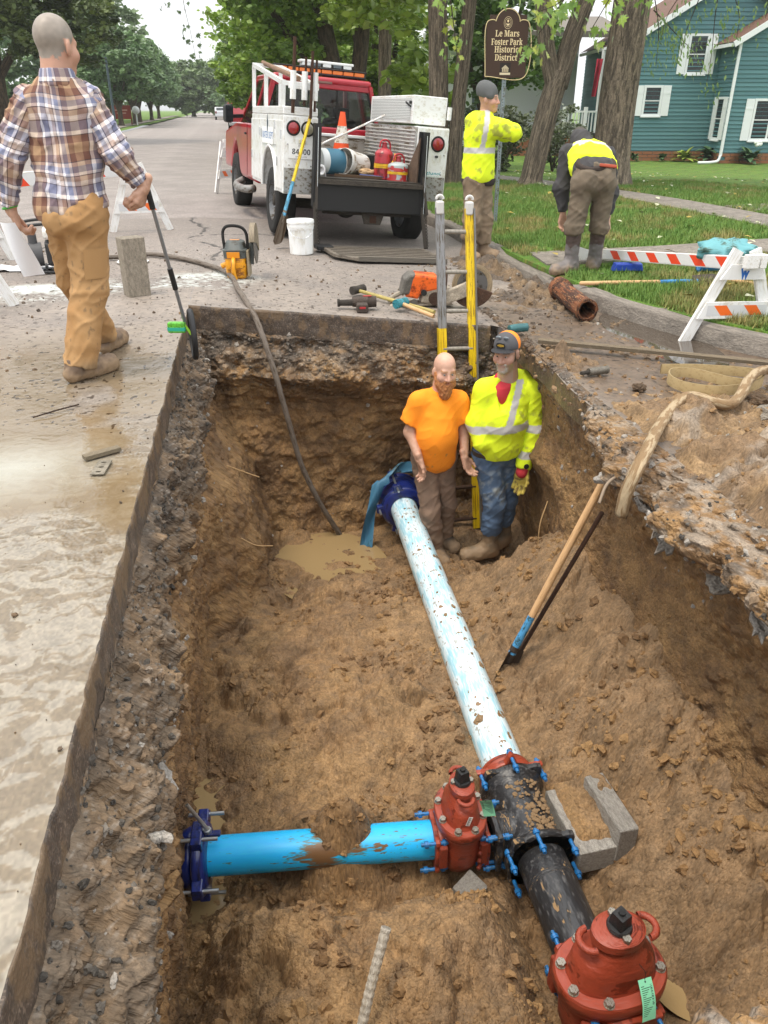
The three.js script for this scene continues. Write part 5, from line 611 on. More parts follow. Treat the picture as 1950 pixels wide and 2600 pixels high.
{ const t = bedThing('timber_stake', 'brown wooden stake lying along the edge of the truck bed', 'stake', -0.1, -0.17, 0, 'stakes in the truck bed', 0.795); mesh('stick', [box(0.6, 0.03, 0.04, 0.05, 0, 0)], std('#6e5640', 0.9, { map: T_soil }), t); const u = bedThing('pry_tool', 'dark blue steel bar lying beside the wooden stake', 'bar', 0.1, -0.22, 0, null, 0.80); mesh('shaft', [rod([-0.12, 0.012, 0], [0.25, 0, 0.05], 0.011)], std('#3d4a7c', 0.5), u); const w = bedThing('work_gloves', 'crumpled tan work gloves lying between the pails and fuel cans', 'gloves', 0.08, -0.3, 0.4, null, 0.83); mesh('glove', [sph(0.07, 0, 0.01, 0, 1.6, 0.7, 0.9), sph(0.04, 0.12, 0.02, 0.02, 1.4, 0.7, 0.8)], std('#c2a27c', 0.95, { map: T_grime, bumpMap: T_blot, bumpScale: 0.02 }), w); }
{ const o = mesh('pole', [rod([0, 0, 0], [0.62, 0.22, -0.1], 0.014), rod([0.62, 0.22, -0.1], [1.15, 0.41, -0.19], 0.013)], std('#e3e4e2', 0.5, { map: T_grime })); o.position.copy(onTruck(-0.58, 1.0, -0.9)); o.rotation.y = 0.122; tag(o, 'long white pole lying slantwise across the truck bed behind the cone', 'pole'); }
// bars in the holders
[[-0.93, 1.42, 2.16, 0.02], [-0.80, 1.50, 1.98, 0.014], [-0.735, 1.38, 2.04, 0.017], [-0.68, 1.45, 1.96, 0.014]].forEach(([x, a, b, r], i) => { const A = onTruck(x, a, 0.08 + (i === 2 ? 0.05 : 0)), B = onTruck(x + 0.01, b, 0.08 + (i === 2 ? 0.03 : 0)); const o = mesh('digging_bar', [rod(A.toArray(), B.toArray(), r, r * 0.92)], M_rust); tag(o, ['thickest rusty bar standing in the truck rack holder', 'thin rusty bar in the middle rack holder', 'long rusty bar standing in front of the rack holders', 'thin rusty bar in the rack holder by the rear window'][i], 'bar', 'rusty bars in the truck rack'); });
{ const a = onTruck(-0.86, 2.02, -2.3), b = onTruck(-0.80, 1.78, -0.25); const o = mesh('rack_pipe', [rod(a.toArray(), b.toArray(), 0.028)], std('#9a7b62', 0.8, { map: T_soil })); tag(o, 'brown pipe lying on top of the sloping white rack', 'pipe'); }
{ // shovel leaning on the truck
  const A = V(0.50, roadY(0.5) + 0.02, -9.52), B = onTruck(-0.73, 1.40, 0.10), d = B.clone().sub(A).normalize(), at = s => A.clone().addScaledVector(d, s), L = B.distanceTo(A);
  const t = thing('shovel', 'long shovel with a yellow and blue handle leaning on the truck tail', 'shovel', [0, 0, 0]);
  mesh('handle', [rod(at(0.75).toArray(), at(L).toArray(), 0.019), sph(0.02, ...at(L).toArray())], std('#e3c629', 0.5, { map: T_grime }), t); mesh('lower_handle', [rod(at(0.36).toArray(), at(0.75).toArray(), 0.022, 0.02)], std('#5aa0c4', 0.55, { map: T_grime }), t);
  const bl = mesh('blade', [patch(10, 14, (u, v) => { const w = 0.095 * (v < 0.75 ? 0.72 + 0.28 * Math.sin(v * 2) : Math.sqrt(Math.max(0, 1 - ((v - 0.75) / 0.25) ** 2))); const x = (u - 0.5) * 2 * w; return [x, -v * 0.36, 0.03 * (x / 0.1) ** 2 - 0.02 * v]; })], std('#8b7e70', 0.5, { metalness: 0.4, side: THREE.DoubleSide, map: T_grime }), t); bl.position.copy(at(0.38)); bl.quaternion.setFromUnitVectors(V(0, 1, 0), d); bl.rotateY(0.9); mesh('socket', [rod(at(0.28).toArray(), at(0.42).toArray(), 0.012, 0.024)], bl.material, t);
}
// ---------- people: smooth-joined limbs meshed from a distance field ----------
// prim: {a, b, ra, rb, cut} tapered limb (cut: flat end at b) or {c, r:[rx,ry,rz], t} ellipsoid (t: turn about y, q: tilt about x)
function limbD(p, s) { const dx = p[0] - s.a[0], dy = p[1] - s.a[1], dz = p[2] - s.a[2], t = clamp((dx * s.u[0] + dy * s.u[1] + dz * s.u[2]) / s.l2), ex = dx - s.u[0] * t, ey = dy - s.u[1] * t, ez = dz - s.u[2] * t; let d = Math.sqrt(ex * ex + ey * ey + ez * ez) - lerp(s.ra, s.rb, t); if (s.cut) { const q = ((p[0] - s.b[0]) * s.u[0] + (p[1] - s.b[1]) * s.u[1] + (p[2] - s.b[2]) * s.u[2]) / Math.sqrt(s.l2); d = Math.max(d, q); } return d; }
function ellD(p, s) { let x = p[0] - s.c[0], y = p[1] - s.c[1], z = p[2] - s.c[2]; if (s.t) { const c = s.ct, n = s.st, X = c * x - n * z; z = n * x + c * z; x = X; } if (s.q) { const Y = s.cq * y + s.sq * z; z = -s.sq * y + s.cq * z; y = Y; } const k0 = Math.hypot(x / s.r[0], y / s.r[1], z / s.r[2]), k1 = Math.hypot(x / s.r[0] ** 2, y / s.r[1] ** 2, z / s.r[2] ** 2); return k1 < 1e-9 ? -Math.min(...s.r) : k0 * (k0 - 1) / k1; }
function snet(prims, cell, o = {}) {
  const k = o.k ?? 0.04, lo = [9, 9, 9], hi = [-9, -9, -9];
  for (const s of prims) { if (s.a) { s.u = [s.b[0] - s.a[0], s.b[1] - s.a[1], s.b[2] - s.a[2]]; s.l2 = Math.max(1e-8, s.u[0] ** 2 + s.u[1] ** 2 + s.u[2] ** 2); const m = Math.max(s.ra, s.rb); s.lo = [0, 1, 2].map(i => Math.min(s.a[i], s.b[i]) - m); s.hi = [0, 1, 2].map(i => Math.max(s.a[i], s.b[i]) + m); } else { const m = s.t || s.q ? Math.max(...s.r) : 0; s.lo = s.c.map((v, i) => v - (m || s.r[i])); s.hi = s.c.map((v, i) => v + (m || s.r[i])); if (s.t) { s.ct = Math.cos(s.t); s.st = Math.sin(s.t); } if (s.q) { s.cq = Math.cos(s.q); s.sq = Math.sin(s.q); } } for (let i = 0; i < 3; i++) { lo[i] = Math.min(lo[i], s.lo[i]); hi[i] = Math.max(hi[i], s.hi[i]); } }
  const pad = k * 0.5 + 3 * cell; for (let i = 0; i < 3; i++) { lo[i] -= pad; hi[i] += pad; }
  const n = [0, 1, 2].map(i => Math.ceil((hi[i] - lo[i]) / cell) + 1), [nx, ny, nz] = n, F = new Float32Array(nx * ny * nz).fill(0.3), id = (i, j, l) => (l * ny + j) * nx + i, p = [0, 0, 0];
  for (const s of prims) { const a = [0, 1, 2].map(i => Math.max(0, Math.floor((s.lo[i] - k - 3 * cell - lo[i]) / cell))), b = [0, 1, 2].map(i => Math.min(n[i] - 1, Math.ceil((s.hi[i] + k + 3 * cell - lo[i]) / cell))); for (let l = a[2]; l <= b[2]; l++) for (let j = a[1]; j <= b[1]; j++) for (let i = a[0]; i <= b[0]; i++) { p[0] = lo[0] + i * cell; p[1] = lo[1] + j * cell; p[2] = lo[2] + l * cell; const d = s.a ? limbD(p, s) : ellD(p, s), q = id(i, j, l), f = F[q]; if (s.sub) { const kk = 0.01, h = Math.max(kk - Math.abs(f + d), 0) / kk; F[q] = Math.max(f, -d) + h * h * kk * 0.25; } else { const kk = s.k ?? k, h = Math.max(kk - Math.abs(f - d), 0) / kk; F[q] = Math.min(f, d) - h * h * kk * 0.25; } } }
  if (o.mod) for (let l = 0; l < nz; l++) for (let j = 0; j < ny; j++) for (let i = 0; i < nx; i++) { const q = id(i, j, l); if (Math.abs(F[q]) < 0.06 || F[q] < 0) F[q] = o.mod(lo[0] + i * cell, lo[1] + j * cell, lo[2] + l * cell, F[q]); }
  const vi = new Int32Array(F.length).fill(-1), pos = [], ix = [], E = [[0, 1], [0, 2], [0, 4], [1, 3], [1, 5], [2, 3], [2, 6], [3, 7], [4, 5], [4, 6], [5, 7], [6, 7]], v = new Float32Array(8);
  for (let l = 0; l < nz - 1; l++) for (let j = 0; j < ny - 1; j++) for (let i = 0; i < nx - 1; i++) { let m = 0; for (let c = 0; c < 8; c++) { v[c] = F[id(i + (c & 1), j + ((c >> 1) & 1), l + (c >> 2))]; if (v[c] < 0) m |= 1 << c; } if (m === 0 || m === 255) continue; let x = 0, y = 0, z = 0, w = 0; for (const [a, b] of E) if ((v[a] < 0) !== (v[b] < 0)) { const t = v[a] / (v[a] - v[b]); x += lerp(a & 1, b & 1, t); y += lerp((a >> 1) & 1, (b >> 1) & 1, t); z += lerp(a >> 2, b >> 2, t); w++; } vi[id(i, j, l)] = pos.length / 3; pos.push(lo[0] + (i + x / w) * cell, lo[1] + (j + y / w) * cell, lo[2] + (l + z / w) * cell); }
  const quad = (a, b, c, d, f) => { if (a < 0 || b < 0 || c < 0 || d < 0) return; f ? ix.push(a, b, c, a, c, d) : ix.push(a, c, b, a, d, c); };
  for (let l = 1; l < nz - 1; l++) for (let j = 1; j < ny - 1; j++) for (let i = 1; i < nx - 1; i++) { const f = F[id(i, j, l)] < 0; if (f !== F[id(i + 1, j, l)] < 0) quad(vi[id(i, j - 1, l - 1)], vi[id(i, j, l - 1)], vi[id(i, j, l)], vi[id(i, j - 1, l)], f); if (f !== F[id(i, j + 1, l)] < 0) quad(vi[id(i - 1, j, l - 1)], vi[id(i - 1, j, l)], vi[id(i, j, l)], vi[id(i, j, l - 1)], f); if (f !== F[id(i, j, l + 1)] < 0) quad(vi[id(i - 1, j - 1, l)], vi[id(i, j - 1, l)], vi[id(i, j, l)], vi[id(i - 1, j, l)], f); }
  const g = new THREE.BufferGeometry(), P = new Float32Array(pos); g.setAttribute('position', new THREE.BufferAttribute(P, 3)); g.setIndex(ix); g.computeVertexNormals();
  const uv = new Float32Array(P.length / 3 * 2); for (let i = 0; i < P.length / 3; i++) { const t = o.uv ? o.uv(P[i * 3], P[i * 3 + 1], P[i * 3 + 2]) : [P[i * 3] + P[i * 3 + 2], P[i * 3 + 1]]; uv[i * 2] = t[0]; uv[i * 2 + 1] = t[1]; } g.setAttribute('uv', new THREE.BufferAttribute(uv, 2));
  if (o.col) { const C = new Float32Array(P.length); for (let i = 0; i < P.length / 3; i++) C.set(o.col(P[i * 3], P[i * 3 + 1], P[i * 3 + 2]), i * 3); g.setAttribute('color', new THREE.BufferAttribute(C, 3)); } return g;
}
const L3 = (a, b, ra, rb, x = {}) => ({ a, b, ra, rb, ...x });
const fold = (amp, f = 9, g = 20) => (x, y, z, d) => { const a = N3(x * f * 0.55 + 3, y * g * 0.5 + 0.5 * f * x, z * f * 0.55), b = N3(x * f * 0.5 - y * 6, y * g * 0.42 - x * 7, z * f * 0.5 + 5), q = N3(x * 2.2, y * 2.2, z * 2.2 + 8); return d + amp * (0.35 * q - 0.95 * Math.exp(-((a / 0.24) ** 2)) - 0.75 * Math.exp(-((b / 0.2) ** 2)) + 0.6); };
const SKIN = [0.50, 0.29, 0.20];
function headGeo(o = {}) { // face to +z, eyes at y = 0
  const P = [{ c: [0, 0.04, -0.012], r: [0.077, 0.092, 0.096] }, { c: [0, -0.045, 0.02], r: [0.060, 0.078, 0.066] }, { c: [0, -0.098, 0.055], r: [0.032, 0.026, 0.03] }, L3([-0.036, 0.020, 0.072], [0.036, 0.020, 0.072], 0.014, 0.014, { k: 0.02 }), { c: [-0.042, -0.032, 0.052], r: [0.028, 0.028, 0.03] }, { c: [0.042, -0.032, 0.052], r: [0.028, 0.028, 0.03] },
    L3([0, 0.012, 0.082], [0, -0.036, 0.103], 0.010, 0.014, { k: 0.012 }), { c: [-0.013, -0.040, 0.09], r: [0.010, 0.009, 0.012], k: 0.01 }, { c: [0.013, -0.040, 0.09], r: [0.010, 0.009, 0.012], k: 0.01 }, { c: [-0.031, 0.001, 0.098], r: [0.017, 0.010, 0.015], sub: 1 }, { c: [0.031, 0.001, 0.098], r: [0.017, 0.010, 0.015], sub: 1 }, L3([-0.02, -0.066, 0.078], [0.02, -0.066, 0.078], 0.008, 0.008, { k: 0.012 }), { c: [-0.079, -0.008, -0.008], r: [0.010, 0.033, 0.02], t: 0.35, k: 0.012 }, { c: [0.079, -0.008, -0.008], r: [0.010, 0.033, 0.02], t: -0.35, k: 0.012 }, L3([0, -0.05, -0.03], [0, -0.2, -0.045], o.neck ?? 0.058, (o.neck ?? 0.058) + 0.008)];
  return snet(P, 0.0045, { k: 0.03, col: (x, y, z) => { let c = o.skin ?? SKIN; const f = N3(x * 30, y * 30, z * 30) * 0.06; c = c.map(v => v * (1 + f)); if (Math.abs(x) < 0.026 && Math.abs(y + 0.066) < 0.008 && z > 0.07) c = mixc(c, [0.45, 0.17, 0.14], 0.7); if (z > 0.06 && y < 0.0 && y > -0.06) c = mixc(c, [0.55, 0.25, 0.19], 0.28); if (o.stubble && y < -0.05 && z > 0) c = mixc(c, o.stubble, 0.5); if (o.brow && z > 0.06 && Math.abs(y - 0.024 - 0.1 * Math.abs(Math.abs(x) - 0.03)) < 0.0055 && Math.abs(Math.abs(x) - 0.033) < 0.021) c = o.brow; if (o.hairCol && o.hairAt(x, y, z)) c = o.hairCol.map(v => v * (1 + 2 * f)); return c; } });
}
function handGeo(o = {}) { // fingers along -y, thumb to +x, palm faces +z
  const c = o.curl ?? 0.35, P = [], k = 0.012; const kn = [[-0.032, -0.078, 0.016, 0.8], [-0.011, -0.088, 0.017, 0.95], [0.011, -0.090, 0.017, 1.02], [0.032, -0.083, 0.016, 0.93]]; if (o.glove) kn.forEach(q => q[2] *= 1.2);
  for (const [x, y, r, l] of kn) { P.push(L3([x * 0.6, 0, 0], [x, y, 0.0], r * 1.1, r)); let a = [x, y, 0], t = c * 0.7; for (const [q, s] of [[0.046, 1], [0.029, 1.3], [0.022, 0.9]]) { const b = [a[0] + x * 0.05, a[1] - Math.cos(t) * q * l, a[2] + Math.sin(t) * q * l]; P.push(L3(a, b, r * 0.72, r * 0.62, { k: 0.005 })); a = b; t += c * s; } }
  P.push(L3([0.018, -0.02, 0.004], [0.042, -0.048, 0.014], 0.019, 0.015)); P.push(L3([0.042, -0.048, 0.014], [0.053, -0.082, 0.026], 0.0125, 0.011, { k: 0.008 })); P.push(L3([0.053, -0.082, 0.026], [0.050, -0.108, 0.036], 0.0115, 0.0095, { k: 0.006 })); P.push(L3([0, 0.05, 0], [0, -0.01, 0], 0.026, 0.027));
  return snet(P, 0.004, { k, col: (x, y, z) => o.col ? o.col(x, y, z) : SKIN.map(v => v * (0.95 + 0.12 * N3(x * 40, y * 40, z * 40) - (y < -0.14 ? 0.06 : 0))) });
}
const place = (g, p, r, s = 1) => { const m = new THREE.Matrix4().compose(V(...p), new THREE.Quaternion().setFromEuler(new THREE.Euler(...r, 'YXZ')), V(s, s, s)); return g.clone().applyMatrix4(m); };
const cmerge = gs => { gs = gs.map(g => { const n = g.index ? g.toNonIndexed() : g; return n; }); return mergeGeometries(gs); };
const M_skin = phys(lin(1, 1, 1), 0.5, { vertexColors: true, sheen: 0.15 }), cloth = (o = {}) => new THREE.MeshPhysicalMaterial({ vertexColors: true, roughness: 0.9, bumpMap: T_weave, bumpScale: 0.0015, sheen: 0.3, ...o });
const T_weave = dataTex(128, 128, (i, j) => 0.5 + 0.22 * Math.sin(i / 128 * 6.283 * 16) * Math.sin(j / 128 * 6.283 * 16) + 0.4 * (vfbm(i / 8, j / 8, 3, 16) - 0.5), false, 9);
const PY = -10.7 * Math.PI / 180;
const blot = (x, y, z, f = 5) => fbm(x * f, y * f + 3, z * f, 4);
function person(label, p, turn = 0) { const t = thing('person', label, 'person', p, PY + turn); return t; }
const limbs = (pts, r, x = {}) => pts.slice(1).map((b, i) => L3(pts[i], b, r[i], r[i + 1], i === pts.length - 2 ? x : {}));
function eyes(t, hp, hr, s, iris = '#4a3a2a') { for (const e of [-1, 1]) { const o = mesh('eye', place(merge([sph(0.0105, e * 0.031, 0.0005, 0.0755, 1, 0.72, 1)]), hp, hr, s), std('#a89c90', 0.5), t); mesh('iris', place(merge([sph(0.0058, e * 0.030, 0.0, 0.0815)]), hp, hr, s), std(iris, 0.2), o); } }
const bootGeo = (an, toe, top, r, col) => snet([L3(top, an, r * 1.12, r * 0.92, {}), L3(an, [lerp(an[0], toe[0], 0.35), an[1] * 0.62 + 0.005, lerp(an[2], toe[2], 0.35)], r * 0.92, r * 0.82), L3([an[0] - (toe[0] - an[0]) * 0.22, 0.045, an[2] - (toe[2] - an[2]) * 0.22], [toe[0], 0.042, toe[2]], 0.045, 0.046), L3([lerp(an[0], toe[0], 0.5), 0.055, lerp(an[2], toe[2], 0.5)], [toe[0], 0.05, toe[2]], 0.05, 0.048)], 0.009, { k: 0.05, mod: (x, y, z, d) => Math.max(d + 0.004 * N3(x * 20, y * 20, z * 20), -(y - 0.0), (y - top[1])), col });
const MUDB = [0.30, 0.205, 0.12], mudCol = (base, h, f = 6) => (x, y, z) => { const k = sst(h, h * 0.35, y + 0.35 * h * blot(x, y, z, f) * 2); return mixc(base.map(v => v * (0.9 + 0.4 * blot(x, y, z, 12))), MUDB, k * 0.85); };

{ // man in the orange shirt
  const t = person('bald man with ginger beard in orange shirt and brown trousers beside the ladder', [1.525, -1.92, -5.40]); t.scale.setScalar(0.965);
  const nk = [-0.06, 1.50, -0.02], hp = [-0.045, 1.655, 0.03], hr = [0.06, 0.28, -0.05], shL = [-0.235, 1.40, 0.01], elL = [-0.305, 1.15, 0.03], wrL = [-0.23, 0.97, 0.19], shR = [0.075, 1.39, -0.02], elR = [0.135, 1.14, -0.02], wrR = [0.135, 0.96, 0.10], hip = [-0.10, 0.90, -0.03];
  const hipL = [-0.175, 0.86, 0.0], knF = [-0.125, 0.47, 0.10], anF = [-0.075, 0.09, 0.06], toeF = [0.0, 0.05, 0.22], hipR = [-0.02, 0.86, -0.04], knB = [0.02, 0.46, -0.06], anB = [0.025, 0.09, -0.14], toeB = [0.10, 0.05, -0.02];
  const arm = c => SKIN.map(v => v * c), freck = (x, y, z) => SKIN.map((v, i) => v * (0.98 + 0.18 * N3(x * 30, y * 30, z * 30) * (i + 1) * 0.4));
  const core = snet([...limbs([shL, elL, wrL], [0.055, 0.047, 0.033]), ...limbs([shR, elR, wrR], [0.055, 0.047, 0.033]), L3(nk, [-0.09, 1.0, 0], 0.06, 0.13), L3([-0.09, 1.3, 0], [-0.2, 1.39, 0.01], 0.07, 0.06), L3([-0.09, 1.3, 0], [0.06, 1.38, -0.02], 0.07, 0.06), ...limbs([hipL, knF, anF], [0.07, 0.05, 0.04]), ...limbs([hipR, knB, anB], [0.07, 0.05, 0.04]), L3(hipL, hipR, 0.08, 0.08)], 0.011, { k: 0.04, col: freck });
  const HG = headGeo({ skin: [0.56, 0.33, 0.235], brow: [0.42, 0.21, 0.10] });
  mesh('body', cmerge([core, place(HG, hp, hr, 1.06), place(handGeo({ curl: 0.5 }), wrL, [0.25, -1.0, 0.15], 1.02), place(handGeo({ curl: 0.42 }), wrR, [-0.35, 0.9, 0.1], 1.02)]), M_skin, t); eyes(t, hp, hr, 1.06, '#5b6a70');
  mesh('beard', place(snet([{ c: [0, -0.085, 0.04], r: [0.062, 0.06, 0.055] }, { c: [0, -0.14, 0.055], r: [0.047, 0.062, 0.042] }, L3([-0.066, -0.01, 0.005], [-0.05, -0.08, 0.035], 0.017, 0.03), L3([0.066, -0.01, 0.005], [0.05, -0.08, 0.035], 0.017, 0.03), L3([-0.03, -0.052, 0.084], [0.03, -0.052, 0.084], 0.009, 0.009, { k: 0.008 }), { c: [0, -0.068, 0.098], r: [0.02, 0.0065, 0.018], sub: 1 }], 0.005, { k: 0.03, mod: (x, y, z, d) => d + 0.006 * N3(x * 60, y * 26, z * 60) + 0.003 * N3(x * 140, y * 60, z * 140), col: (x, y, z) => { const n = N3(x * 90, y * 30, z * 90); return [0.40 + 0.12 * n, 0.165 + 0.05 * n, 0.06 + 0.02 * n]; } }), hp, hr, 1.06), new THREE.MeshStandardMaterial({ vertexColors: true, roughness: 0.95 }), t);
  const OR = [0.98, 0.30, 0.012]; const dirt = (x, y, z) => mixc(OR, [0.42, 0.19, 0.06], 0.75 * sst(0.24, 0.42, blot(x, y, z, 7) * sst(1.3, 0.95, y) + 0.05));
  mesh('shirt', snet([L3([-0.08, 1.46, -0.01], [-0.09, 1.30, 0.0], 0.075, 0.15), { c: [-0.085, 1.32, 0.0], r: [0.175, 0.16, 0.12] }, { c: [-0.09, 1.12, 0.045], r: [0.172, 0.22, 0.17] }, { c: [-0.09, 0.95, 0.02], r: [0.168, 0.16, 0.15] }, ...limbs([[-0.19, 1.415, 0.0], shL, [-0.31, 1.225, 0.02]], [0.075, 0.08, 0.084], { cut: 1 }), ...limbs([[0.03, 1.41, -0.01], shR, [0.118, 1.225, -0.02]], [0.075, 0.08, 0.082], { cut: 1 })], 0.009, { k: 0.05, mod: (x, y, z, d) => { d = fold(0.0042, 3.6, 6)(x, y, z, d); d = Math.max(d, (0.865 - 0.10 * (z > 0 ? 1 : 0.4) * clamp(z * 5) + 0.05 * Math.sin(x * 5)) - y); return Math.max(d, y - 1.495 - 0.1 * Math.abs(x + 0.06) + z * 0.25); }, col: dirt }), cloth(), t);
  const BR = [0.225, 0.150, 0.105]; mesh('trousers', snet([L3([-0.17, 0.93, 0], [-0.03, 0.93, -0.02], 0.125, 0.12), { c: [-0.10, 0.90, -0.04], r: [0.18, 0.12, 0.14] }, ...limbs([hipL, knF, [-0.08, 0.07, 0.055]], [0.108, 0.085, 0.083], { cut: 1 }), ...limbs([hipR, knB, [0.022, 0.07, -0.14]], [0.105, 0.082, 0.078], { cut: 1 })], 0.009, { k: 0.035, mod: fold(0.008, 5, 11), col: (x, y, z) => mixc(BR.map(v => v * (1 + 0.5 * blot(x, y, z, 6))), [0.30, 0.22, 0.15], sst(0.45, 0.1, y + 0.3 * blot(x, y, z, 5)) * 0.6) }), cloth(), t);
  mesh('boot', bootGeo(anF, toeF, [-0.08, 0.15, 0.05], 0.05, mudCol([0.10, 0.075, 0.055], 0.2)), cloth({ roughness: 0.8 }), t); mesh('boot', bootGeo(anB, toeB, [0.022, 0.15, -0.14], 0.05, mudCol([0.10, 0.075, 0.055], 0.2)), cloth({ roughness: 0.8 }), t);
}
const HV = [0.74, 0.90, 0.02], SILV = [0.50, 0.49, 0.485];
{ // man in the lime hoodie and cap
  const t = person('man in orange and grey cap, lime hoodie, jeans and muddy rubber boots in the pit', [1.945, -1.925, -5.32]); t.scale.setScalar(1.03);
  const hp = [-0.025, 1.70, 0.06], hr = [0.10, -0.55, 0.03], shR = [0.205, 1.40, 0.02], elR = [0.225, 1.10, 0.06], wrR = [0.155, 0.83, 0.13], shL = [-0.15, 1.405, 0.03], elL = [-0.205, 1.18, 0.07], wrL = [-0.14, 1.02, 0.06];
  const hipL = [-0.10, 0.88, 0.02], hipR = [0.04, 0.88, -0.03], knF = [-0.03, 0.50, 0.07], anF = [-0.045, 0.10, 0.05], toeF = [-0.23, 0.05, 0.09], knB = [0.07, 0.49, -0.05], anB = [0.09, 0.10, -0.12], toeB = [-0.04, 0.05, -0.03];
  const core = snet([...limbs([shR, elR, wrR], [0.05, 0.043, 0.03]), ...limbs([shL, elL, wrL], [0.05, 0.043, 0.03]), L3([-0.01, 1.52, 0], [-0.03, 1.0, 0], 0.06, 0.12), L3([0, 1.36, 0], shR, 0.06, 0.05), L3([0, 1.36, 0], shL, 0.06, 0.05), ...limbs([hipL, knF, anF], [0.07, 0.05, 0.04]), ...limbs([hipR, knB, anB], [0.07, 0.05, 0.04])], 0.011, { col: () => SKIN });
  const HG = headGeo({ skin: [0.47, 0.275, 0.195], brow: [0.2, 0.15, 0.11], stubble: [0.45, 0.38, 0.32], hairCol: [0.12, 0.085, 0.06], hairAt: (x, y, z) => z < 0.02 && y > -0.055 && !(Math.abs(x) > 0.074 && z > -0.03) });
  mesh('body', cmerge([core, place(HG, hp, hr, 1.05), place(handGeo({ curl: 0.4 }), wrL, [0.6, 0.3, 0], 1)]), M_skin, t); eyes(t, hp, hr, 1.05);
  mesh('beard', place(snet([{ c: [0, -0.105, 0.058], r: [0.034, 0.03, 0.03] }, L3([-0.028, -0.054, 0.08], [0.028, -0.054, 0.08], 0.008, 0.008), L3([-0.03, -0.056, 0.076], [-0.026, -0.1, 0.064], 0.008, 0.012), L3([0.03, -0.056, 0.076], [0.026, -0.1, 0.064], 0.008, 0.012)], 0.0045, { k: 0.012, mod: (x, y, z, d) => d + 0.004 * N3(x * 90, y * 40, z * 90), col: (x, y, z) => { const n = N3(x * 90, y * 40, z * 90); return [0.48 + 0.12 * n, 0.42 + 0.1 * n, 0.36 + 0.1 * n]; } }), hp, hr, 1.05), new THREE.MeshStandardMaterial({ vertexColors: true, roughness: 1 }), t);
  // cap: dark front, orange back, brim, glasses resting on top
  const capM = new THREE.MeshStandardMaterial({ vertexColors: true, roughness: 0.85 }), cap = mesh('cap', place(snet([{ c: [0, 0.055, -0.012], r: [0.087, 0.092, 0.105] }], 0.005, { mod: (x, y, z, d) => Math.max(d, 0.036 - y - z * -0.12), col: (x, y, z) => z > 0.0 ? [0.075, 0.075, 0.082] : [0.92, 0.25, 0.02] }), hp, hr, 1.05), capM, t);
  mesh('cap_brim', place(patch(16, 8, (u, v) => { const a = lerp(-1.15, 1.15, u), r = 0.088 + 0.062 * v * Math.cos(a * 0.75); return [Math.sin(a) * lerp(0.084, 0.092, v) * 1.0, 0.058 - 0.006 * v - 0.022 * Math.sin(a) ** 2, Math.cos(a) * r + 0.004]; }), hp, hr, 1.05), std('#2a2a2d', 0.85, { side: THREE.DoubleSide }), cap);
  mesh('cap_badge', place(merge([ext([[-0.034, 0], [-0.026, 0.017], [0.026, 0.017], [0.034, 0], [0.026, -0.017], [-0.026, -0.017]], 0.004).translate(0, 0.082, 0.094)]), hp, hr, 1.05), std('#20201f', 0.7), cap); mesh('badge_print', place(merge([ext([[-0.026, 0], [-0.01, 0.009], [0.02, 0.007], [0.026, -0.003], [0, -0.009]], 0.002).translate(0, 0.082, 0.097)]), hp, hr, 1.05), std('#a8862c', 0.7), cap);
  for (const e of [-1, 1]) mesh('glasses_lens', place(merge([sph(0.019, e * 0.027, 0.128, 0.068, 1.1, 0.55, 0.35)]), hp, hr, 1.05), phys('#6d757b', 0.2), cap);
  mesh('undershirt', snet([{ c: [-0.04, 1.40, 0.045], r: [0.085, 0.12, 0.08] }, L3([-0.03, 1.5, 0.01], [-0.04, 1.4, 0.03], 0.06, 0.08)], 0.01, { mod: (x, y, z, d) => Math.max(d, y - 1.50 + (z - 0.03) * 0.55), col: () => [0.56, 0.035, 0.05] }), cloth(), t);
  const stripe = (x, y, z) => { let c = mixc(HV, [0.30, 0.32, 0.05], 0.7 * sst(0.22, 0.42, blot(x, y, z, 6)) * (x > 0.08 ? 1 : 0.5)); const sl = Math.abs(y - 1.165 - 0.10 * (x + 0.05)); if (sl < 0.029 && x < 0.2) c = SILV; if (y > 1.15 && y < 1.50 && x < 0.16) { const q = Math.abs(x - 0.01 - 0.28 * (y - 1.2)); if (q < 0.026 && z > 0) c = SILV; } return c; };
  const armStripe = (x, y, z) => { let c = mixc(HV, [0.30, 0.32, 0.05], 0.8 * sst(0.18, 0.4, blot(x, y, z, 6))); if (Math.abs(y - 1.145) < 0.03 || Math.abs(y - 0.945) < 0.03) c = SILV; return c; };
  mesh('hoodie', snet([{ c: [0.02, 1.35, 0.0], r: [0.215, 0.15, 0.14] }, { c: [-0.01, 1.18, 0.05], r: [0.195, 0.20, 0.172] }, { c: [-0.01, 1.02, 0.04], r: [0.19, 0.12, 0.16] }, L3([-0.03, 0.97, 0.02], [0.0, 0.965, -0.02], 0.165, 0.165), ...limbs([[-0.08, 1.42, 0.01], shL, elL, [-0.18, 1.04, 0.15]], [0.08, 0.085, 0.078, 0.06]),
    { c: [0.06, 1.475, -0.07], r: [0.13, 0.07, 0.10] }, { c: [0.15, 1.455, -0.02], r: [0.085, 0.05, 0.08] }, { c: [-0.03, 1.50, 0.115], r: [0.055, 0.10, 0.07], sub: 1 }, { c: [-0.04, 1.43, 0.16], r: [0.042, 0.13, 0.08], sub: 1 }], 0.009, { k: 0.05, mod: (x, y, z, d) => Math.max(fold(0.0056, 4.2, 7.5)(x, y, z, d), 0.905 + 0.008 * Math.sin(x * 14) - y), col: stripe }), cloth(), t);
  mesh('sleeve', snet(limbs([[0.13, 1.41, 0.01], shR, elR, wrR], [0.085, 0.092, 0.082, 0.058], { cut: 1 }), 0.008, { k: 0.03, mod: fold(0.007, 6, 13), col: armStripe }), cloth(), t);
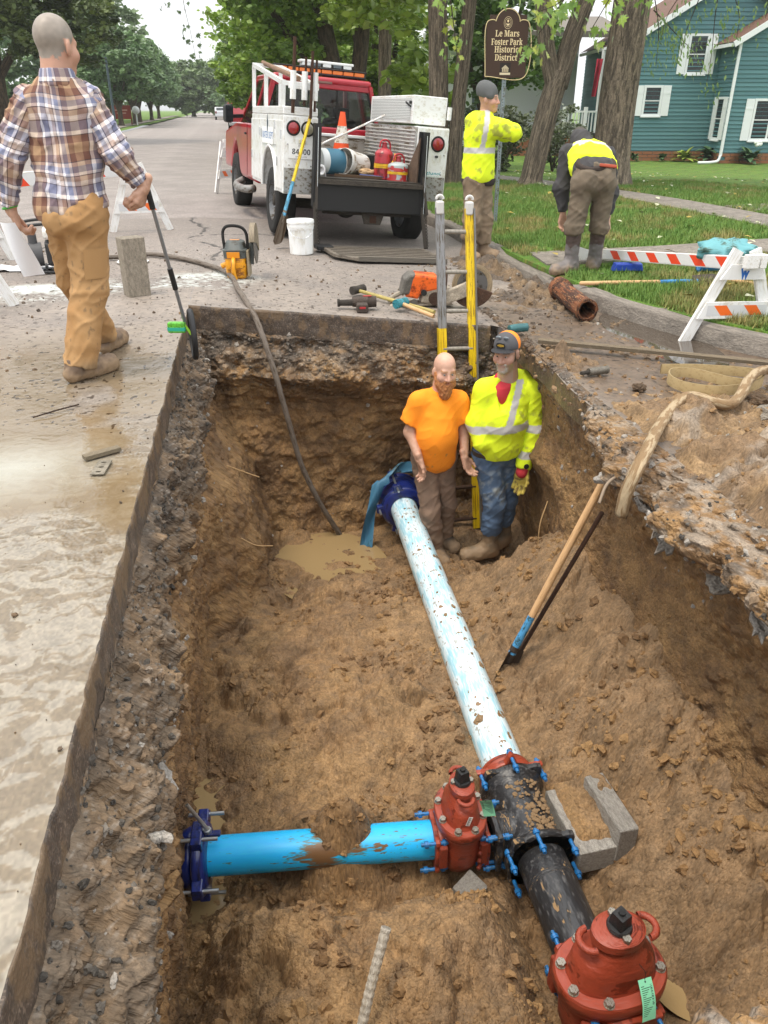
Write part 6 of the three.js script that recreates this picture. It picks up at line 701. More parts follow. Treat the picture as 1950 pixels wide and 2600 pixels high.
  const DEN = (x, y, z) => { const n = blot(x, y, z, 9); return mixc([0.085, 0.14, 0.235], [0.25, 0.28, 0.29], sst(-0.1, 0.4, n) * sst(0.25, 0.0, Math.abs(y - 0.68)) * (z > 0 ? 1 : 0.3)).map((v, i) => v * (1 + 0.3 * n)); };
  mesh('jeans', snet([L3([-0.10, 0.91, 0.02], [0.03, 0.91, 0.0], 0.125, 0.125), ...limbs([hipL, knF, [-0.04, 0.28, 0.06]], [0.115, 0.092, 0.082]), ...limbs([hipR, knB, [0.08, 0.28, -0.09]], [0.115, 0.092, 0.082])], 0.009, { k: 0.03, mod: fold(0.008, 5, 11), col: DEN }), cloth(), t);
  mesh('belt', snet([L3([-0.10, 0.925, 0.02], [0.03, 0.925, 0.0], 0.129, 0.129)], 0.009, { mod: (x, y, z, d) => Math.max(d, Math.abs(y - 0.925) - 0.019), col: () => [0.06, 0.04, 0.025] }), cloth(), t);
  const bt = mudCol([0.15, 0.125, 0.09], 0.24, 5); mesh('rubber_boot', bootGeo(anF, toeF, [-0.035, 0.36, 0.065], 0.062, bt), cloth({ roughness: 0.6 }), t); mesh('rubber_boot', bootGeo(anB, toeB, [0.08, 0.36, -0.09], 0.062, bt), cloth({ roughness: 0.6 }), t);
  const gl = (x, y, z) => mixc([0.58, 0.46, 0.09], [0.24, 0.17, 0.05], sst(0.05, 0.35, fbm(x * 22, y * 22, z * 22, 3))); mesh('work_glove', place(handGeo({ curl: 0.3, glove: 1, col: gl }), wrR, [0.15, -0.5, -0.12], 1.18), new THREE.MeshStandardMaterial({ vertexColors: true, roughness: 0.9 }), t).userData.label = 'muddy yellow work glove';
  mesh('glove_cuff', snet([L3([wrR[0] + 0.012, wrR[1] + 0.035, wrR[2] - 0.008], [wrR[0] - 0.008, wrR[1] - 0.03, wrR[2] + 0.008], 0.043, 0.046)], 0.007, { col: () => [0.50, 0.035, 0.045] }), cloth(), t); mesh('wristwatch', [tor(0.043, 0.008, wrR[0] + 0.005, wrR[1] + 0.035, wrR[2], Math.PI / 2 + 0.2, 0.2), cyl(0.02, 0.02, 0.014, wrR[0] + 0.015, wrR[1] + 0.035, wrR[2] + 0.045, Math.PI / 2)], M_black, t);
}
// plaid cloth: two crossing sets of stripes
const STR = [['#6d4a3e', 46], ['#a98a6b', 62], ['#6d4a3e', 44], ['#3a3136', 6], ['#e9e4e2', 26], ['#70738c', 58], ['#3b3640', 6], ['#cfc9cc', 12], ['#e9e4e6', 22], ['#b7a196', 34], ['#3b3640', 6], ['#efe9ea', 20], ['#8287a0', 40], ['#c9b3a6', 24], ['#3b3640', 6]];
const T_plaid = (() => { const tot = STR.reduce((s, a) => s + a[1], 0), at = q => { let a = q * tot; for (const [c, w] of STR) { if (a < w) return hex(c).convertLinearToSRGB(); a -= w; } return hex(STR[0][0]).convertLinearToSRGB(); }, row = Array.from({ length: 512 }, (_, i) => at(i / 512)); return dataTex(512, 512, (i, j) => { const a = row[i], b = row[j], w = (((i >> 1) + (j >> 1)) & 1) ? 0.62 : 0.38, n = 0.93 + 0.14 * LAT[(i * 3 + j * 77) & 65535]; return [lerp(a.r, b.r, w) * n, lerp(a.g, b.g, w) * n, lerp(a.b, b.b, w) * n]; }, true); })();
T_plaid.repeat.set(3.4, 3.4);
{ // man in the plaid shirt, walking away
  const t = person('man in plaid flannel shirt and tan work trousers walking away past the pit', [-0.93, 0, -4.70]);
  const hp = [0.155, 1.685, -0.02], hr = [0.03, Math.PI - 0.42, 0.0], shL = [-0.065, 1.42, 0.02], elL = [-0.185, 1.16, 0.04], wrL = [-0.245, 0.925, -0.02], shR = [0.31, 1.43, -0.03], elR = [0.375, 1.20, -0.02], wrR = [0.475, 1.03, -0.10];
  const hipL = [0.03, 0.92, -0.03], hipR = [0.17, 0.93, 0.01], knR = [0.115, 0.50, 0.0], anR = [0.0, 0.09, 0.09], toeR = [0.12, 0.05, -0.10], knL = [-0.05, 0.52, -0.20], anL = [-0.02, 0.10, -0.50], toeL = [0.0, 0.06, -0.70];
  const core = snet([...limbs([shL, elL, wrL], [0.03, 0.04, 0.032]), ...limbs([shR, elR, wrR], [0.03, 0.04, 0.032]), L3([0.13, 1.54, -0.02], [0.11, 1.0, 0], 0.06, 0.12), L3([0.12, 1.38, 0], shR, 0.05, 0.03), L3([0.12, 1.38, 0], shL, 0.05, 0.03), ...limbs([hipL, knL, anL], [0.07, 0.05, 0.04]), ...limbs([hipR, knR, anR], [0.07, 0.05, 0.04])], 0.011, { col: () => SKIN });
  const HG = headGeo({ skin: [0.47, 0.26, 0.18], neck: 0.058, hairCol: [0.265, 0.228, 0.19], hairAt: (x, y, z) => { const n = 0.012 * N3(x * 40, y * 40, z * 40); return (z < 0.055 + (y - 0.05) * 0.9 && y > -0.045 + n + (Math.abs(x) > 0.06 ? 0.02 : 0) && !(Math.abs(x) > 0.075 && y < 0.03)) || (y > 0.07 && z < 0.07); } });
  mesh('body', cmerge([core, place(HG, hp, hr, 1.08), place(handGeo({ curl: 0.75 }), wrL, [-0.25, Math.PI / 2 + 0.5, 0.1], 1.05), place(handGeo({ curl: 1.05 }), wrR, [-0.35, -Math.PI / 2 - 0.3, 0.3], 1.05)]), M_skin, t);
  mesh('glasses_arm', place(merge([bar([0.079, 0.008, -0.02], [0.083, 0.012, 0.075], 0.004, 0.006)]), hp, hr, 1.08), M_black, t); mesh('glasses_lens', place(merge([sph(0.024, 0.036, 0.003, 0.094, 1, 0.8, 0.2)]), hp, hr, 1.08), phys('#22262a', 0.1), t);
  const cyx = 0.115, uvT = (x, y, z) => [0.5 + Math.atan2(x - cyx, z + 0.25 * 0 + 0.001) * 0.17, y + 0.02 * N3(x * 3, y * 3, z)], M_pl = new THREE.MeshPhysicalMaterial({ map: T_plaid, roughness: 0.92, sheen: 0.25, bumpMap: T_weave, bumpScale: 0.001 });
  mesh('shirt', snet([{ c: [0.125, 1.36, -0.02], r: [0.215, 0.15, 0.125] }, L3([0.01, 1.435, 0.0], [0.25, 1.44, -0.02], 0.065, 0.065), { c: [0.115, 1.20, -0.02], r: [0.198, 0.22, 0.135] }, L3([0.11, 1.12, -0.02], [0.085, 0.90, -0.01], 0.155, 0.165), { c: [0.09, 0.95, -0.01], r: [0.20, 0.15, 0.15] }, L3([0.14, 1.515, 0.015], [0.135, 1.44, 0.0], 0.085, 0.11), L3([0.14, 1.49, 0.01], [0.02, 1.44, 0.0], 0.07, 0.07), L3([0.14, 1.49, 0.01], [0.26, 1.445, -0.01], 0.07, 0.07)], 0.0085, { k: 0.06, mod: (x, y, z, d) => { const drape = 0.010 * Math.abs(N3(x * 6 + y * 4, y * 5 - x * 6, 2)) * sst(1.4, 1.2, y); d = fold(0.007, 4.5, 9)(x, y, z, d) + drape; d = Math.max(d, 0.895 + 0.12 * (x - 0.075) + 0.02 * Math.cos((x - 0.08) * 13) * -1 + 0.0 - y); return Math.max(d, y - 1.56 + 0.2 * Math.max(0, -z)); }, uv: uvT }), M_pl, t);
  mesh('collar', snet([L3([0.142, 1.52, 0.012], [0.146, 1.585, 0.004], 0.097, 0.082)], 0.006, { mod: (x, y, z, d) => Math.max(d, y - 1.592 + 0.35 * Math.max(0, 0.02 - z), 1.51 - y), uv: (x, y, z) => [uvT(x, y, z)[0] * 1.0 + 0.3, y * 1 + 0.05] }), M_pl, t);
  const sl = (A, B, C, rr) => { const ax = V(...C).sub(V(...A)).normalize(), z0 = V(0, 0, 1).addScaledVector(ax, -ax.z).normalize(), x0 = ax.clone().cross(z0); mesh('sleeve', snet(limbs([A, B, C], rr, { cut: 1 }), 0.0075, { k: 0.03, mod: fold(0.011, 9, 21), uv: (x, y, z) => { const q = V(x - A[0], y - A[1], z - A[2]), bx = lerp(0, 1, clamp(q.dot(ax) / V(...C).distanceTo(V(...A)))), mid = V(...B).sub(V(...A)), off = mid.addScaledVector(ax, -mid.dot(ax)).multiplyScalar(1 - Math.abs(bx - 0.5) * 2); q.sub(off); return [0.25 + Math.atan2(q.dot(x0), q.dot(z0)) * 0.075, q.dot(ax)]; } }), M_pl, t); };
  sl([-0.02, 1.44, 0.0], elL, [-0.24, 0.955, -0.005], [0.085, 0.078, 0.05]); sl([0.265, 1.45, -0.02], elR, [0.462, 1.05, -0.09], [0.085, 0.076, 0.05]);
  const TAN = (x, y, z) => { const n = blot(x, y, z, 4), f = fbm(x * 26, y * 14, z * 26, 3); let c = mixc([0.37, 0.205, 0.08], [0.45, 0.265, 0.115], sst(-0.2, 0.4, n)); c = mixc(c, [0.14, 0.10, 0.06], 0.55 * sst(0.40, 0.55, f + 0.3 * n)); return mixc(c, [0.20, 0.14, 0.08], sst(0.16, 0.08, y + 0.06 * n) * 0.8); };
  mesh('trousers', snet([L3([0.02, 0.97, -0.02], [0.16, 0.97, 0.0], 0.12, 0.12), { c: [0.045, 0.90, 0.035], r: [0.10, 0.115, 0.12] }, { c: [0.145, 0.90, 0.05], r: [0.105, 0.115, 0.12] }, ...limbs([hipL, knL, [-0.015, 0.12, -0.48]], [0.105, 0.088, 0.08], { cut: 1 }), ...limbs([hipR, knR, [0.01, 0.085, 0.075]], [0.118, 0.098, 0.092], { cut: 1 })], 0.008, { k: 0.032, mod: (x, y, z, d) => fold(0.008, 3.6, 8)(x, y, z, d), col: TAN }), cloth({ bumpScale: 0.001 }), t);
  mesh('leg_pocket', [patch(8, 8, (u, v) => { const a = lerp(0.15, 1.45, u), y = lerp(0.58, 0.74, v), cx = lerp(knR[0], hipR[0], (y - 0.5) / 0.43), r = lerp(0.099, 0.115, (y - 0.5) / 0.43) + 0.008; return [cx + Math.sin(a) * r, y, Math.cos(a) * r + 0.005]; })], std(lin(0.40, 0.23, 0.095), 0.95, { bumpMap: T_weave, bumpScale: 0.001, side: THREE.DoubleSide }), t);
  const bc = mudCol([0.15, 0.10, 0.065], 0.10, 8); mesh('boot', bootGeo(anR, toeR, [0.0, 0.14, 0.09], 0.055, bc), cloth({ roughness: 0.7 }), t); mesh('boot', bootGeo(anL, toeL, [-0.02, 0.16, -0.49], 0.055, bc), cloth({ roughness: 0.7 }), t);
  mesh('wristband', [tor(0.036, 0.007, -0.243, 0.94, -0.012, Math.PI / 2, 0.2)], std('#4fae4a', 0.5), t);
  // papers in his hand
  const W = t.localToWorld ? (t.updateMatrixWorld(true), p => V(...p).applyMatrix4(t.matrixWorld)) : null;
  const o = mesh('paper_sheet', patch(8, 14, (u, v) => [lerp(-0.045, 0.045, u) + 0.07 * v, -0.29 * v, 0.04 * Math.sin(u * 2.6 + v * 2) - 0.03 * v]), std('#e4e6ea', 0.85, { side: THREE.DoubleSide })); o.position.copy(W([-0.265, 0.865, 0.0])); o.rotation.y = PY; tag(o, 'folded white paper held in the hand of the man in plaid', 'paper');
  // measuring wheel in his other hand
  const h = thing('measuring_wheel', 'walking measuring wheel with a green counter held by the man in plaid', 'measuring wheel', [0, 0, 0]); const A = W([0.49, 0.985, -0.12]), B = W([0.545, 0.24, -0.34]), mid = A.clone().lerp(B, 0.55), mid2 = A.clone().lerp(B, 0.72);
  const M_alu = std('#8b8d90', 0.4, { metalness: 0.6 }); mesh('shaft', [rod(A.clone().lerp(B, -0.09).toArray(), B.toArray(), 0.0105)], M_alu, h); mesh('shaft_collar', [rod(mid.toArray(), mid2.toArray(), 0.016)], M_black, h); mesh('grip', [rod(A.clone().lerp(B, -0.13).toArray(), A.clone().lerp(B, 0.09).toArray(), 0.016)], M_black, h);
  const wc = W([0.585, 0.158, -0.34]), wr = 0.155, whl = new THREE.Group(); whl.name = 'road_wheel'; h.add(whl); whl.position.copy(wc); whl.rotation.set(0, PY + Math.PI / 2 + 0.30, 0.10); mesh('wheel_tyre', [tor(wr - 0.008, 0.012, 0, 0, 0, 0, 0, 0, Math.PI * 2, 48).scale(1, 1, 1.5)], M_black, whl); mesh('wheel_disc', [lathe([[0.03, -0.008], [wr - 0.02, -0.004], [wr - 0.02, 0.004], [0.03, 0.008], [0, 0.008]], 40).rotateX(Math.PI / 2)], std('#b4b8bb', 0.35, { metalness: 0.5 }), whl);
  const cb = mesh('counter_box', [rbox(0.11, 0.065, 0.05, 0.01, 0, 0, 0)], std('#69c93a', 0.45, { map: T_grime }), h); cb.position.copy(W([0.495, 0.205, -0.33])); cb.rotation.y = PY; mesh('counter_band', [rbox(0.112, 0.025, 0.052, 0.004, 0, -0.008, 0)], std('#2fb59a', 0.45), cb); mesh('fork', [rod([0.045, 0.02, 0], [0.085, -0.045, 0], 0.009)], std('#a6dc3a', 0.5), cb);
}
{ // man with the grey knit cap, leaning on the post
  const t = person('man in grey knit cap, lime hoodie and brown trousers standing by the sign post', [2.92, -0.19, -9.2]); t.scale.setScalar(1.07);
  const hp = [-0.005, 1.575, 0], hr = [-0.04, 1.12, 0.05], sh = [-0.05, 1.34, 0.06], el = [0.255, 1.27, 0.10], wr = [0.10, 1.36, 0.02], hipL = [-0.12, 0.80, 0.04], hipR = [-0.03, 0.80, -0.03], knR = [0.0, 0.43, 0.02], anR = [0.02, 0.08, 0.0], toeR = [0.16, 0.05, 0.06], knL = [-0.13, 0.42, 0.12], anL = [-0.17, 0.08, 0.08], toeL = [-0.08, 0.05, 0.2];
  const core = snet([...limbs([sh, el, wr], [0.05, 0.043, 0.032]), ...limbs([[-0.02, 1.34, -0.1], [0.2, 1.25, -0.12], [0.2, 1.35, -0.05]], [0.05, 0.04, 0.03]), L3([-0.04, 1.44, 0], [-0.08, 0.9, 0], 0.06, 0.12), ...limbs([hipL, knL, anL], [0.07, 0.05, 0.04]), ...limbs([hipR, knR, anR], [0.07, 0.05, 0.04])], 0.012, { col: () => SKIN });
  mesh('body', cmerge([core, place(headGeo({ skin: [0.47, 0.26, 0.18], brow: [0.15, 0.1, 0.07] }), hp, hr, 1.0), place(handGeo({ curl: 0.6 }), wr, [1.3, 0.5, 0.3], 1)]), M_skin, t); eyes(t, hp, hr, 1.0);
  mesh('knit_cap', place(snet([{ c: [0, 0.06, -0.018], r: [0.088, 0.10, 0.105] }, { c: [0, 0.10, -0.06], r: [0.07, 0.075, 0.075] }, L3([-0.05, 0.03, 0.03], [0.05, 0.03, 0.03], 0.03, 0.03)], 0.006, { k: 0.04, mod: (x, y, z, d) => Math.max(d + 0.002 * Math.sin(Math.atan2(x, z) * 40), 0.012 - y + z * -0.25), col: (x, y, z) => [0.10, 0.105, 0.105] }), hp, hr, 1.0), cloth(), t);
  const hc = (x, y, z) => { let c = mixc(HV, [0.25, 0.24, 0.06], 0.75 * sst(0.15, 0.4, blot(x, y, z, 5) + 0.25 * sst(0.15, 0, Math.abs(y - 1.3)) * (x > 0 ? 1 : 0))); if (Math.abs(y - 1.10) < 0.028) c = SILV; if (Math.abs(x + 0.07 - 0.13 * (y - 1.1)) < 0.026 && y > 1.1 && z > -0.02) c = SILV; return c; };
  mesh('hoodie', snet([{ c: [-0.07, 1.27, 0], r: [0.165, 0.16, 0.19] }, L3([-0.08, 1.2, 0], [-0.08, 0.87, 0], 0.165, 0.175), { c: [-0.13, 1.38, 0], r: [0.12, 0.075, 0.12] }, L3([-0.03, 1.40, 0], [-0.08, 1.36, 0], 0.085, 0.12), ...limbs([[-0.06, 1.33, 0.07], [0.08, 1.31, 0.12], el, [0.13, 1.35, 0.04]], [0.095, 0.092, 0.078, 0.055], { cut: 1 }), ...limbs([[-0.03, 1.33, -0.1], [0.2, 1.25, -0.12], [0.2, 1.34, -0.06]], [0.085, 0.07, 0.055])], 0.011, { k: 0.05, mod: (x, y, z, d) => Math.max(fold(0.006, 4.5, 8)(x, y, z, d), 0.80 + 0.012 * Math.sin(x * 15) + 0.05 * Math.max(0, x) * -1 - y), col: hc }), cloth(), t);
  mesh('undershirt', snet([L3([-0.12, 0.83, 0], [-0.03, 0.82, 0], 0.14, 0.14)], 0.012, { mod: (x, y, z, d) => Math.max(d, Math.abs(y - 0.795) - 0.035), col: () => [0.035, 0.025, 0.025] }), cloth(), t);
  mesh('trousers', snet([L3(hipL, hipR, 0.125, 0.12), ...limbs([hipL, knL, [-0.16, 0.22, 0.1]], [0.115, 0.098, 0.09], { cut: 1 }), ...limbs([hipR, knR, [0.01, 0.17, 0.01]], [0.115, 0.102, 0.098], { cut: 1 })], 0.011, { k: 0.03, mod: fold(0.009, 5, 11), col: (x, y, z) => [0.20, 0.145, 0.095].map(v => v * (1 + 0.5 * blot(x, y, z, 6))) }), cloth(), t);
  for (const [a, b, c] of [[anR, toeR, [0.01, 0.30, 0.01]], [anL, toeL, [-0.16, 0.34, 0.1]]]) mesh('rubber_boot', bootGeo(a, b, c, 0.06, mudCol([0.11, 0.075, 0.055], 0.22)), cloth({ roughness: 0.6 }), t);
}
{ // man bending over on the grass
  const t = person('man bending over the grass in lime vest, dark sweater, olive trousers and rubber boots', [3.30, -0.075, -7.55]); t.scale.setScalar(1.05);
  const hipL = [0.085, 0.80, 0.0], hipR = [0.275, 0.80, -0.03], knL = [0.03, 0.43, 0.03], anL = [0.045, 0.09, 0.0], toeL = [-0.12, 0.05, 0.08], knR = [0.285, 0.42, -0.05], anR = [0.30, 0.09, -0.14], toeR = [0.33, 0.05, -0.30], ch = [0.19, 1.02, -0.34], nk = [0.18, 1.08, -0.52], hp = [0.14, 1.13, -0.62], hr = [0.9, Math.PI, 0], shL = [0.01, 1.03, -0.42], elL = [-0.035, 0.72, -0.38], wrL = [0.0, 0.50, -0.36], shR = [0.37, 1.0, -0.42], elR = [0.44, 0.68, -0.38], wrR = [0.43, 0.45, -0.34];
  const core = snet([...limbs([shL, elL, wrL], [0.05, 0.043, 0.032]), ...limbs([shR, elR, wrR], [0.05, 0.043, 0.032]), L3(nk, [0.18, 0.84, -0.05], 0.08, 0.12), L3(nk, hp, 0.06, 0.06), ...limbs([hipL, knL, anL], [0.07, 0.05, 0.04]), ...limbs([hipR, knR, anR], [0.07, 0.05, 0.04])], 0.012, { col: () => SKIN });
  mesh('body', cmerge([core, place(headGeo({ hairCol: [0.05, 0.04, 0.03], hairAt: (x, y, z) => z < 0.05 && y > -0.04 }), hp, hr, 1.0), place(handGeo({ curl: 0.5 }), wrL, [0.1, 0.6, 0], 1), place(handGeo({ curl: 0.9 }), wrR, [0.2, -1.2, 0], 1)]), M_skin, t);
  const DK = [0.045, 0.043, 0.045]; mesh('sweater', snet([...limbs([[0.09, 1.02, -0.36], shL, elL, [-0.003, 0.52, -0.362]], [0.08, 0.085, 0.072, 0.05], { cut: 1 }), ...limbs([[0.3, 1.0, -0.36], shR, elR, [0.431, 0.49, -0.345]], [0.08, 0.085, 0.072, 0.05], { cut: 1 }), L3(nk, [0.14, 1.15, -0.6], 0.10, 0.095), { c: [0.18, 0.97, -0.25], r: [0.2, 0.135, 0.25], q: 0.4 }, L3([0.1, 0.90, -0.06], [0.27, 0.89, -0.07], 0.125, 0.12)], 0.011, { k: 0.05, mod: fold(0.010, 7, 11), col: (x, y, z) => DK.map(v => v * (1 + 0.4 * blot(x, y, z, 7))) }), cloth(), t);
  mesh('vest', snet([{ c: [0.185, 0.985, -0.27], r: [0.215, 0.145, 0.25], q: 0.42 }, L3([0.10, 1.035, -0.42], [0.28, 1.025, -0.42], 0.105, 0.105), L3([0.09, 0.93, -0.13], [0.29, 0.92, -0.14], 0.125, 0.122)], 0.010, { k: 0.06, mod: (x, y, z, d) => Math.max(fold(0.007, 6, 9)(x, y, z, d), z + 0.055 + 0.0 * x - 0.10 * Math.abs(x - 0.19) * 0.9 * -1 - (0.0), -(y - 0.78)), col: (x, y, z) => { let c = HV; const w = -z - 0.27 - 0.5 * Math.abs(x - 0.22) * (x < 0.19 ? -0.9 : -0.45) * -1; if (Math.abs(w) < 0.026) c = SILV; if (z < -0.27 && Math.abs(x - 0.09 - 0.1 * (z + 0.3)) < 0.024 && y > 0.9) c = SILV; return c.map(v => v * (1 + 0.12 * blot(x, y, z, 6))); } }), cloth(), t);
  mesh('trousers', snet([L3(hipL, hipR, 0.125, 0.122), { c: [0.105, 0.83, 0.035], r: [0.095, 0.105, 0.11] }, { c: [0.255, 0.83, 0.02], r: [0.095, 0.105, 0.11] }, L3([0.1, 0.88, -0.04], [0.26, 0.88, -0.06], 0.12, 0.12), ...limbs([hipL, knL, [0.035, 0.37, 0.03]], [0.108, 0.088, 0.09], { cut: 1 }), ...limbs([hipR, knR, [0.288, 0.37, -0.06]], [0.105, 0.085, 0.088], { cut: 1 })], 0.011, { k: 0.03, mod: fold(0.009, 4.5, 9), col: (x, y, z) => [0.135, 0.105, 0.072].map(v => v * (1 + 0.45 * blot(x, y, z, 6))) }), cloth(), t);
  mesh('belt', snet([L3([0.11, 0.93, -0.045], [0.26, 0.925, -0.06], 0.124, 0.122)], 0.01, { mod: (x, y, z, d) => Math.max(d, Math.abs(y - 0.93 + 0.5 * (z - 0.05)) - 0.02), col: () => [0.04, 0.028, 0.022] }), cloth(), t);
  mesh('pouch', [rbox(0.16, 0.03, 0.02, 0.01, 0.27, 0.955, 0.068, -0.3, 0, -0.1)], std('#a0452c', 0.7), t);
  for (const [a, b, c] of [[anL, toeL, [0.035, 0.40, 0.025]], [anR, toeR, [0.288, 0.40, -0.06]]]) mesh('rubber_boot', bootGeo(a, b, c, 0.066, (x, y, z) => mixc(y > 0.27 + 0.04 * N3(x * 9, 0, z * 9) ? [0.075, 0.05, 0.042] : [0.16, 0.145, 0.14], MUDB, sst(0.13, 0.04, y + 0.1 * blot(x, y, z)) * 0.8)), cloth({ roughness: 0.6 }), t);
}
// ---------- ladder, hoses, tools ----------
const M_fib = std(hex('#e3c20f'), 0.5, { map: T_grime }), M_alu2 = std(hex('#8f9091'), 0.5, { metalness: 0.45, map: T_grime, bumpMap: T_blot, bumpScale: 0.002 }), M_wood = std(hex('#caa376'), 0.75, { map: T_dust, bumpMap: T_fine, bumpScale: 0.002 }), M_mudstick = std(hex('#5a4030'), 0.9, { map: T_soil, bumpMap: T_soilB, bumpScale: 0.006 });
{
  const t = thing('ladder', 'yellow fibreglass ladder with grey rungs standing in the pit against its end wall', 'ladder', [0, 0, 0]);
  const f = [[1.655, -1.90, -5.74], [1.925, -1.90, -5.74]], h = [[1.585, 0.74, -6.10], [1.82, 0.73, -6.10]], at = (i, s) => [0, 1, 2].map(k => lerp(f[i][k], h[i][k], s));
  for (const i of [0, 1]) { const m = 0.66; mesh('rail', [bar(at(i, 0), at(i, m), 0.030, 0.062, [1, 0, 0]).translate(0, 0, 0)], M_fib, t); mesh('rail_flange', [bar(at(i, m), at(i, 1), 0.034, 0.066, [1, 0, 0])], i ? M_fib : M_alu2, t); mesh('rail_edge', [bar(at(i, 0.0), at(i, i ? 1 : m), 0.066, 0.012, [1, 0, 0]).translate(i ? 0.034 : -0.032, 0, 0.002)], i ? M_alu2 : (M_fib), t).userData.label = i ? 'grey worn rail edge' : 'yellow rail edge'; const e = at(i, 1); mesh('rail_cap', [rbox(0.06, 0.10, 0.07, 0.015, e[0], e[1] + 0.0, e[2]), tor(0.026, 0.011, e[0], e[1] + 0.06, e[2], 0, Math.PI / 2 * 0, 0, Math.PI, 14)], std('#c9c8c4', 0.5), t); }
  for (let k = 0; k < 9; k++) { const s = 0.035 + k * 0.1125; mesh('rung', [rod(at(0, s), at(1, s), 0.017)], k < 5 ? M_mudstick : std('#aba79e', 0.6, { map: T_soil }), t); }
}
const M_hose = std(hex('#6b6157'), 0.7, { map: T_grime, bumpMap: T_soilB, bumpScale: 0.003 });
tag(mesh('suction_hose', [sweep([[-1.6, 0.05, -8.6], [-1.2, 0.03, -8.75], [-0.87, 0.03, -8.85], [-0.59, 0.03, -8.6], [-0.3, 0.025, -8.2], [-0.07, 0.015, -7.74], [0.02, 0.012, -6.95], [0.07, 0.0, -6.55], [0.14, -0.1, -6.30], [0.24, -0.44, -6.08], [0.33, -0.87, -6.02], [0.42, -1.28, -6.0], [0.56, -1.65, -6.0], [0.74, -2.03, -6.05]], t => 0.023 * (1 + 0.04 * Math.sin(t * 420)), 260, 12)], M_hose), 'brown suction hose running from the pump across the road into the pit', 'hose');
{ // flat discharge hose, pale canvas, lying over the east edge
  const T = dataTex(256, 256, (i, j) => { const n = vfbm(i / 20, j / 20, 5, 12 * 0 + 16), k = sst(0.40, 0.55, n); return mixc([0.68, 0.60, 0.48], [0.53, 0.43, 0.30], k); }, true), m = std('#ffffff', 0.75, { map: T, bumpMap: T_soilB, bumpScale: 0.006 });
  tag(mesh('discharge_hose', [sweep([[1.72, -0.31, -2.98], [1.725, -0.2, -2.98], [1.77, -0.09, -3.0], [1.92, -0.06, -3.18], [2.1, -0.07, -3.42], [2.36, -0.07, -3.72], [2.53, -0.06, -3.84], [2.68, -0.08, -3.72], [2.83, -0.08, -3.82], [2.98, -0.05, -3.98], [3.18, -0.05, -4.16], [3.5, -0.12, -4.35], [3.9, -0.19, -4.3]], 0.036, 160, 14, 0.8)], m), 'flat pale canvas hose hanging over the broken east edge into the pit', 'hose');
  const P = [[2.77, -0.165, -4.6], [2.96, -0.165, -4.57], [3.15, -0.165, -4.5], [3.34, -0.17, -4.4], [3.3, -0.165, -4.26], [3.11, -0.155, -4.12], [2.85, -0.15, -4.08], [2.7, -0.15, -4.2], [2.69, -0.15, -4.35], [2.77, -0.15, -4.46], [2.9, -0.155, -4.46], [2.98, -0.155, -4.35], [3.04, -0.155, -4.25], [3.12, -0.16, -4.2]];
  const cv = new THREE.CatmullRomCurve3(P.map(p => V(p[0], p[1], p[2]))), n = 110, g = patch(n, 3, (u, v) => { const p = cv.getPointAt(u), tt = cv.getTangentAt(u), s = v < 0.5 ? 1 : -1, y = (v === 0 || v === 1) ? 0 : 1; return [p.x - tt.z * 0.006 * (v < 0.5 ? 1 : -1), p.y + (y ? 0.055 : -0.01), p.z + tt.x * 0.006 * (v < 0.5 ? 1 : -1)]; }, null, (p, u, v) => [u * 9, v]);
  tag(mesh('folded_hose', g, std(hex('#a8936a'), 0.8, { map: T_dust, side: THREE.DoubleSide })), 'brown flat hose folded in a loop and standing on edge on the dirt', 'hose');
}
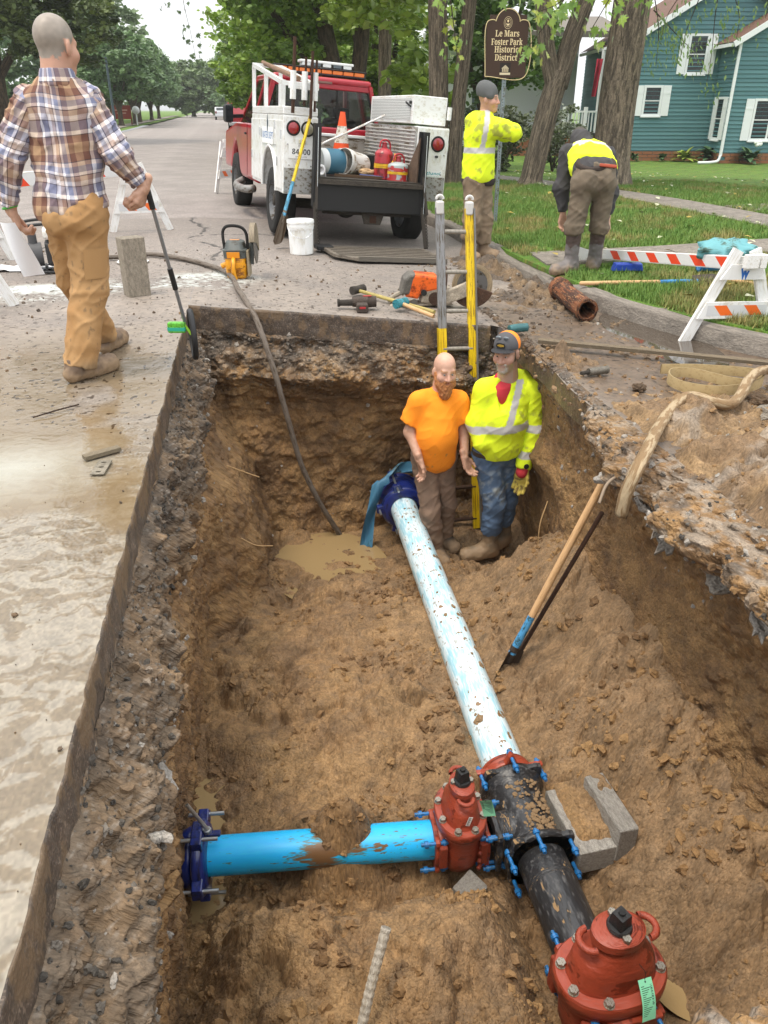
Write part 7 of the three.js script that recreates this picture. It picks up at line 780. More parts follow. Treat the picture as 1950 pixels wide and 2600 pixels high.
{ // yellow cut-off saw, standing, blade to the right
  const t = thing('cutoff_saw', 'yellow and grey cut-off saw standing on the road near the white bucket', 'saw', [0.03, roadY(0.05), -7.72], -0.15); const Y = phys(hex('#e09a12'), 0.4, { map: T_grime, clearcoat: 0.2 }), G = std(hex('#4d5250'), 0.55, { map: T_grime });
  mesh('housing', [loft([[0, 0.085, 0.09, 3], [0.02, 0.1, 0.11, 3], [0.13, 0.105, 0.13, 4], [0.19, 0.10, 0.12, 4]], 28)], Y, t); mesh('engine_cover', [loft([[0.19, 0.112, 0.125, 4], [0.25, 0.115, 0.128, 4], [0.262, 0.118, 0.13, 4], [0.27, 0.10, 0.115, 3.5], [0.33, 0.085, 0.09, 3], [0.345, 0.05, 0.06, 2.5]], 28)], G, t); mesh('cover_label', [rbox(0.12, 0.055, 0.006, 0.004, -0.01, 0.222, 0.128)], std('#d4860f', 0.5), t); mesh('cover_label', [rbox(0.09, 0.006, 0.04, 0.002, 0, 0.345, 0.02)], std('#c98b58', 0.6), t);
  mesh('rear_handle', [sweep([[-0.01, 0.19, 0.12], [-0.01, 0.16, 0.17], [-0.01, 0.06, 0.18], [0.0, 0.01, 0.16]], 0.021, 24, 10)], Y, t); mesh('front_handle', [sweep([[-0.10, 0.25, 0.02], [-0.105, 0.42, 0.0], [-0.07, 0.46, 0.0], [0.06, 0.455, 0.0], [0.105, 0.41, 0.0], [0.112, 0.2, 0.02]], 0.014, 40, 10)], M_rubber, t);
  mesh('side_plate', [rbox(0.025, 0.24, 0.16, 0.01, 0.118, 0.14, 0.02)], std('#b7a98c', 0.6, { map: T_soil }), t); mesh('fuel_cap', [cyl(0.025, 0.025, 0.05, -0.115, 0.12, 0.05, 0, 0, Math.PI / 2 + 0.4)], Y, t);
  mesh('blade_guard', [(() => { const g = new THREE.CylinderGeometry(0.185, 0.185, 0.05, 40, 1, false, 0.2, Math.PI * 1.1); g.rotateZ(Math.PI / 2); return g.translate(0.17, 0.30, -0.06); })()], std('#9c8f78', 0.6, { map: T_soil, side: THREE.DoubleSide }), t); mesh('cutting_disc', [cyl(0.172, 0.172, 0.006, 0.185, 0.29, -0.06, 0, 0, Math.PI / 2, 44)], std('#837f78', 0.45, { metalness: 0.5, map: T_soil }), t); mesh('cutting_arm', [bar([0.135, 0.12, 0.0], [0.145, 0.3, -0.07], 0.03, 0.05, [1, 0, 0])], G, t);
}
{ // orange cut-off saw, side on, blade to the right
  const t = thing('cutoff_saw', 'orange and white cut-off saw with a large muddy blade behind the ladder', 'saw', [1.72, roadY(1.72), -6.62], -0.10); const O = phys(hex('#e5641c'), 0.42, { map: T_grime }), W = std(hex('#c9bfae'), 0.6, { map: T_soil, bumpMap: T_soilB, bumpScale: 0.003 }), G = std(hex('#77746e'), 0.6, { map: T_soil });
  mesh('top_cover', [ext([[-0.28, 0.10], [-0.24, 0.26], [-0.20, 0.29], [-0.02, 0.27], [0.06, 0.21], [0.06, 0.17], [-0.14, 0.13], [-0.18, 0.08]], 0.2, 0.02)], O, t); mesh('filter_cover', [ext([[-0.33, 0.12], [-0.30, 0.25], [-0.25, 0.29], [-0.20, 0.29], [-0.24, 0.12]], 0.205, 0.02)], G, t); mesh('engine_block', [ext([[-0.15, 0.05], [-0.13, 0.15], [0.05, 0.19], [0.10, 0.17], [0.09, 0.05], [0.04, 0.02]], 0.19, 0.015)], W, t); mesh('base', [ext([[-0.42, 0.02], [-0.40, 0.035], [0.12, 0.045], [0.14, 0.02]], 0.16, 0.006)], W, t);
  mesh('rear_handle', [sweep([[-0.28, 0.13, 0], [-0.36, 0.10, 0], [-0.41, 0.06, 0], [-0.40, 0.022, 0], [-0.28, 0.02, 0]], 0.02, 30, 10)], W, t); mesh('front_handle', [sweep([[0.03, 0.06, 0.12], [0.05, 0.2, 0.14], [0.06, 0.32, 0.08], [0.05, 0.34, 0.0], [0.03, 0.32, -0.08]], 0.014, 30, 10)], M_mudstick, t);
  mesh('belt_guard', [ext([[0.02, 0.07], [0.06, 0.15], [0.28, 0.24], [0.33, 0.21], [0.33, 0.15], [0.28, 0.11], [0.08, 0.04]], 0.05, 0.012).translate(0, 0, 0.10)], W, t); mesh('starter_cover', [cyl(0.055, 0.055, 0.03, -0.03, 0.085, 0.105, Math.PI / 2)], M_mudstick, t); mesh('fuel_cap', [cyl(0.025, 0.025, 0.03, -0.13, 0.14, 0.11, Math.PI / 2)], M_black, t); mesh('foot_bolt', [cyl(0.03, 0.03, 0.02, -0.21, 0.05, 0.09, Math.PI / 2)], G, t);
  mesh('cutting_disc', [cyl(0.175, 0.175, 0.005, 0.30, 0.185, 0.05, Math.PI / 2, 0, 0, 56)], std('#6d6d6c', 0.4, { metalness: 0.6, map: T_grime }), t); mesh('disc_rim', [lathe([[0.135, -0.004], [0.178, -0.004], [0.178, 0.004], [0.135, 0.004], [0.135, -0.004]], 56).rotateX(Math.PI / 2).translate(0.30, 0.185, 0.05)], std('#b3a183', 0.7, { map: T_soil }), t);
  mesh('blade_guard', [(() => { const p = [[0, 0]]; for (let i = 0; i <= 18; i++) { const a = lerp(-2.95, -0.35, i / 18); p.push([Math.cos(a) * 0.19, Math.sin(a) * 0.19]); } return ext(p, 0.06, 0.008).translate(0.30, 0.185, 0.055); })()], M_mudstick, t);
}
{ // impact wrench
  const t = thing('impact_wrench', 'muddy grey and red cordless impact wrench lying at the pit edge', 'power tool', [1.02, roadY(1.0), -6.42], -0.08); const G = std('#5c4f46', 0.7, { map: T_soil, bumpMap: T_soilB, bumpScale: 0.004 });
  mesh('socket', [cyl(0.024, 0.028, 0.12, -0.13, 0.06, 0, 0, 0, Math.PI / 2), cyl(0.032, 0.032, 0.02, -0.19, 0.06, 0, 0, 0, Math.PI / 2)], M_dirtsteel, t); mesh('motor_housing', [cyl(0.04, 0.048, 0.13, -0.01, 0.065, 0, 0, 0, Math.PI / 2), cyl(0.048, 0.045, 0.07, 0.09, 0.062, -0.01, 0, 0, Math.PI / 2)], G, t); mesh('battery', [rbox(0.095, 0.07, 0.1, 0.012, 0.0, 0.036, 0.09)], G, t); mesh('red_badge', [rbox(0.05, 0.018, 0.004, 0.002, 0, 0.045, 0.142), rbox(0.07, 0.004, 0.03, 0.002, 0.05, 0.112, 0.0)], std('#a52a2c', 0.55), t); mesh('handle', [rbox(0.04, 0.045, 0.09, 0.015, 0.01, 0.05, 0.05)], G, t);
}
function hammer(label, a, b, hr, hl, hc, m, headAt) { const t = thing('sledgehammer', label, 'hammer', [0, 0, 0], 0, 'hammers at the pit edge'); mesh('handle', [rod(a, b, 0.016, 0.018)], m, t); const p = headAt, d = V(...b).sub(V(...a)).normalize(), s = d.clone().cross(V(0, 1, 0)).normalize(); const h = mesh('head', [cyl(hr, hr, hl, 0, 0, 0, 0, 0, 0, 16), cyl(hr * 1.08, hr * 1.08, hl * 0.25, 0, hl * 0.4, 0, 0, 0, 0, 16), cyl(hr * 1.08, hr * 1.08, hl * 0.25, 0, -hl * 0.4, 0, 0, 0, 0, 16)], hc, t); h.position.set(...p); h.quaternion.setFromUnitVectors(V(0, 1, 0), s); return t; }
hammer('long yellow-handled sledgehammer with a muddy black head', [1.06, -0.04, -7.0], [1.60, -0.085, -6.22], 0.035, 0.14, M_dirtsteel, std('#cdbd70', 0.6, { map: T_soil }), [1.08, -0.035, -6.98]);
hammer('short sledgehammer with a teal head and a pale handle', [1.32, -0.03, -6.42], [1.56, -0.085, -6.08], 0.036, 0.12, std('#2f8290', 0.5, { map: T_grime }), M_wood, [1.35, -0.035, -6.38]);
{ // concrete core and small things on the road
  const o = mesh('concrete_block', (() => { const g = rbox(0.19, 0.47, 0.16, 0.006, 0, 0.235, 0, 0, 0, 0, 2), p = g.attributes.position; for (let i = 0; i < p.count; i++) p.setX(i, p.getX(i) + 0.006 * N3(p.getX(i) * 20, p.getY(i) * 14, p.getZ(i) * 20)); return g; })(), std(lin(0.55, 0.49, 0.40), 0.85, { map: T_soil, bumpMap: T_soilB, bumpScale: 0.01 })); o.position.set(-0.83, 0, -6.95); o.rotation.y = 0.42; tag(o, 'tall tan concrete block standing upright on the road by the hose', 'block');
  const w = mesh('wood_offcut', [box(0.17, 0.018, 0.04, 0, 0.012, 0)], std('#8a7f6a', 0.85, { map: T_soil })); w.position.set(-0.67, 0.004, -3.43); w.rotation.y = 0.55; tag(w, 'short splintered wood offcut lying on the wet road', 'wood');
  const p = mesh('metal_strap', [ext([[-0.03, -0.075], [0.03, -0.075], [0.03, 0.075], [-0.03, 0.075]], 0.006, 0.001, [0, 1, 2].map(k => Array.from({ length: 14 }, (_, i) => [Math.cos(-i / 14 * 6.283) * 0.012, -0.05 + k * 0.05 + Math.sin(-i / 14 * 6.283) * 0.008]))).rotateX(-Math.PI / 2)], std('#a09a8c', 0.5, { metalness: 0.3, map: T_soil })); p.position.set(-0.655, 0.008, -3.28); p.rotation.y = -0.12; tag(p, 'flat grey metal strap with three holes lying on the wet road', 'metal strap');
  tag(mesh('twig', [sweep([[-1.08, 0.012, -3.98], [-0.98, 0.02, -4.04], [-0.88, 0.012, -4.14]], 0.004, 16, 6)], M_mudstick), 'thin dark twig lying on the wet road', 'twig');
  const cp = (name, label, pts, r, m, cat) => tag(mesh(name, [sweep(pts, r, 24, 14)], m), label, cat);
  cp('pipe_offcut', 'short teal pipe offcut behind the capped man at the pit corner', [[2.02, -0.08, -5.55], [2.08, -0.075, -5.56], [2.17, -0.075, -5.57]], 0.032, std('#3f7f86', 0.5, { map: T_soil }), 'pipe');
  const ft = thing('pipe_fitting', 'grey metal pipe fitting with a thin end lying on the dirt', 'fitting', [2.27, roadY(2.2) + 0.03, -4.58], 0.22); mesh('barrel', [cyl(0.026, 0.026, 0.15, 0.04, 0, 0, 0, 0, Math.PI / 2), cyl(0.028, 0.028, 0.012, 0.11, 0, 0, 0, 0, Math.PI / 2)], std('#8a857b', 0.5, { metalness: 0.5, map: T_soil }), ft); mesh('spigot', [cyl(0.012, 0.014, 0.07, -0.06, 0, 0, 0, 0, Math.PI / 2)], M_dirtsteel, ft);
  tag(mesh('timber_strip', [bar([2.15, -0.10, -5.28], [2.9, -0.135, -4.98], 0.07, 0.025), bar([2.9, -0.135, -4.98], [3.75, -0.16, -4.55], 0.07, 0.022)], std('#9c8d75', 0.9, { map: T_soil, bumpMap: T_soilB, bumpScale: 0.006 })), 'long weathered timber strip lying from the pit corner towards the gutter', 'timber');
  for (const [x, z, s, l] of [[2.98, -3.66, 0.13, 'pale stone lump coated in dirt on the spoil below the hose'], [3.08, -3.95, 0.10, 'brown stone lump tucked against the bend of the pale hose'], [2.45, -4.28, 0.055, 'small dark clod beside the folded hose']]) { const g = new THREE.IcosahedronGeometry(1, 3), pp = g.attributes.position; for (let i = 0; i < pp.count; i++) { const v = V().fromBufferAttribute(pp, i), k = 0.75 + 0.3 * N3(v.x * 1.4 + x, v.y * 1.4, v.z * 1.4 + z) + 0.1 * N3(v.x * 5, v.y * 5, v.z * 5); pp.setXYZ(i, v.x * k, v.y * k * 0.6, v.z * k); } g.computeVertexNormals(); const o2 = mesh('rock', g, std(s > 0.12 ? lin(0.5, 0.45, 0.38) : lin(0.3, 0.2, 0.12), 0.9, { map: T_soil, bumpMap: T_soilB, bumpScale: 0.02 })); o2.scale.setScalar(s); o2.position.set(x, roadY(x) + s * 0.4, z); tag(o2, l, 'rock'); }
}
{ // rusty old pipe by the kerb
  const t = thing('rusty_pipe', 'rust-brown old iron pipe lying open-ended by the kerb', 'pipe', [0, 0, 0]); const T = dataTex(512, 512, (i, j) => { const n = vfbm(i / 30, j / 30, 6, 17 * 0 + 16), f = vfbm(i / 7, j / 7, 3, 73 * 0 + 64); return mixc(mixc([0.50, 0.30, 0.18], [0.26, 0.16, 0.11], sst(0.4, 0.6, n)), [0.62, 0.47, 0.32], sst(0.62, 0.75, f)); }, true), m = std('#ffffff', 0.92, { map: T, bumpMap: T_soilB, bumpScale: 0.012, side: THREE.DoubleSide });
  const a = V(3.06, -0.125, -7.12), b = V(2.90, -0.10, -6.10), d = b.clone().sub(a), L = d.length(), g = lathe([[0.07, L], [0.092, L], [0.094, L - 0.05], [0.088, L - 0.08], [0.090, L * 0.5], [0.085, 0.16], [0.108, 0.14], [0.108, 0.02], [0.09, 0], [0.07, 0], [0.07, L]], 40), p = g.attributes.position; for (let i = 0; i < p.count; i++) { const k = 1 + 0.05 * N3(p.getX(i) * 14, p.getY(i) * 9, p.getZ(i) * 14); p.setX(i, p.getX(i) * k); p.setZ(i, p.getZ(i) * k); } g.computeVertexNormals();
  const o = mesh('pipe_wall', g, m, t); o.position.copy(a); o.quaternion.setFromUnitVectors(V(0, 1, 0), d.normalize());
}
function digTool(name, label, A, B, split, cols, r, blade) { const a = V(...A), b = V(...B), at = s => a.clone().lerp(b, s).toArray(), t = thing(name, label, name === 'shovel' ? 'shovel' : 'bar', [0, 0, 0]); mesh('lower_handle', [rod(at(0.14), at(split), r * 1.15, r)], cols[0], t); mesh('handle', [rod(at(split), at(1), r), sph(r, ...at(1))], cols[1], t); if (blade) { const bl = mesh('blade', [patch(10, 14, (u, v) => { const w = 0.10 * (v < 0.7 ? 0.85 + 0.15 * Math.sin(v * 2) : Math.sqrt(Math.max(0, 1 - ((v - 0.7) / 0.3) ** 2))), x = (u - 0.5) * 2 * w; return [x, -v * 0.28, 0.028 * (x / 0.1) ** 2]; })], cols[2], t); const d = b.clone().sub(a).normalize(); bl.position.set(...at(0.16)); bl.quaternion.setFromUnitVectors(V(0, 1, 0), d); bl.rotateY(blade); mesh('socket', [rod(at(0.07), at(0.18), r * 0.7, r * 1.3)], cols[2], t); } return t; }
const M_bladem = std('#4c4037', 0.7, { side: THREE.DoubleSide, map: T_soil });
digTool('shovel', 'shovel with a pale wooden handle and blue painted neck leaning in the pit', [1.40, -1.74, -3.56], [1.97, -0.50, -3.68], 0.34, [std('#4a93c4', 0.55, { map: T_grime }), M_wood, M_bladem], 0.022, 0.5);
digTool('digging_bar', 'thin dark rusty bar leaning in the pit beside the shovel', [1.46, -1.80, -3.62], [1.985, -0.68, -3.66], 0.3, [M_mudstick, M_rust], 0.014, 0);
digTool('shovel', 'long shovel with a blue painted neck lying on the grass', [4.42, -0.02, -6.66], [3.16, -0.03, -6.84], 0.42, [std('#2a82c0', 0.5), M_wood, M_bladem], 0.02, 1.2);
tag(mesh('wooden_pole', [rod([4.5, 0.0, -6.6], [4.85, -0.02, -6.25], 0.017)], M_wood), 'pale wooden handle lying on the grass behind the barricade', 'handle');
{ const o = mesh('plastic_tray', [ext([[-0.15, 0], [-0.13, 0.07], [0.13, 0.07], [0.15, 0]], 0.11, 0.012)], phys('#1c3fa0', 0.4)); o.position.set(3.84, lawnY(3.84, -7.3) + 0.035, -7.3); o.rotation.y = -0.2; tag(o, 'dark blue plastic tray lying on the grass by the bending man', 'tray'); const q = mesh('plastic_pot', [lathe([[0, 0], [0.05, 0], [0.075, 0.2], [0.085, 0.2], [0.085, 0.22], [0.07, 0.22]], 24).rotateZ(1.45)], phys('#2277b8', 0.45, { side: THREE.DoubleSide })); q.position.set(4.66, lawnY(4.6, -7.0) + 0.08, -6.98); q.rotation.y = -0.2; tag(q, 'blue plastic pot lying on its side on the grass behind the barricade', 'pot'); }
// ---------- barricades ----------
const stripeTex = (n, c1, c2, w = 512, h = 64) => canvasTex(w, h, (c) => { c.fillStyle = c1; c.fillRect(0, 0, w, h); c.fillStyle = c2; const s = w / n; for (let i = 0; i < n; i++) { c.beginPath(); c.moveTo(i * s + s * 0.2, 0); c.lineTo(i * s + s * 0.62, 0); c.lineTo(i * s + s * 0.9, h); c.lineTo(i * s + s * 0.48, h); c.fill(); } });
const M_bwhite = std('#e2e2e0', 0.6, { map: T_dust }), M_bstripe = std('#ffffff', 0.5, { map: stripeTex(6, '#d9d9d8', '#e2441e', 1024, 64) });
const T_W = canvasTex(256, 128, (c, w, h) => { c.fillStyle = '#dcdcda'; c.fillRect(0, 0, w, h); c.strokeStyle = '#1f5fb0'; c.lineWidth = 17; c.beginPath(); c.moveTo(92, 26); c.lineTo(112, 104); c.lineTo(124, 40); c.lineTo(140, 104); c.lineTo(160, 26); c.stroke(); });
function aFrame(t, wid, hgt, order, sc = 1) { // stands at its own origin, boards face +z
  const g = new THREE.Group(); g.name = 'trestle_end'; t.add(g); for (const s of [-1, 1]) mesh('leg', [bar([s * wid / 2, 0, 0], [s * 0.07, hgt, 0], 0.085, 0.03, [0, 0, 1])], M_bwhite, g);
  const xr = y => lerp(wid / 2, 0.07, y / hgt), yb = hgt * 0.70, yt = hgt * 0.86; const wb = mesh('name_board', [ext([[-xr(yb) - 0.03, yb], [xr(yb) + 0.03, yb], [xr(yt) + 0.01, yt], [-xr(yt) - 0.01, yt]], 0.02).translate(0, 0, 0.034)], M_bwhite, g); mesh('painted_letter', [xf(new THREE.PlaneGeometry(xr(yb) * 1.5, hgt * 0.15), 0, hgt * 0.775, 0.0455)], std('#ffffff', 0.6, { map: T_W }), wb);
  const y0 = hgt * 0.28, y1 = hgt * 0.46, lb = mesh('lower_board', [ext([[-xr(y0) - 0.03, y0], [xr(y0) + 0.03, y0], [xr(y1) + 0.03, y1], [-xr(y1) - 0.03, y1]], 0.02).translate(0, 0, 0.034)], M_bwhite, g); mesh('striped_sheet', [xf(new THREE.PlaneGeometry(xr(y0) * 1.75, hgt * 0.11), 0, (y0 + y1) / 2, 0.0455)], std('#ffffff', 0.45, { map: stripeTex(2, '#c9cacb', '#e4661c', 512, 96) }), lb); return g;
}
function beam(t, a, b, w = 0.10, th = 0.05) { const A = V(...a), B = V(...b), d = B.clone().sub(A), L = d.length(), g = new THREE.Group(); g.name = 'barrier_beam'; t.add(g); g.position.copy(A).add(B).multiplyScalar(0.5); const z = d.clone().normalize(), y = V(0, 1, 0), x = y.clone().cross(z).normalize(), y2 = z.clone().cross(x); g.quaternion.setFromRotationMatrix(new THREE.Matrix4().makeBasis(z, y2, x.negate())); mesh('plank', [rbox(L, w, th, 0.004, 0, 0, 0)], M_bwhite, g); for (const s of [-1, 1]) mesh('striped_sheet', [xf(new THREE.PlaneGeometry(L * 0.92, w * 0.82), 0, 0, s * (th / 2 + 0.002), 0, s > 0 ? 0 : Math.PI, 0)], M_bstripe, g); return g; }
{
  const t = thing('barricade', 'white and orange A-frame barricade marked W with its foot in the gutter puddle', 'barricade', [0, 0, 0], 0, 'work barricades'); const g = aFrame(t, 0.74, 0.70); g.position.set(3.79, -0.23, -5.42); g.rotation.y = -0.02; g.rotation.z = -0.02; beam(t, [3.80, 0.38, -5.36], [3.90, 0.03, -7.95]); mesh('beam_end', [rbox(0.11, 0.10, 0.05, 0.006, 3.80, 0.40, -5.33), rbox(0.05, 0.10, 0.06, 0.006, 3.89, 0.40, -5.33)], M_bwhite, t); mesh('folded_leg', [ext([[0, 0], [0.42, 0.02], [0.0, 0.16]], 0.03).translate(3.56, -0.03, -7.98)], M_bwhite, t);
  const c = mesh('tarp', (() => { const g2 = sph(1, 0, 0, 0, 0.26, 0.10, 0.16, 28), p = g2.attributes.position; for (let i = 0; i < p.count; i++) { const n = 1 + 0.25 * N3(p.getX(i) * 9, p.getY(i) * 12, p.getZ(i) * 9); p.setXYZ(i, p.getX(i) * n, p.getY(i) * n, p.getZ(i) * n); } g2.computeVertexNormals(); return g2; })(), std('#5f9aa0', 0.6, { map: T_grime })); c.position.set(4.02, 0.36, -6.0); tag(c, 'crumpled teal tarp draped over the barricade beam', 'tarp');
}
{ const t = thing('barricade', 'white barricade marked W folded down beside the plaid-shirted man', 'barricade', [0, 0, 0], 0, 'work barricades'); const g = aFrame(t, 0.72, 0.80); g.position.set(-1.13, 0, -10.9); g.rotation.y = 0.15; beam(t, [-1.13, 0.75, -10.88], [-2.6, 0.72, -8.9], 0.15); const g2 = aFrame(t, 0.72, 0.80); g2.position.set(-2.62, 0, -8.9); g2.rotation.y = 0.15; }
{ const t = thing('barricade', 'white barricade whose chipped leg stands on the muddy road beside the tan trousers', 'barricade', [0, 0, 0], 0, 'work barricades'); const g = aFrame(t, 0.80, 0.85); g.position.set(-2.16, 0, -6.62); g.rotation.y = 0.25; beam(t, [-2.2, 0.8, -6.6], [-4.2, 0.78, -7.2], 0.15); }
{ const t = thing('barricade', 'white barricade standing on the road beyond the truck front wheel', 'barricade', [0, 0, 0], 0, 'work barricades'); const g = aFrame(t, 0.72, 0.85); g.position.set(0.02, 0, -16.1); g.rotation.y = 0.9; beam(t, [0.0, 0.82, -16.1], [1.6, 0.8, -16.6], 0.15); }
{ // pump with red starter
  const t = thing('water_pump', 'petrol water pump with a red engine in a black tube frame', 'pump', [-1.70, 0, -8.25], 0.2); const Rd = phys('#b5172f', 0.4, { clearcoat: 0.3 });
  for (const s of [-1, 1]) mesh('frame_tube', [sweep([[-0.26, 0.03, s * 0.2], [-0.3, 0.06, s * 0.2], [-0.3, 0.38, s * 0.2], [-0.26, 0.43, s * 0.2], [0.24, 0.43, s * 0.2], [0.29, 0.38, s * 0.2], [0.29, 0.06, s * 0.2], [0.24, 0.02, s * 0.2], [-0.26, 0.03, s * 0.2]], 0.014, 70, 8)], M_black, t); mesh('cross_tube', [rod([-0.1, 0.03, -0.2], [-0.1, 0.03, 0.2], 0.014)], M_black, t); mesh('cross_tube', [rod([0.2, 0.03, -0.2], [0.2, 0.03, 0.2], 0.014)], M_black, t);
  mesh('engine', [rbox(0.28, 0.22, 0.26, 0.03, 0.06, 0.17, 0)], std('#2b2b2d', 0.6), t); mesh('fuel_tank', [rbox(0.28, 0.10, 0.26, 0.035, 0.06, 0.35, 0, 0, 0, 0, 3)], std('#dcdad3', 0.45), t); const sc = mesh('recoil_cover', [cyl(0.115, 0.125, 0.06, 0.10, 0.17, 0.16, Math.PI / 2, 0, 0, 36)], Rd, t); for (let i = 0; i < 20; i++) { const a = i / 20 * 6.283; mesh('vent_slot', [box(0.006, 0.045, 0.004, 0.10 + Math.sin(a) * 0.078, 0.17 + Math.cos(a) * 0.078, 0.1905, 0, 0, -a)], M_black, sc); } mesh('centre_badge', [cyl(0.035, 0.035, 0.006, 0.10, 0.17, 0.192, Math.PI / 2)], M_black, sc); mesh('pump_housing', [cyl(0.11, 0.11, 0.14, -0.18, 0.16, 0, 0, 0, Math.PI / 2), cyl(0.04, 0.04, 0.14, -0.18, 0.28, 0)], std('#4b4b4d', 0.6), t);
  const o = mesh('plastic_sheet', patch(16, 10, (u, v) => [lerp(-0.45, 0.25, u), 0.012 + 0.03 * Math.abs(N3(u * 4, v * 4, 3)), lerp(-0.12, 0.16, v) + 0.05 * N3(u * 3, 1, v * 2)]), std('#e9eaec', 0.8, { side: THREE.DoubleSide })); o.position.set(-2.0, 0, -8.35); tag(o, 'crumpled white sheet lying on the road under the pump', 'sheet');
  const d = mesh('round_cover', [lathe([[0, 0.01], [0.14, 0.01], [0.15, 0.02], [0.16, 0.012], [0.16, 0], [0, 0]], 36)], std('#dedfdd', 0.5, { map: T_grime })); d.position.set(-1.02, 0.003, -8.55); tag(d, 'round white bucket lid lying on the road by the hose', 'lid');
}
// roots and twigs sticking out of the banks
[[[2.04, -1.05, -4.55], [1.98, -1.2, -4.5], [1.97, -1.42, -4.47]], [[-0.12, -1.32, -4.9], [-0.02, -1.36, -4.85], [0.1, -1.35, -4.8]], [[-0.18, -0.92, -5.3], [-0.05, -0.95, -5.22], [0.05, -0.99, -5.2]], [[1.80, -0.20, -3.2], [1.72, -0.23, -3.16], [1.66, -0.30, -3.1]]].forEach((p, i) => tag(mesh('root', [sweep(p, i === 3 ? 0.008 : 0.0045, 14, 6)], std(i === 3 ? '#8a7a68' : '#a98b62', 0.9)), ['thin pale root hanging down the east wall behind the men', 'pale root poking from the foot of the west wall', 'short root poking from the upper west wall', 'stubby grey stick poking from the east bank by the hose'][i], 'root'));
// ---------- sign, house, distant trees ----------
{
  const t = thing('street_sign', 'brown historic district sign with a rounded top on a perforated steel post', 'sign', [3.71, 0.0, -11.1], PY + 0.06);
  const W = 0.54, Hh = 0.76, y0 = 1.76, hw = W / 2, out = [[-hw, 0], [hw, 0], [hw, Hh * 0.83]], n = 16; out.push([hw * 0.62, Hh * 0.85]); for (let i = 0; i <= n; i++) { const a = lerp(0.12, Math.PI - 0.12, i / n); out.push([Math.cos(a) * hw * 0.6, Hh * 0.80 + Math.sin(a) * Hh * 0.22]); } out.push([-hw * 0.62, Hh * 0.85], [-hw, Hh * 0.83]);
  mesh('sign_plate', [ext(out, 0.012, 0.002).translate(0, y0, 0)], std('#3a2314', 0.5), t); const rim = out.map(p => [p[0] * 0.975, Hh * 0.02 + p[1] * 0.965, 0]); mesh('sign_border', [sweep([...rim, rim[0]].map(p => [p[0], p[1] + y0, 0.009]), 0.006, 160, 6)], std('#c9b687', 0.5), t);
  const tx = canvasTex(512, 590, (c, w, h) => { c.fillStyle = '#3a2314'; c.fillRect(0, 0, w, h); c.fillStyle = '#e0cda2'; c.strokeStyle = '#d8c69c'; c.textAlign = 'center'; c.lineWidth = 4; c.beginPath(); c.arc(256, 74, 56, 0, 7); c.stroke(); c.beginPath(); c.arc(256, 74, 40, 0, 7); c.stroke(); c.beginPath(); c.arc(256, 58, 13, 0, 7); c.fill(); c.beginPath(); c.moveTo(222, 60); c.quadraticCurveTo(236, 96, 256, 80); c.quadraticCurveTo(276, 96, 290, 60); c.lineTo(280, 88); c.lineTo(256, 106); c.lineTo(232, 88); c.fill(); c.font = 'bold 84px serif'; c.fillText('Le Mars', 256, 204); c.fillText('Foster Park', 256, 284, 440); c.fillText('Historic', 256, 356); c.fillText('District', 256, 434); c.fillStyle = '#1c140d'; c.fillRect(180, 456, 150, 118); c.fillStyle = '#b9ab8e'; c.beginPath(); c.moveTo(200, 512); c.lineTo(256, 476); c.lineTo(312, 512); c.fill(); c.fillStyle = '#8a7b62'; c.fillRect(212, 512, 88, 34); c.fillStyle = '#d6c9a8'; for (let i = 0; i < 4; i++) c.fillRect(214 + i * 26, 512, 7, 34); c.fillRect(180, 552, 150, 22); });
  mesh('sign_face', [xf(new THREE.PlaneGeometry(W * 0.88, Hh * 0.9), 0, y0 + Hh * 0.47, 0.0075)], std('#ffffff', 0.5, { map: tx }), t);
  const hs = []; for (let i = 0; i < 56; i++) hs.push(Array.from({ length: 8 }, (_, k) => [Math.cos(-k / 8 * 6.283) * 0.006, 0.03 + i * 0.034 + Math.sin(-k / 8 * 6.283) * 0.009])); mesh('post', [ext([[-0.021, -0.15], [0.021, -0.15], [0.021, 2.05], [-0.021, 2.05]], 0.004, 0, hs).translate(0, 0, -0.01), box(0.004, 2.2, 0.03, -0.023, 0.95, -0.024), box(0.004, 2.2, 0.03, 0.023, 0.95, -0.024)], std('#8c979c', 0.45, { metalness: 0.55, map: T_grime }), t);
}
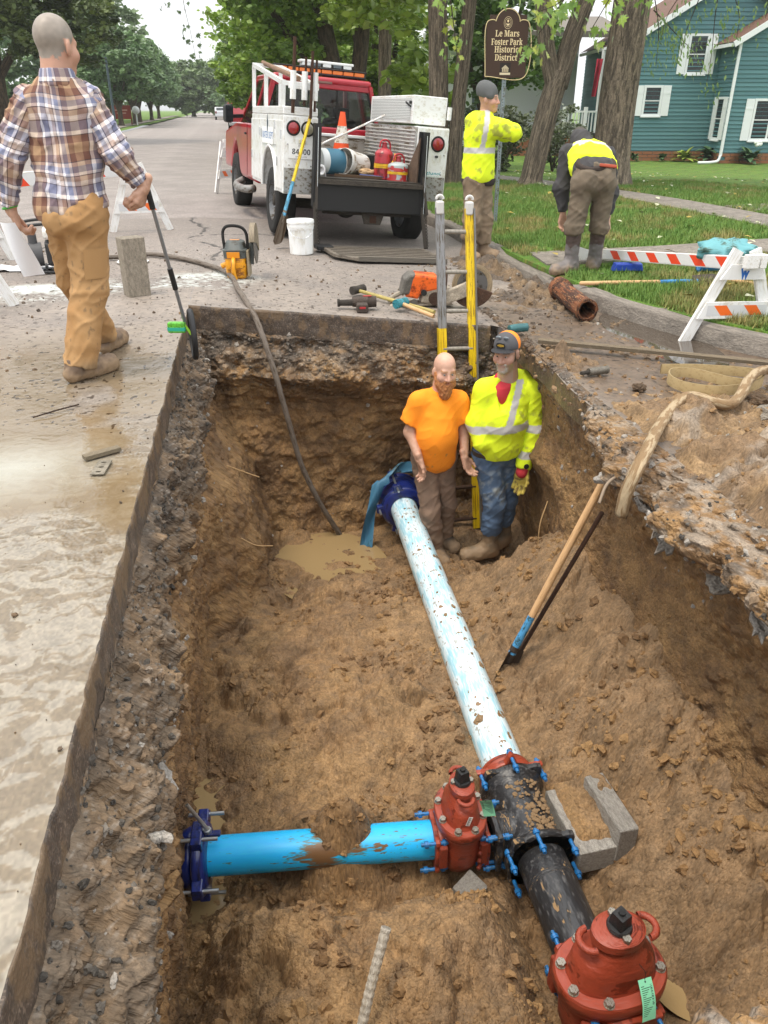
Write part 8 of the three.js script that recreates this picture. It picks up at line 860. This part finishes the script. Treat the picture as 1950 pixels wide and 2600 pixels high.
{ // teal house with white trim
  const HG = lawnY(12, -34), t = thing('house', 'teal clapboard house with white shutters and a brown roof behind the thick tree', 'house', [0, HG, 0], PY);
  const M_clap = [std('#4d777b', 0.7), std('#527c80', 0.7), std('#487175', 0.7)], M_trim = std('#dfe3e4', 0.6), M_roof = std('#7b5a4a', 0.9, { map: T_soil, bumpMap: T_soilB, bumpScale: 0.03 }), M_pane = phys('#23292b', 0.06, { specularIntensity: 1 }), M_brick = std('#8e5f43', 0.9);
  const r = rng(90), bh = 0.15;
  function wall(x0, z0, x1, z1, hgt, gable, label) { // boards between two ground points; gable(s) = height at fraction s
    const w = new THREE.Group(); w.name = 'wall'; if (label) w.userData.label = label; t.add(w); const L = Math.hypot(x1 - x0, z1 - z0), ang = -Math.atan2(z1 - z0, x1 - x0); w.position.set(x0, 0, z0); w.rotation.y = ang; mesh('sheathing', [ext(gable.map(p => [p[0] * L, p[1] - 0.01]), 0.08).translate(0, 0, -0.05)], M_clap[0], w);
    const top = Math.max(...gable.map(p => p[1])); for (let y = 0.42, i = 0; y < top; y += bh, i++) { // span of the outline at this height
      const xs = []; for (let k = 0; k < gable.length; k++) { const [a, ya] = gable[k], [b, yb] = gable[(k + 1) % gable.length], yy = y + bh * 0.6; if ((ya <= yy) !== (yb <= yy)) xs.push(lerp(a, b, (yy - ya) / (yb - ya)) * L); } if (xs.length < 2) continue; const a = Math.min(...xs), b = Math.max(...xs); mesh('clapboard', box(b - a, bh + 0.014, 0.018, (a + b) / 2, y + bh / 2, 0.012, -0.20), M_clap[i % 3], w); }
    const nB = Math.round(L / 0.42); for (let j = 0; j < 3; j++) for (let i = 0; i < nB; i++) { const a = (i + (j % 2) * 0.5) * L / nB; if (a + L / nB > L) continue; mesh('brick', box(L / nB - 0.02, 0.115, 0.03, a + L / nB / 2, 0.06 + j * 0.13, 0.012), M_brick, w); } return [w, L];
  }
  function win(w, x, y, ww, hh, panes, sh) { const f = new THREE.Group(); f.name = 'window'; w.add(f); f.position.set(x, y, 0.03); for (const s of [-1, 1]) { mesh('window_frame', [box(0.09, hh + 0.18, 0.05, s * (ww / 2 + 0.045), 0, 0.01)], M_trim, f); mesh('window_frame', [box(ww, 0.09, 0.05, 0, s * (hh / 2 + 0.045), 0.01)], M_trim, f); if (sh) mesh('shutter', [rbox(sh, hh + 0.16, 0.04, 0.006, s * (ww / 2 + 0.10 + sh / 2), 0, 0.012), box(sh * 0.96, 0.07, 0.05, s * (ww / 2 + 0.10 + sh / 2), hh * 0.3, 0.014)], M_trim, f); } mesh('window_sill', [box(ww + 0.24, 0.05, 0.09, 0, -hh / 2 - 0.11, 0.03)], M_trim, f);
    for (let k = 0; k < panes; k++) { const px = (k - (panes - 1) / 2) * ww / panes, pw = ww / panes; mesh('pane', [box(pw - 0.03, hh / 2 - 0.025, 0.01, px, hh / 4, 0.0)], M_pane, f); mesh('pane', [box(pw - 0.03, hh / 2 - 0.025, 0.01, px, -hh / 4, -0.005)], M_pane, f); for (const s of [-1, 0, 1]) mesh('glazing_bar', [box(0.012, hh / 2 - 0.02, 0.012, px + s * pw / 4, hh / 4, 0.006)], M_black, f); mesh('glazing_bar', [box(pw - 0.03, 0.012, 0.013, px, hh / 4, 0.0062)], M_black, f); mesh('meeting_rail', [box(pw - 0.02, 0.035, 0.02, px, 0, 0.008)], M_trim, f); if (k) mesh('mullion', [box(0.08, hh, 0.03, px - pw / 2, 0, 0.008)], M_trim, f); } }
  const XA = 10.45, ZA = -37, LA = 7.2, slope = 0.585, eA = 4.62, pk = eA + slope * LA / 2;
  const [wA] = wall(XA, ZA, XA + LA, ZA, 0, [[0, 0], [1, 0], [1, eA], [0.5, pk], [0, eA]], 'teal gable wall with two shuttered windows'); win(wA, 0.93, 2.32, 0.62, 0.98, 1, 0.33); win(wA, 2.52, 4.02, 0.66, 1.28, 1, 0.33);
  const XB = 13.98, ZB = -35.2, LB = 6, eB = 4.43; const [wC] = wall(XB, ZA, XB, ZB, 0, [[0, 0], [1, 0], [1, eB], [0, eB]], 'narrow teal side wall with one shuttered window'); win(wC, 1.0, 1.66, 0.62, 1.42, 1, 0.3);
  const [wB] = wall(XB, ZB, XB + LB, ZB, 0, [[0, 0], [1, 0], [1, eB], [0.5, eB + slope * LB / 2], [0, eB]], 'teal gable wall of the projecting wing'); win(wB, 1.75, 1.62, 1.3, 1.36, 2, 0.33); win(wB, 2.6, 0.22, 0.7, 0.26, 2, 0);
  const [wD] = wall(XA, ZA - 9, XA, ZA, 0, [[0, 0], [1, 0], [1, eA], [0, eA]], 'teal long side wall');
  // roofs and rakes
  const roofP = (x0, xm, ye, yp, z0, z1, nm) => { const rf = new THREE.Group(); rf.name = 'roof'; t.add(rf); const o = 0.35, dx = xm - x0, s = (yp - ye) / dx; mesh('roof_slope', [patch(1, 1, (u, v) => [lerp(x0 - o, xm, u), lerp(ye - o * s, yp, u) + 0.12, lerp(z0 + 0.3, z1, v)]), patch(1, 1, (u, v) => [lerp(2 * xm - x0 + o, xm, u), lerp(ye - o * s, yp, u) + 0.12, lerp(z0 + 0.3, z1, v)])], new THREE.MeshStandardMaterial({ color: M_roof.color, map: T_soil, roughness: 0.9, side: THREE.DoubleSide }), rf); for (const q of [-1, 1]) mesh('rake_board', [bar([xm + q * (dx + o), ye - o * s + 0.02, z0 + 0.3], [xm, yp + 0.04, z0 + 0.3], 0.04, 0.2)], M_trim, rf); mesh('gutter', [box(0.12, 0.12, z0 - z1, x0 - o, ye - o * s + 0.02, (z0 + z1) / 2 + 0.15)], M_trim, rf); };
  roofP(XA, XA + LA / 2, eA, pk, ZA, ZA - 9); roofP(XB, XB + LB / 2, eB, eB + slope * LB / 2, ZB, ZA - 1);
  mesh('corner_board', [box(0.12, eA, 0.12, XA, eA / 2, ZA + 0.02)], M_trim, t); const dp = mesh('downspout', [box(0.10, eB - 0.3, 0.09, XB - 0.01, eB / 2 + 0.15, ZB + 0.08)], M_trim, t); mesh('downspout_elbow', [sweep([[XB - 0.01, 0.32, ZB + 0.08], [XB - 0.08, 0.12, ZB + 0.12], [XB - 0.4, 0.06, ZB + 0.25], [XB - 1.0, 0.05, ZB + 0.4]], 0.055, 24, 8)], M_trim, dp);
  // plants along the wall
  const hosta = (label, x, z, rr, col, h, white) => { const p = thing('plant', label, 'plant', V(x, HG - 0.02, z).applyAxisAngle(V(0, 1, 0), PY).toArray(), 0); const g = [], q = rng(Math.floor(x * 100)); for (let i = 0; i < 60; i++) { const a = q() * 6.283, l = rr * (0.5 + 0.6 * q()), e = 0.25 + 0.9 * q(); const lf = patch(2, 5, (u, v) => { const w = 0.16 * rr * Math.sin(Math.PI * (0.1 + 0.9 * v)); return [(u - 0.5) * 2 * w, Math.sin(e) * l * v - 0.5 * l * v * v * 0.8, Math.cos(e) * l * v]; }); lf.rotateY(a); lf.translate(0, h * (0.2 + 0.6 * q()), 0); g.push(lf); } mesh('leaves', g, std(lin(...col), 0.6, { side: THREE.DoubleSide }), p).userData.kind = 'stuff'; if (white) for (let i = 0; i < 5; i++) mesh('flower', [sph(0.08, (q() - 0.5) * rr, h + 0.25 + 0.2 * q(), 0.1)], std('#eeeeea', 0.8), p); };
  hosta('small dark green plant at the left corner of the teal house', 10.8, -36.5, 0.42, [0.06, 0.13, 0.04], 0.3); hosta('dark green plant under the small window of the teal house', 12.0, -36.4, 0.42, [0.06, 0.13, 0.04], 0.25); hosta('wide yellow-green leafy plant by the teal gable wall', 12.9, -36.3, 0.75, [0.26, 0.34, 0.05], 0.3); hosta('tall dark bush in the inner corner of the teal house', 13.85, -36.2, 0.75, [0.05, 0.12, 0.045], 0.6); hosta('dark leafy plant with white flowers by the downspout', 15.0, -34.7, 0.85, [0.05, 0.11, 0.04], 0.4, true); hosta('yellow flowering plant beyond the basement window', 16.9, -34.6, 0.7, [0.35, 0.30, 0.05], 0.35);
}
{ // white house and porch seen between the trunks
  const y0 = -0.75, t = thing('house', 'white house with a porch railing and a brick base behind the forked tree', 'house', [0, y0, 0], PY), M_w = std('#e6e9e8', 0.7), M_b = std('#8a5a40', 0.9);
  mesh('wall', [box(8.0, 5.2, 0.3, 6.0, 2.9, -46)], M_w, t); mesh('brick_base', [box(4.2, 1.0, 2.4, 8.35, 0.45, -42.0)], M_b, t); mesh('porch_floor', [box(4.4, 0.12, 2.6, 8.35, 1.02, -42)], std('#3b3733', 0.7), t); for (let i = 0; i < 14; i++) mesh('baluster', [box(0.05, 0.85, 0.05, 8.55 + i * 0.16, 1.55, -40.8)], M_w, t); mesh('handrail', [box(2.3, 0.08, 0.09, 9.6, 1.98, -40.8)], M_w, t); for (const x of [8.5, 9.5, 10.5]) mesh('porch_post', [box(0.16, 1.15, 0.16, x, 1.6, -40.8)], M_w, t); mesh('column', [box(0.28, 3.4, 0.28, 10.15, 2.75, -40.9)], M_w, t); mesh('roof', [box(9, 0.25, 5, 6.5, 5.6, -43.5, 0.2)], std('#6d675f', 0.9), t);
  for (const x of [3.4, 5.0]) { const w = mesh('window', [box(0.9, 1.1, 0.06, x, 2.4, -45.83)], M_w, t); mesh('pane', [box(0.36, 0.9, 0.03, x - 0.2, 2.4, -45.79)], std('#5c6a70', 0.2), w); mesh('pane', [box(0.36, 0.9, 0.03, x + 0.2, 2.4, -45.79)], std('#5c6a70', 0.2), w); }
  const f = thing('flag', 'red and white striped flag hanging from a pole beside the thick trunk', 'flag', V(9.75, y0 + 2.6, -40.2).applyAxisAngle(V(0, 1, 0), PY).toArray(), PY); const ft = canvasTex(64, 128, (c, w, h) => { for (let i = 0; i < 7; i++) { c.fillStyle = i % 2 ? '#e6e2e2' : '#a3243a'; c.fillRect(i * w / 7, 0, w / 7 + 1, h); } }); mesh('cloth', [patch(10, 12, (u, v) => [lerp(-0.14, 0.14, u) - 0.1 * v, lerp(1.5, 0, v), 0.12 * Math.sin(u * 9 + v * 2)])], std('#ffffff', 0.8, { map: ft, side: THREE.DoubleSide }), f); mesh('pole', [rod([0.3, -1.2, 0], [0.32, 2.1, 0], 0.03)], M_trimw(), f);
}
function M_trimw() { return std('#cfd2d3', 0.5); }
const shrub = (label, x, z, rx, ry, n, cols, seed, size = 0.05, group) => { const s = thing('shrub', label, 'shrub', [x, lawnY(x, z), z], 0, group); const r = rng(seed); for (let i = 0; i < 5; i++) mesh('stem', [rod([0, 0, 0], [(r() - 0.5) * rx * 1.3, ry * (0.9 + 0.5 * r()), (r() - 0.5) * rx], 0.03, 0.01, 6)], M_barkD, s); crown(s, [[0, ry * 1.05, 0, rx, ry * 0.95, rx]], n, size, cols, seed, 'foliage'); };
shrub('loose grey-green shrub on the lawn behind the sign post', 8.6, -25.8, 0.95, 0.95, 2600, [[0.07, 0.10, 0.04], [0.15, 0.18, 0.07]], 501, 0.06, 'shrubs before the white house'); shrub('round grey-green shrub on the lawn left of the forked trunk', 7.1, -25.2, 0.85, 0.9, 2400, [[0.06, 0.10, 0.04], [0.14, 0.18, 0.07]], 502, 0.06, 'shrubs before the white house'); shrub('pale grey-green shrub on the lawn right of the forked trunk', 10.6, -26.2, 0.9, 1.0, 2600, [[0.10, 0.13, 0.07], [0.20, 0.23, 0.12]], 503, 0.06, 'shrubs before the white house'); shrub('dark shrub at the lawn edge beside the truck chest', 5.6, -24.5, 0.8, 0.85, 2200, DRK, 504, 0.06, 'shrubs before the white house');
// trees behind the truck and along the street
const stems3 = (s, h, r) => [[[[0, 0, 0], [0.02 * s, h * 0.35, 0], [-0.1 * s, h * 0.7, 0], [-0.25 * s, h, 0]], r, r * 0.55], [[[0.02, h * 0.3, 0], [0.5 * s, h * 0.55, 0.1], [1.1 * s, h * 0.95, 0.1]], r * 0.65, r * 0.3], [[[-0.02, h * 0.28, 0], [-0.55 * s, h * 0.55, -0.1], [-1.3 * s, h * 0.9, 0]], r * 0.6, r * 0.3]];
tree('dark multi-stemmed maple behind the truck cab', 3.6, -27, -0.3, [[[[0.2, 0, 0], [0.1, 1.8, 0], [-0.35, 4, 0], [-0.9, 7, 0]], 0.3, 0.2], [[[0.45, 0, 0], [0.6, 1.8, 0], [0.85, 4, 0], [1.0, 7, 0]], 0.27, 0.18], [[[0.2, 1.0, 0], [-0.6, 2.4, 0], [-1.6, 3.9, 0], [-2.6, 5.2, 0]], 0.18, 0.08]], [[-0.8, 5.2, 0, 2.8, 1.5, 2.6], [-1.9, 3.7, -0.5, 1.8, 1.5, 2.0], [0.6, 6.2, 0, 3.4, 2.0, 3], [-1.6, 6.4, 0, 2.0, 1.7, 2.2]], 44000, 0.085, GRN, 61);
tree('grey trunk with pale bark rising behind the perforated chest', 4.55, -24, -0.3, [[[[0, 0, 0], [0.0, 2, 0], [0.02, 4, 0], [0.0, 8, 0]], 0.19, 0.15]], [[0, 6.8, 0, 2.6, 1.6, 2.6], [-0.9, 4.4, 0.6, 1.2, 0.7, 1.0]], 14000, 0.085, YEL, 62, M_bark);
tree('light green leafy tree filling the gap between the trunks behind the truck', 6.2, -34, -0.4, stems3(0.8, 5, 0.22), [[0, 4.2, 0, 2.4, 2.2, 2.2], [-1.4, 2.6, 0, 1.6, 1.5, 1.5], [1.0, 2.4, 0.3, 1.0, 1.2, 1.0]], 26000, 0.09, YEL, 63, M_barkD, 'street trees');
tree('dark evergreen-looking tree between the sign and the forked trunk', 9.4, -30, -0.6, stems3(1, 5.5, 0.2), [[0, 4.6, 0, 2.3, 1.7, 2.0], [0.6, 3.3, 0, 1.7, 1.0, 1.5]], 8500, 0.11, DRK, 64, M_barkD, 'street trees');
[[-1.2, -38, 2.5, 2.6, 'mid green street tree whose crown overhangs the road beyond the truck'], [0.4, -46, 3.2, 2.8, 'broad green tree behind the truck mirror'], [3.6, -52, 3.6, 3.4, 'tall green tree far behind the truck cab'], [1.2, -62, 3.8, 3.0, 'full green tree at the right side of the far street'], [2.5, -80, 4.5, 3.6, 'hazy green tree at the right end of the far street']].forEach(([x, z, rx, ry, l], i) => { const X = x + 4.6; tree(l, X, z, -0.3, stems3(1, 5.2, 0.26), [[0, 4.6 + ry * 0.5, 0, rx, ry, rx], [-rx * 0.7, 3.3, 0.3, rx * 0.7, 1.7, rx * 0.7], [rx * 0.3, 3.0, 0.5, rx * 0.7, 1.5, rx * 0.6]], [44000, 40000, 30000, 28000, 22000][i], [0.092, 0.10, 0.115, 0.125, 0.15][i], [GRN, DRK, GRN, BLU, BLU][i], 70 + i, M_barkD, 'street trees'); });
// left side
tree('large dark maple spreading over the lawn behind the plaid-shirted man', -9.4, -40, 0, [[[[0, 0, 0], [0.1, 1.6, 0], [0.2, 3.2, 0], [0, 6, 0]], 0.36, 0.22], [[[0.15, 2.4, 0], [1.2, 3.8, 0], [2.2, 5.8, 0]], 0.2, 0.08], [[[0.1, 2.2, 0], [-1.2, 3.6, 0], [-2.6, 5.5, 0]], 0.2, 0.08]], [[0, 7.0, 0, 5, 2.8, 4], [3.2, 4.8, 1, 2.6, 1.8, 2.4], [-3.4, 5.0, 1, 3.4, 2.2, 3], [1.5, 9.5, 0, 4.6, 2.2, 3.6], [4.0, 7.4, 0, 2.4, 1.9, 2.4]], 80000, 0.105, [[0.045, 0.085, 0.02], [0.16, 0.22, 0.04]], 81, M_barkD);
tree('dark leafy tree behind the white parked van', -16, -36, 0, stems3(1.4, 6, 0.34), [[0, 6.6, 0, 5.4, 3.4, 4.5], [-1, 3.6, 1.5, 4.2, 2.0, 3.2], [3.0, 3.5, 2, 2.4, 1.6, 2.2], [0, 10, 0, 5, 2, 4]], 52000, 0.115, DRK, 82, M_barkD);
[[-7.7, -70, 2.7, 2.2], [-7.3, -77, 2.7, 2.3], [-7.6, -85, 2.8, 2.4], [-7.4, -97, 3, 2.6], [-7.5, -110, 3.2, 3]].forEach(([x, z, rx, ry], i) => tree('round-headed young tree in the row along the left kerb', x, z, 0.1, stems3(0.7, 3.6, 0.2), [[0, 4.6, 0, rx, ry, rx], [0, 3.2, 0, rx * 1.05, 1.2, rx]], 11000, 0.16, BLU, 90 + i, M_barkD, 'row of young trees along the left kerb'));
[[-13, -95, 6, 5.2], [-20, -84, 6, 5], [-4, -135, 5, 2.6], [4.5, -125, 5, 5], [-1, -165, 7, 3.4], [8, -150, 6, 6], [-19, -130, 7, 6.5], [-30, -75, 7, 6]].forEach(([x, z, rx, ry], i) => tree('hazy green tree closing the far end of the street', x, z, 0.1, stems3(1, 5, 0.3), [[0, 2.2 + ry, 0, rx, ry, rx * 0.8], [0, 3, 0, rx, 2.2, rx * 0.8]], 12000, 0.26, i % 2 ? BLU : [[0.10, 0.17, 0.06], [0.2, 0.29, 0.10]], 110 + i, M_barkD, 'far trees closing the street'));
// hanging sprays of maple leaves nearer the camera
const G_maple = (() => { const P = [[0, -0.55], [0.12, -0.2], [0.5, -0.35], [0.38, -0.1], [0.85, 0.1], [0.45, 0.2], [0.5, 0.5], [0.22, 0.38], [0, 1.0], [-0.22, 0.38], [-0.5, 0.5], [-0.45, 0.2], [-0.85, 0.1], [-0.38, -0.1], [-0.5, -0.35], [-0.12, -0.2]]; const g = new THREE.ShapeGeometry(new THREE.Shape(P.map(p => new THREE.Vector2(...p)))); const q = g.attributes.position; for (let i = 0; i < q.count; i++) q.setZ(i, 0.18 * Math.abs(q.getX(i)) + 0.08 * q.getY(i) ** 2); g.computeVertexNormals(); return g; })();
const M_maple = [[0.22, 0.36, 0.05], [0.30, 0.44, 0.06], [0.16, 0.29, 0.045], [0.36, 0.42, 0.05]].map(c => phys(lin(...c), 0.55, { side: THREE.DoubleSide, transmission: 0.35, thickness: 0 }));
function spray(label, twigs, n, size, seed, spread, mats = M_maple, geo = G_maple, hang = 0.5) { const t = thing('branch', label, 'branch', [0, 0, 0], 0, 'leafy branches overhead'); const r = rng(seed); twigs.forEach(tw => { mesh('twig', [sweep(tw, s => lerp(0.012, 0.004, s), 20, 6)], M_barkD, t); }); for (let i = 0; i < n; i++) { const tw = twigs[Math.floor(r() * twigs.length)], c = new THREE.CatmullRomCurve3(tw.map(p => V(...p))), p = c.getPoint(0.15 + 0.85 * r()), o = mesh('leaf', geo, mats[Math.floor(r() * mats.length)], t); o.position.set(p.x + (r() - 0.5) * spread, p.y - r() * spread * hang, p.z + (r() - 0.5) * spread); o.rotation.set(-0.9 + r() * 1.1 + Math.PI, r() * 6.28, (r() - 0.5) * 1.2); o.scale.setScalar(size * (0.65 + 0.6 * r())); } return t; }
spray('bright green maple branch hanging in front of the brown sign', [[[4.6, 3.3, -9.8], [4.1, 2.75, -9.7], [3.62, 2.2, -9.6], [3.45, 2.0, -9.6]], [[4.4, 3.1, -9.8], [4.0, 2.9, -9.7], [3.5, 2.62, -9.7], [3.1, 2.55, -9.6]], [[4.2, 2.9, -9.7], [3.8, 2.45, -9.6], [3.55, 2.35, -9.6]]], 120, 0.082, 201, 0.34); spray('bright green maple branch hanging between the sign and the thick trunk', [[[4.8, 3.3, -9.8], [4.6, 2.8, -9.7], [4.35, 2.45, -9.6], [4.2, 2.2, -9.6]], [[5.0, 3.2, -9.8], [4.9, 2.75, -9.7], [4.7, 2.55, -9.6]], [[4.5, 3.1, -9.9], [4.2, 2.85, -9.8], [3.9, 2.68, -9.8]]], 120, 0.082, 202, 0.4); spray('small tuft of maple leaves at the trunk behind the sign', [[[3.05, 3.2, -12], [3.2, 2.6, -12], [3.3, 2.05, -12]]], 34, 0.085, 203, 0.35);
{ const G_small = (() => { const g = new THREE.BufferGeometry(); g.setAttribute('position', new THREE.Float32BufferAttribute([0, -0.5, 0, 0.22, 0, 0.06, 0, 0.7, 0, 0, -0.5, 0, 0, 0.7, 0, -0.22, 0, 0.06], 3)); g.computeVertexNormals(); return g; })(); const mm = [[0.16, 0.28, 0.06], [0.22, 0.34, 0.09], [0.12, 0.22, 0.05]].map(c => phys(lin(...c), 0.55, { side: THREE.DoubleSide, transmission: 0.3, thickness: 0 }));
  const tw = (x, y, z, l, d) => [[x, y + l, z], [x + d * 0.4, y + l * 0.6, z], [x + d, y + l * 0.25, z + 0.1], [x + d * 1.1, y, z + 0.1]];
  spray('drooping branch of small leaves in front of the upper house window', [tw(8.6, 1.75, -14.5, 1.9, 0.0), tw(8.45, 2.2, -14.6, 1.5, -0.35), tw(8.7, 2.5, -14.5, 1.3, 0.3), tw(8.2, 2.5, -14.6, 1.2, -0.5)], 290, 0.085, 204, 0.5, mm, G_small, 0.8); spray('drooping leafy branch in front of the house roof valley', [tw(9.6, 2.6, -14, 1.3, 0.2), tw(9.9, 2.3, -14, 1.6, 0.3), tw(9.4, 2.75, -14, 1.2, -0.2), tw(10.1, 2.6, -13.8, 1.4, 0.5)], 290, 0.085, 205, 0.55, mm, G_small, 0.8); spray('leafy twigs reaching out from the right side of the thick trunk', [[[7.9, 3.4, -15.6], [8.1, 2.7, -15.5], [8.15, 2.1, -15.5]], [[8.0, 3.0, -15.6], [8.5, 2.6, -15.5], [8.8, 2.4, -15.5]]], 150, 0.08, 206, 0.4, mm, G_small, 0.7);
}
// dark overhanging twigs high over the street
spray('thin dark branch hanging over the far street', [[[-0.6, 5.2, -26], [-0.75, 4.2, -26], [-0.62, 3.2, -26], [-0.55, 2.6, -26]], [[-1.6, 5.4, -26], [-1.5, 4.6, -26], [-1.2, 4.0, -26]]], 70, 0.10, 207, 0.45, [phys(lin(0.07, 0.12, 0.04), 0.6, { side: THREE.DoubleSide, transmission: 0.3, thickness: 0 })], G_maple, 0.6);
// street furniture and cars far off
{ const t = thing('lamp_post', 'dark slim post standing on the grass beyond the plaid-shirted man', 'post', [-7.0, 0.1, -60]); mesh('shaft', [cyl(0.07, 0.10, 4.2, 0, 2.1, 0)], std('#3b4a52', 0.5), t); mesh('base', [cyl(0.14, 0.16, 0.4, 0, 0.2, 0)], std('#3b4a52', 0.5), t); }
{ const t = thing('notice_board', 'red board with pale lettering standing on the grass', 'sign', [-7.9, 0.1, -73]); mesh('board', [box(1.5, 1.0, 0.12, 0, 0.95, 0)], std('#8e2f22', 0.7), t); mesh('lettering', [xf(new THREE.PlaneGeometry(1.3, 0.8), 0, 0.95, 0.065)], std('#ffffff', 0.7, { map: canvasTex(128, 80, (c, w, h) => { c.fillStyle = '#8e2f22'; c.fillRect(0, 0, w, h); c.fillStyle = '#c9998c'; c.fillRect(16, 20, 96, 10); c.fillRect(28, 42, 72, 8); }) }), t); for (const s of [-1, 1]) mesh('leg', [box(0.1, 1.4, 0.1, s * 0.72, 0.7, 0)], std('#6e2a20', 0.7), t); const m = thing('mailbox_post', 'pale round-topped post beside the red board', 'post', [-6.75, 0.1, -73]); mesh('shaft', [box(0.1, 0.9, 0.1, 0, 0.45, 0)], M_trimw(), m); mesh('box', [sph(0.3, 0, 1.1, 0)], M_trimw(), m); }
function car(label, x, z, ry, c, pick) { const t = thing('car', label, pick ? 'pickup' : 'car', [x, 0.0, z], ry); const P = phys(c, 0.3, { clearcoat: 0.6 }); mesh('body', [ext(pick ? [[-2.6, 0.4], [-2.6, 1.05], [-0.6, 1.05], [-0.3, 1.7], [1.0, 1.7], [1.4, 1.1], [2.5, 1.0], [2.6, 0.4]] : [[-2.2, 0.35], [-2.2, 0.95], [-1.6, 1.4], [0.3, 1.45], [1.1, 0.98], [2.1, 0.85], [2.2, 0.35]], 1.75, 0.08).rotateY(Math.PI / 2)], P, t); mesh('rear_window', [box(1.35, 0.42, 0.04, 0, pick ? 1.4 : 1.2, pick ? 0.42 : 1.92, pick ? -0.35 : -0.85)], M_pane2, t); mesh('bumper', [rbox(1.75, 0.2, 0.15, 0.03, 0, 0.5, pick ? 2.63 : 2.23)], pick ? M_chrome : P, t); for (const s of [-1, 1]) mesh('tail_light', [box(0.16, 0.26, 0.05, s * 0.74, 0.85, pick ? 2.6 : 2.2)], phys('#7a1016', 0.3), t); for (const [wx, wz] of [[-0.8, -1.4], [0.8, -1.4], [-0.8, 1.4], [0.8, 1.4]]) mesh('wheel', [cyl(0.34, 0.34, 0.22, wx, 0.34, wz, 0, 0, Math.PI / 2)], M_rubber, t); }
const M_pane2 = phys('#1c2226', 0.06);
car('red pickup parked far up the street', 1.35, -57, 0, '#9c1622', true); car('silver car far up the street beyond the red pickup', 0.2, -112, 0, '#c9ccd0'); car('white van parked at the left behind the plaid-shirted man', -11.5, -24.5, 0.9, '#d8dcde', true); car('pale car parked under the trees beyond the dark post', -13.5, -78, 1.2, '#c4cacd'); { const t = thing('small_sign', 'small white sign on a post at the far bend of the street', 'sign', [-5.6, 0, -150]); mesh('post', [cyl(0.06, 0.06, 2.6, 0, 1.3, 0)], M_black, t); mesh('plate', [box(0.9, 1.2, 0.05, 0, 2.8, 0)], std('#e6e9e9', 0.6), t); }
scene.fog = new THREE.FogExp2(0xe6ece8, 0.0006);
renderer.render(scene, camera);
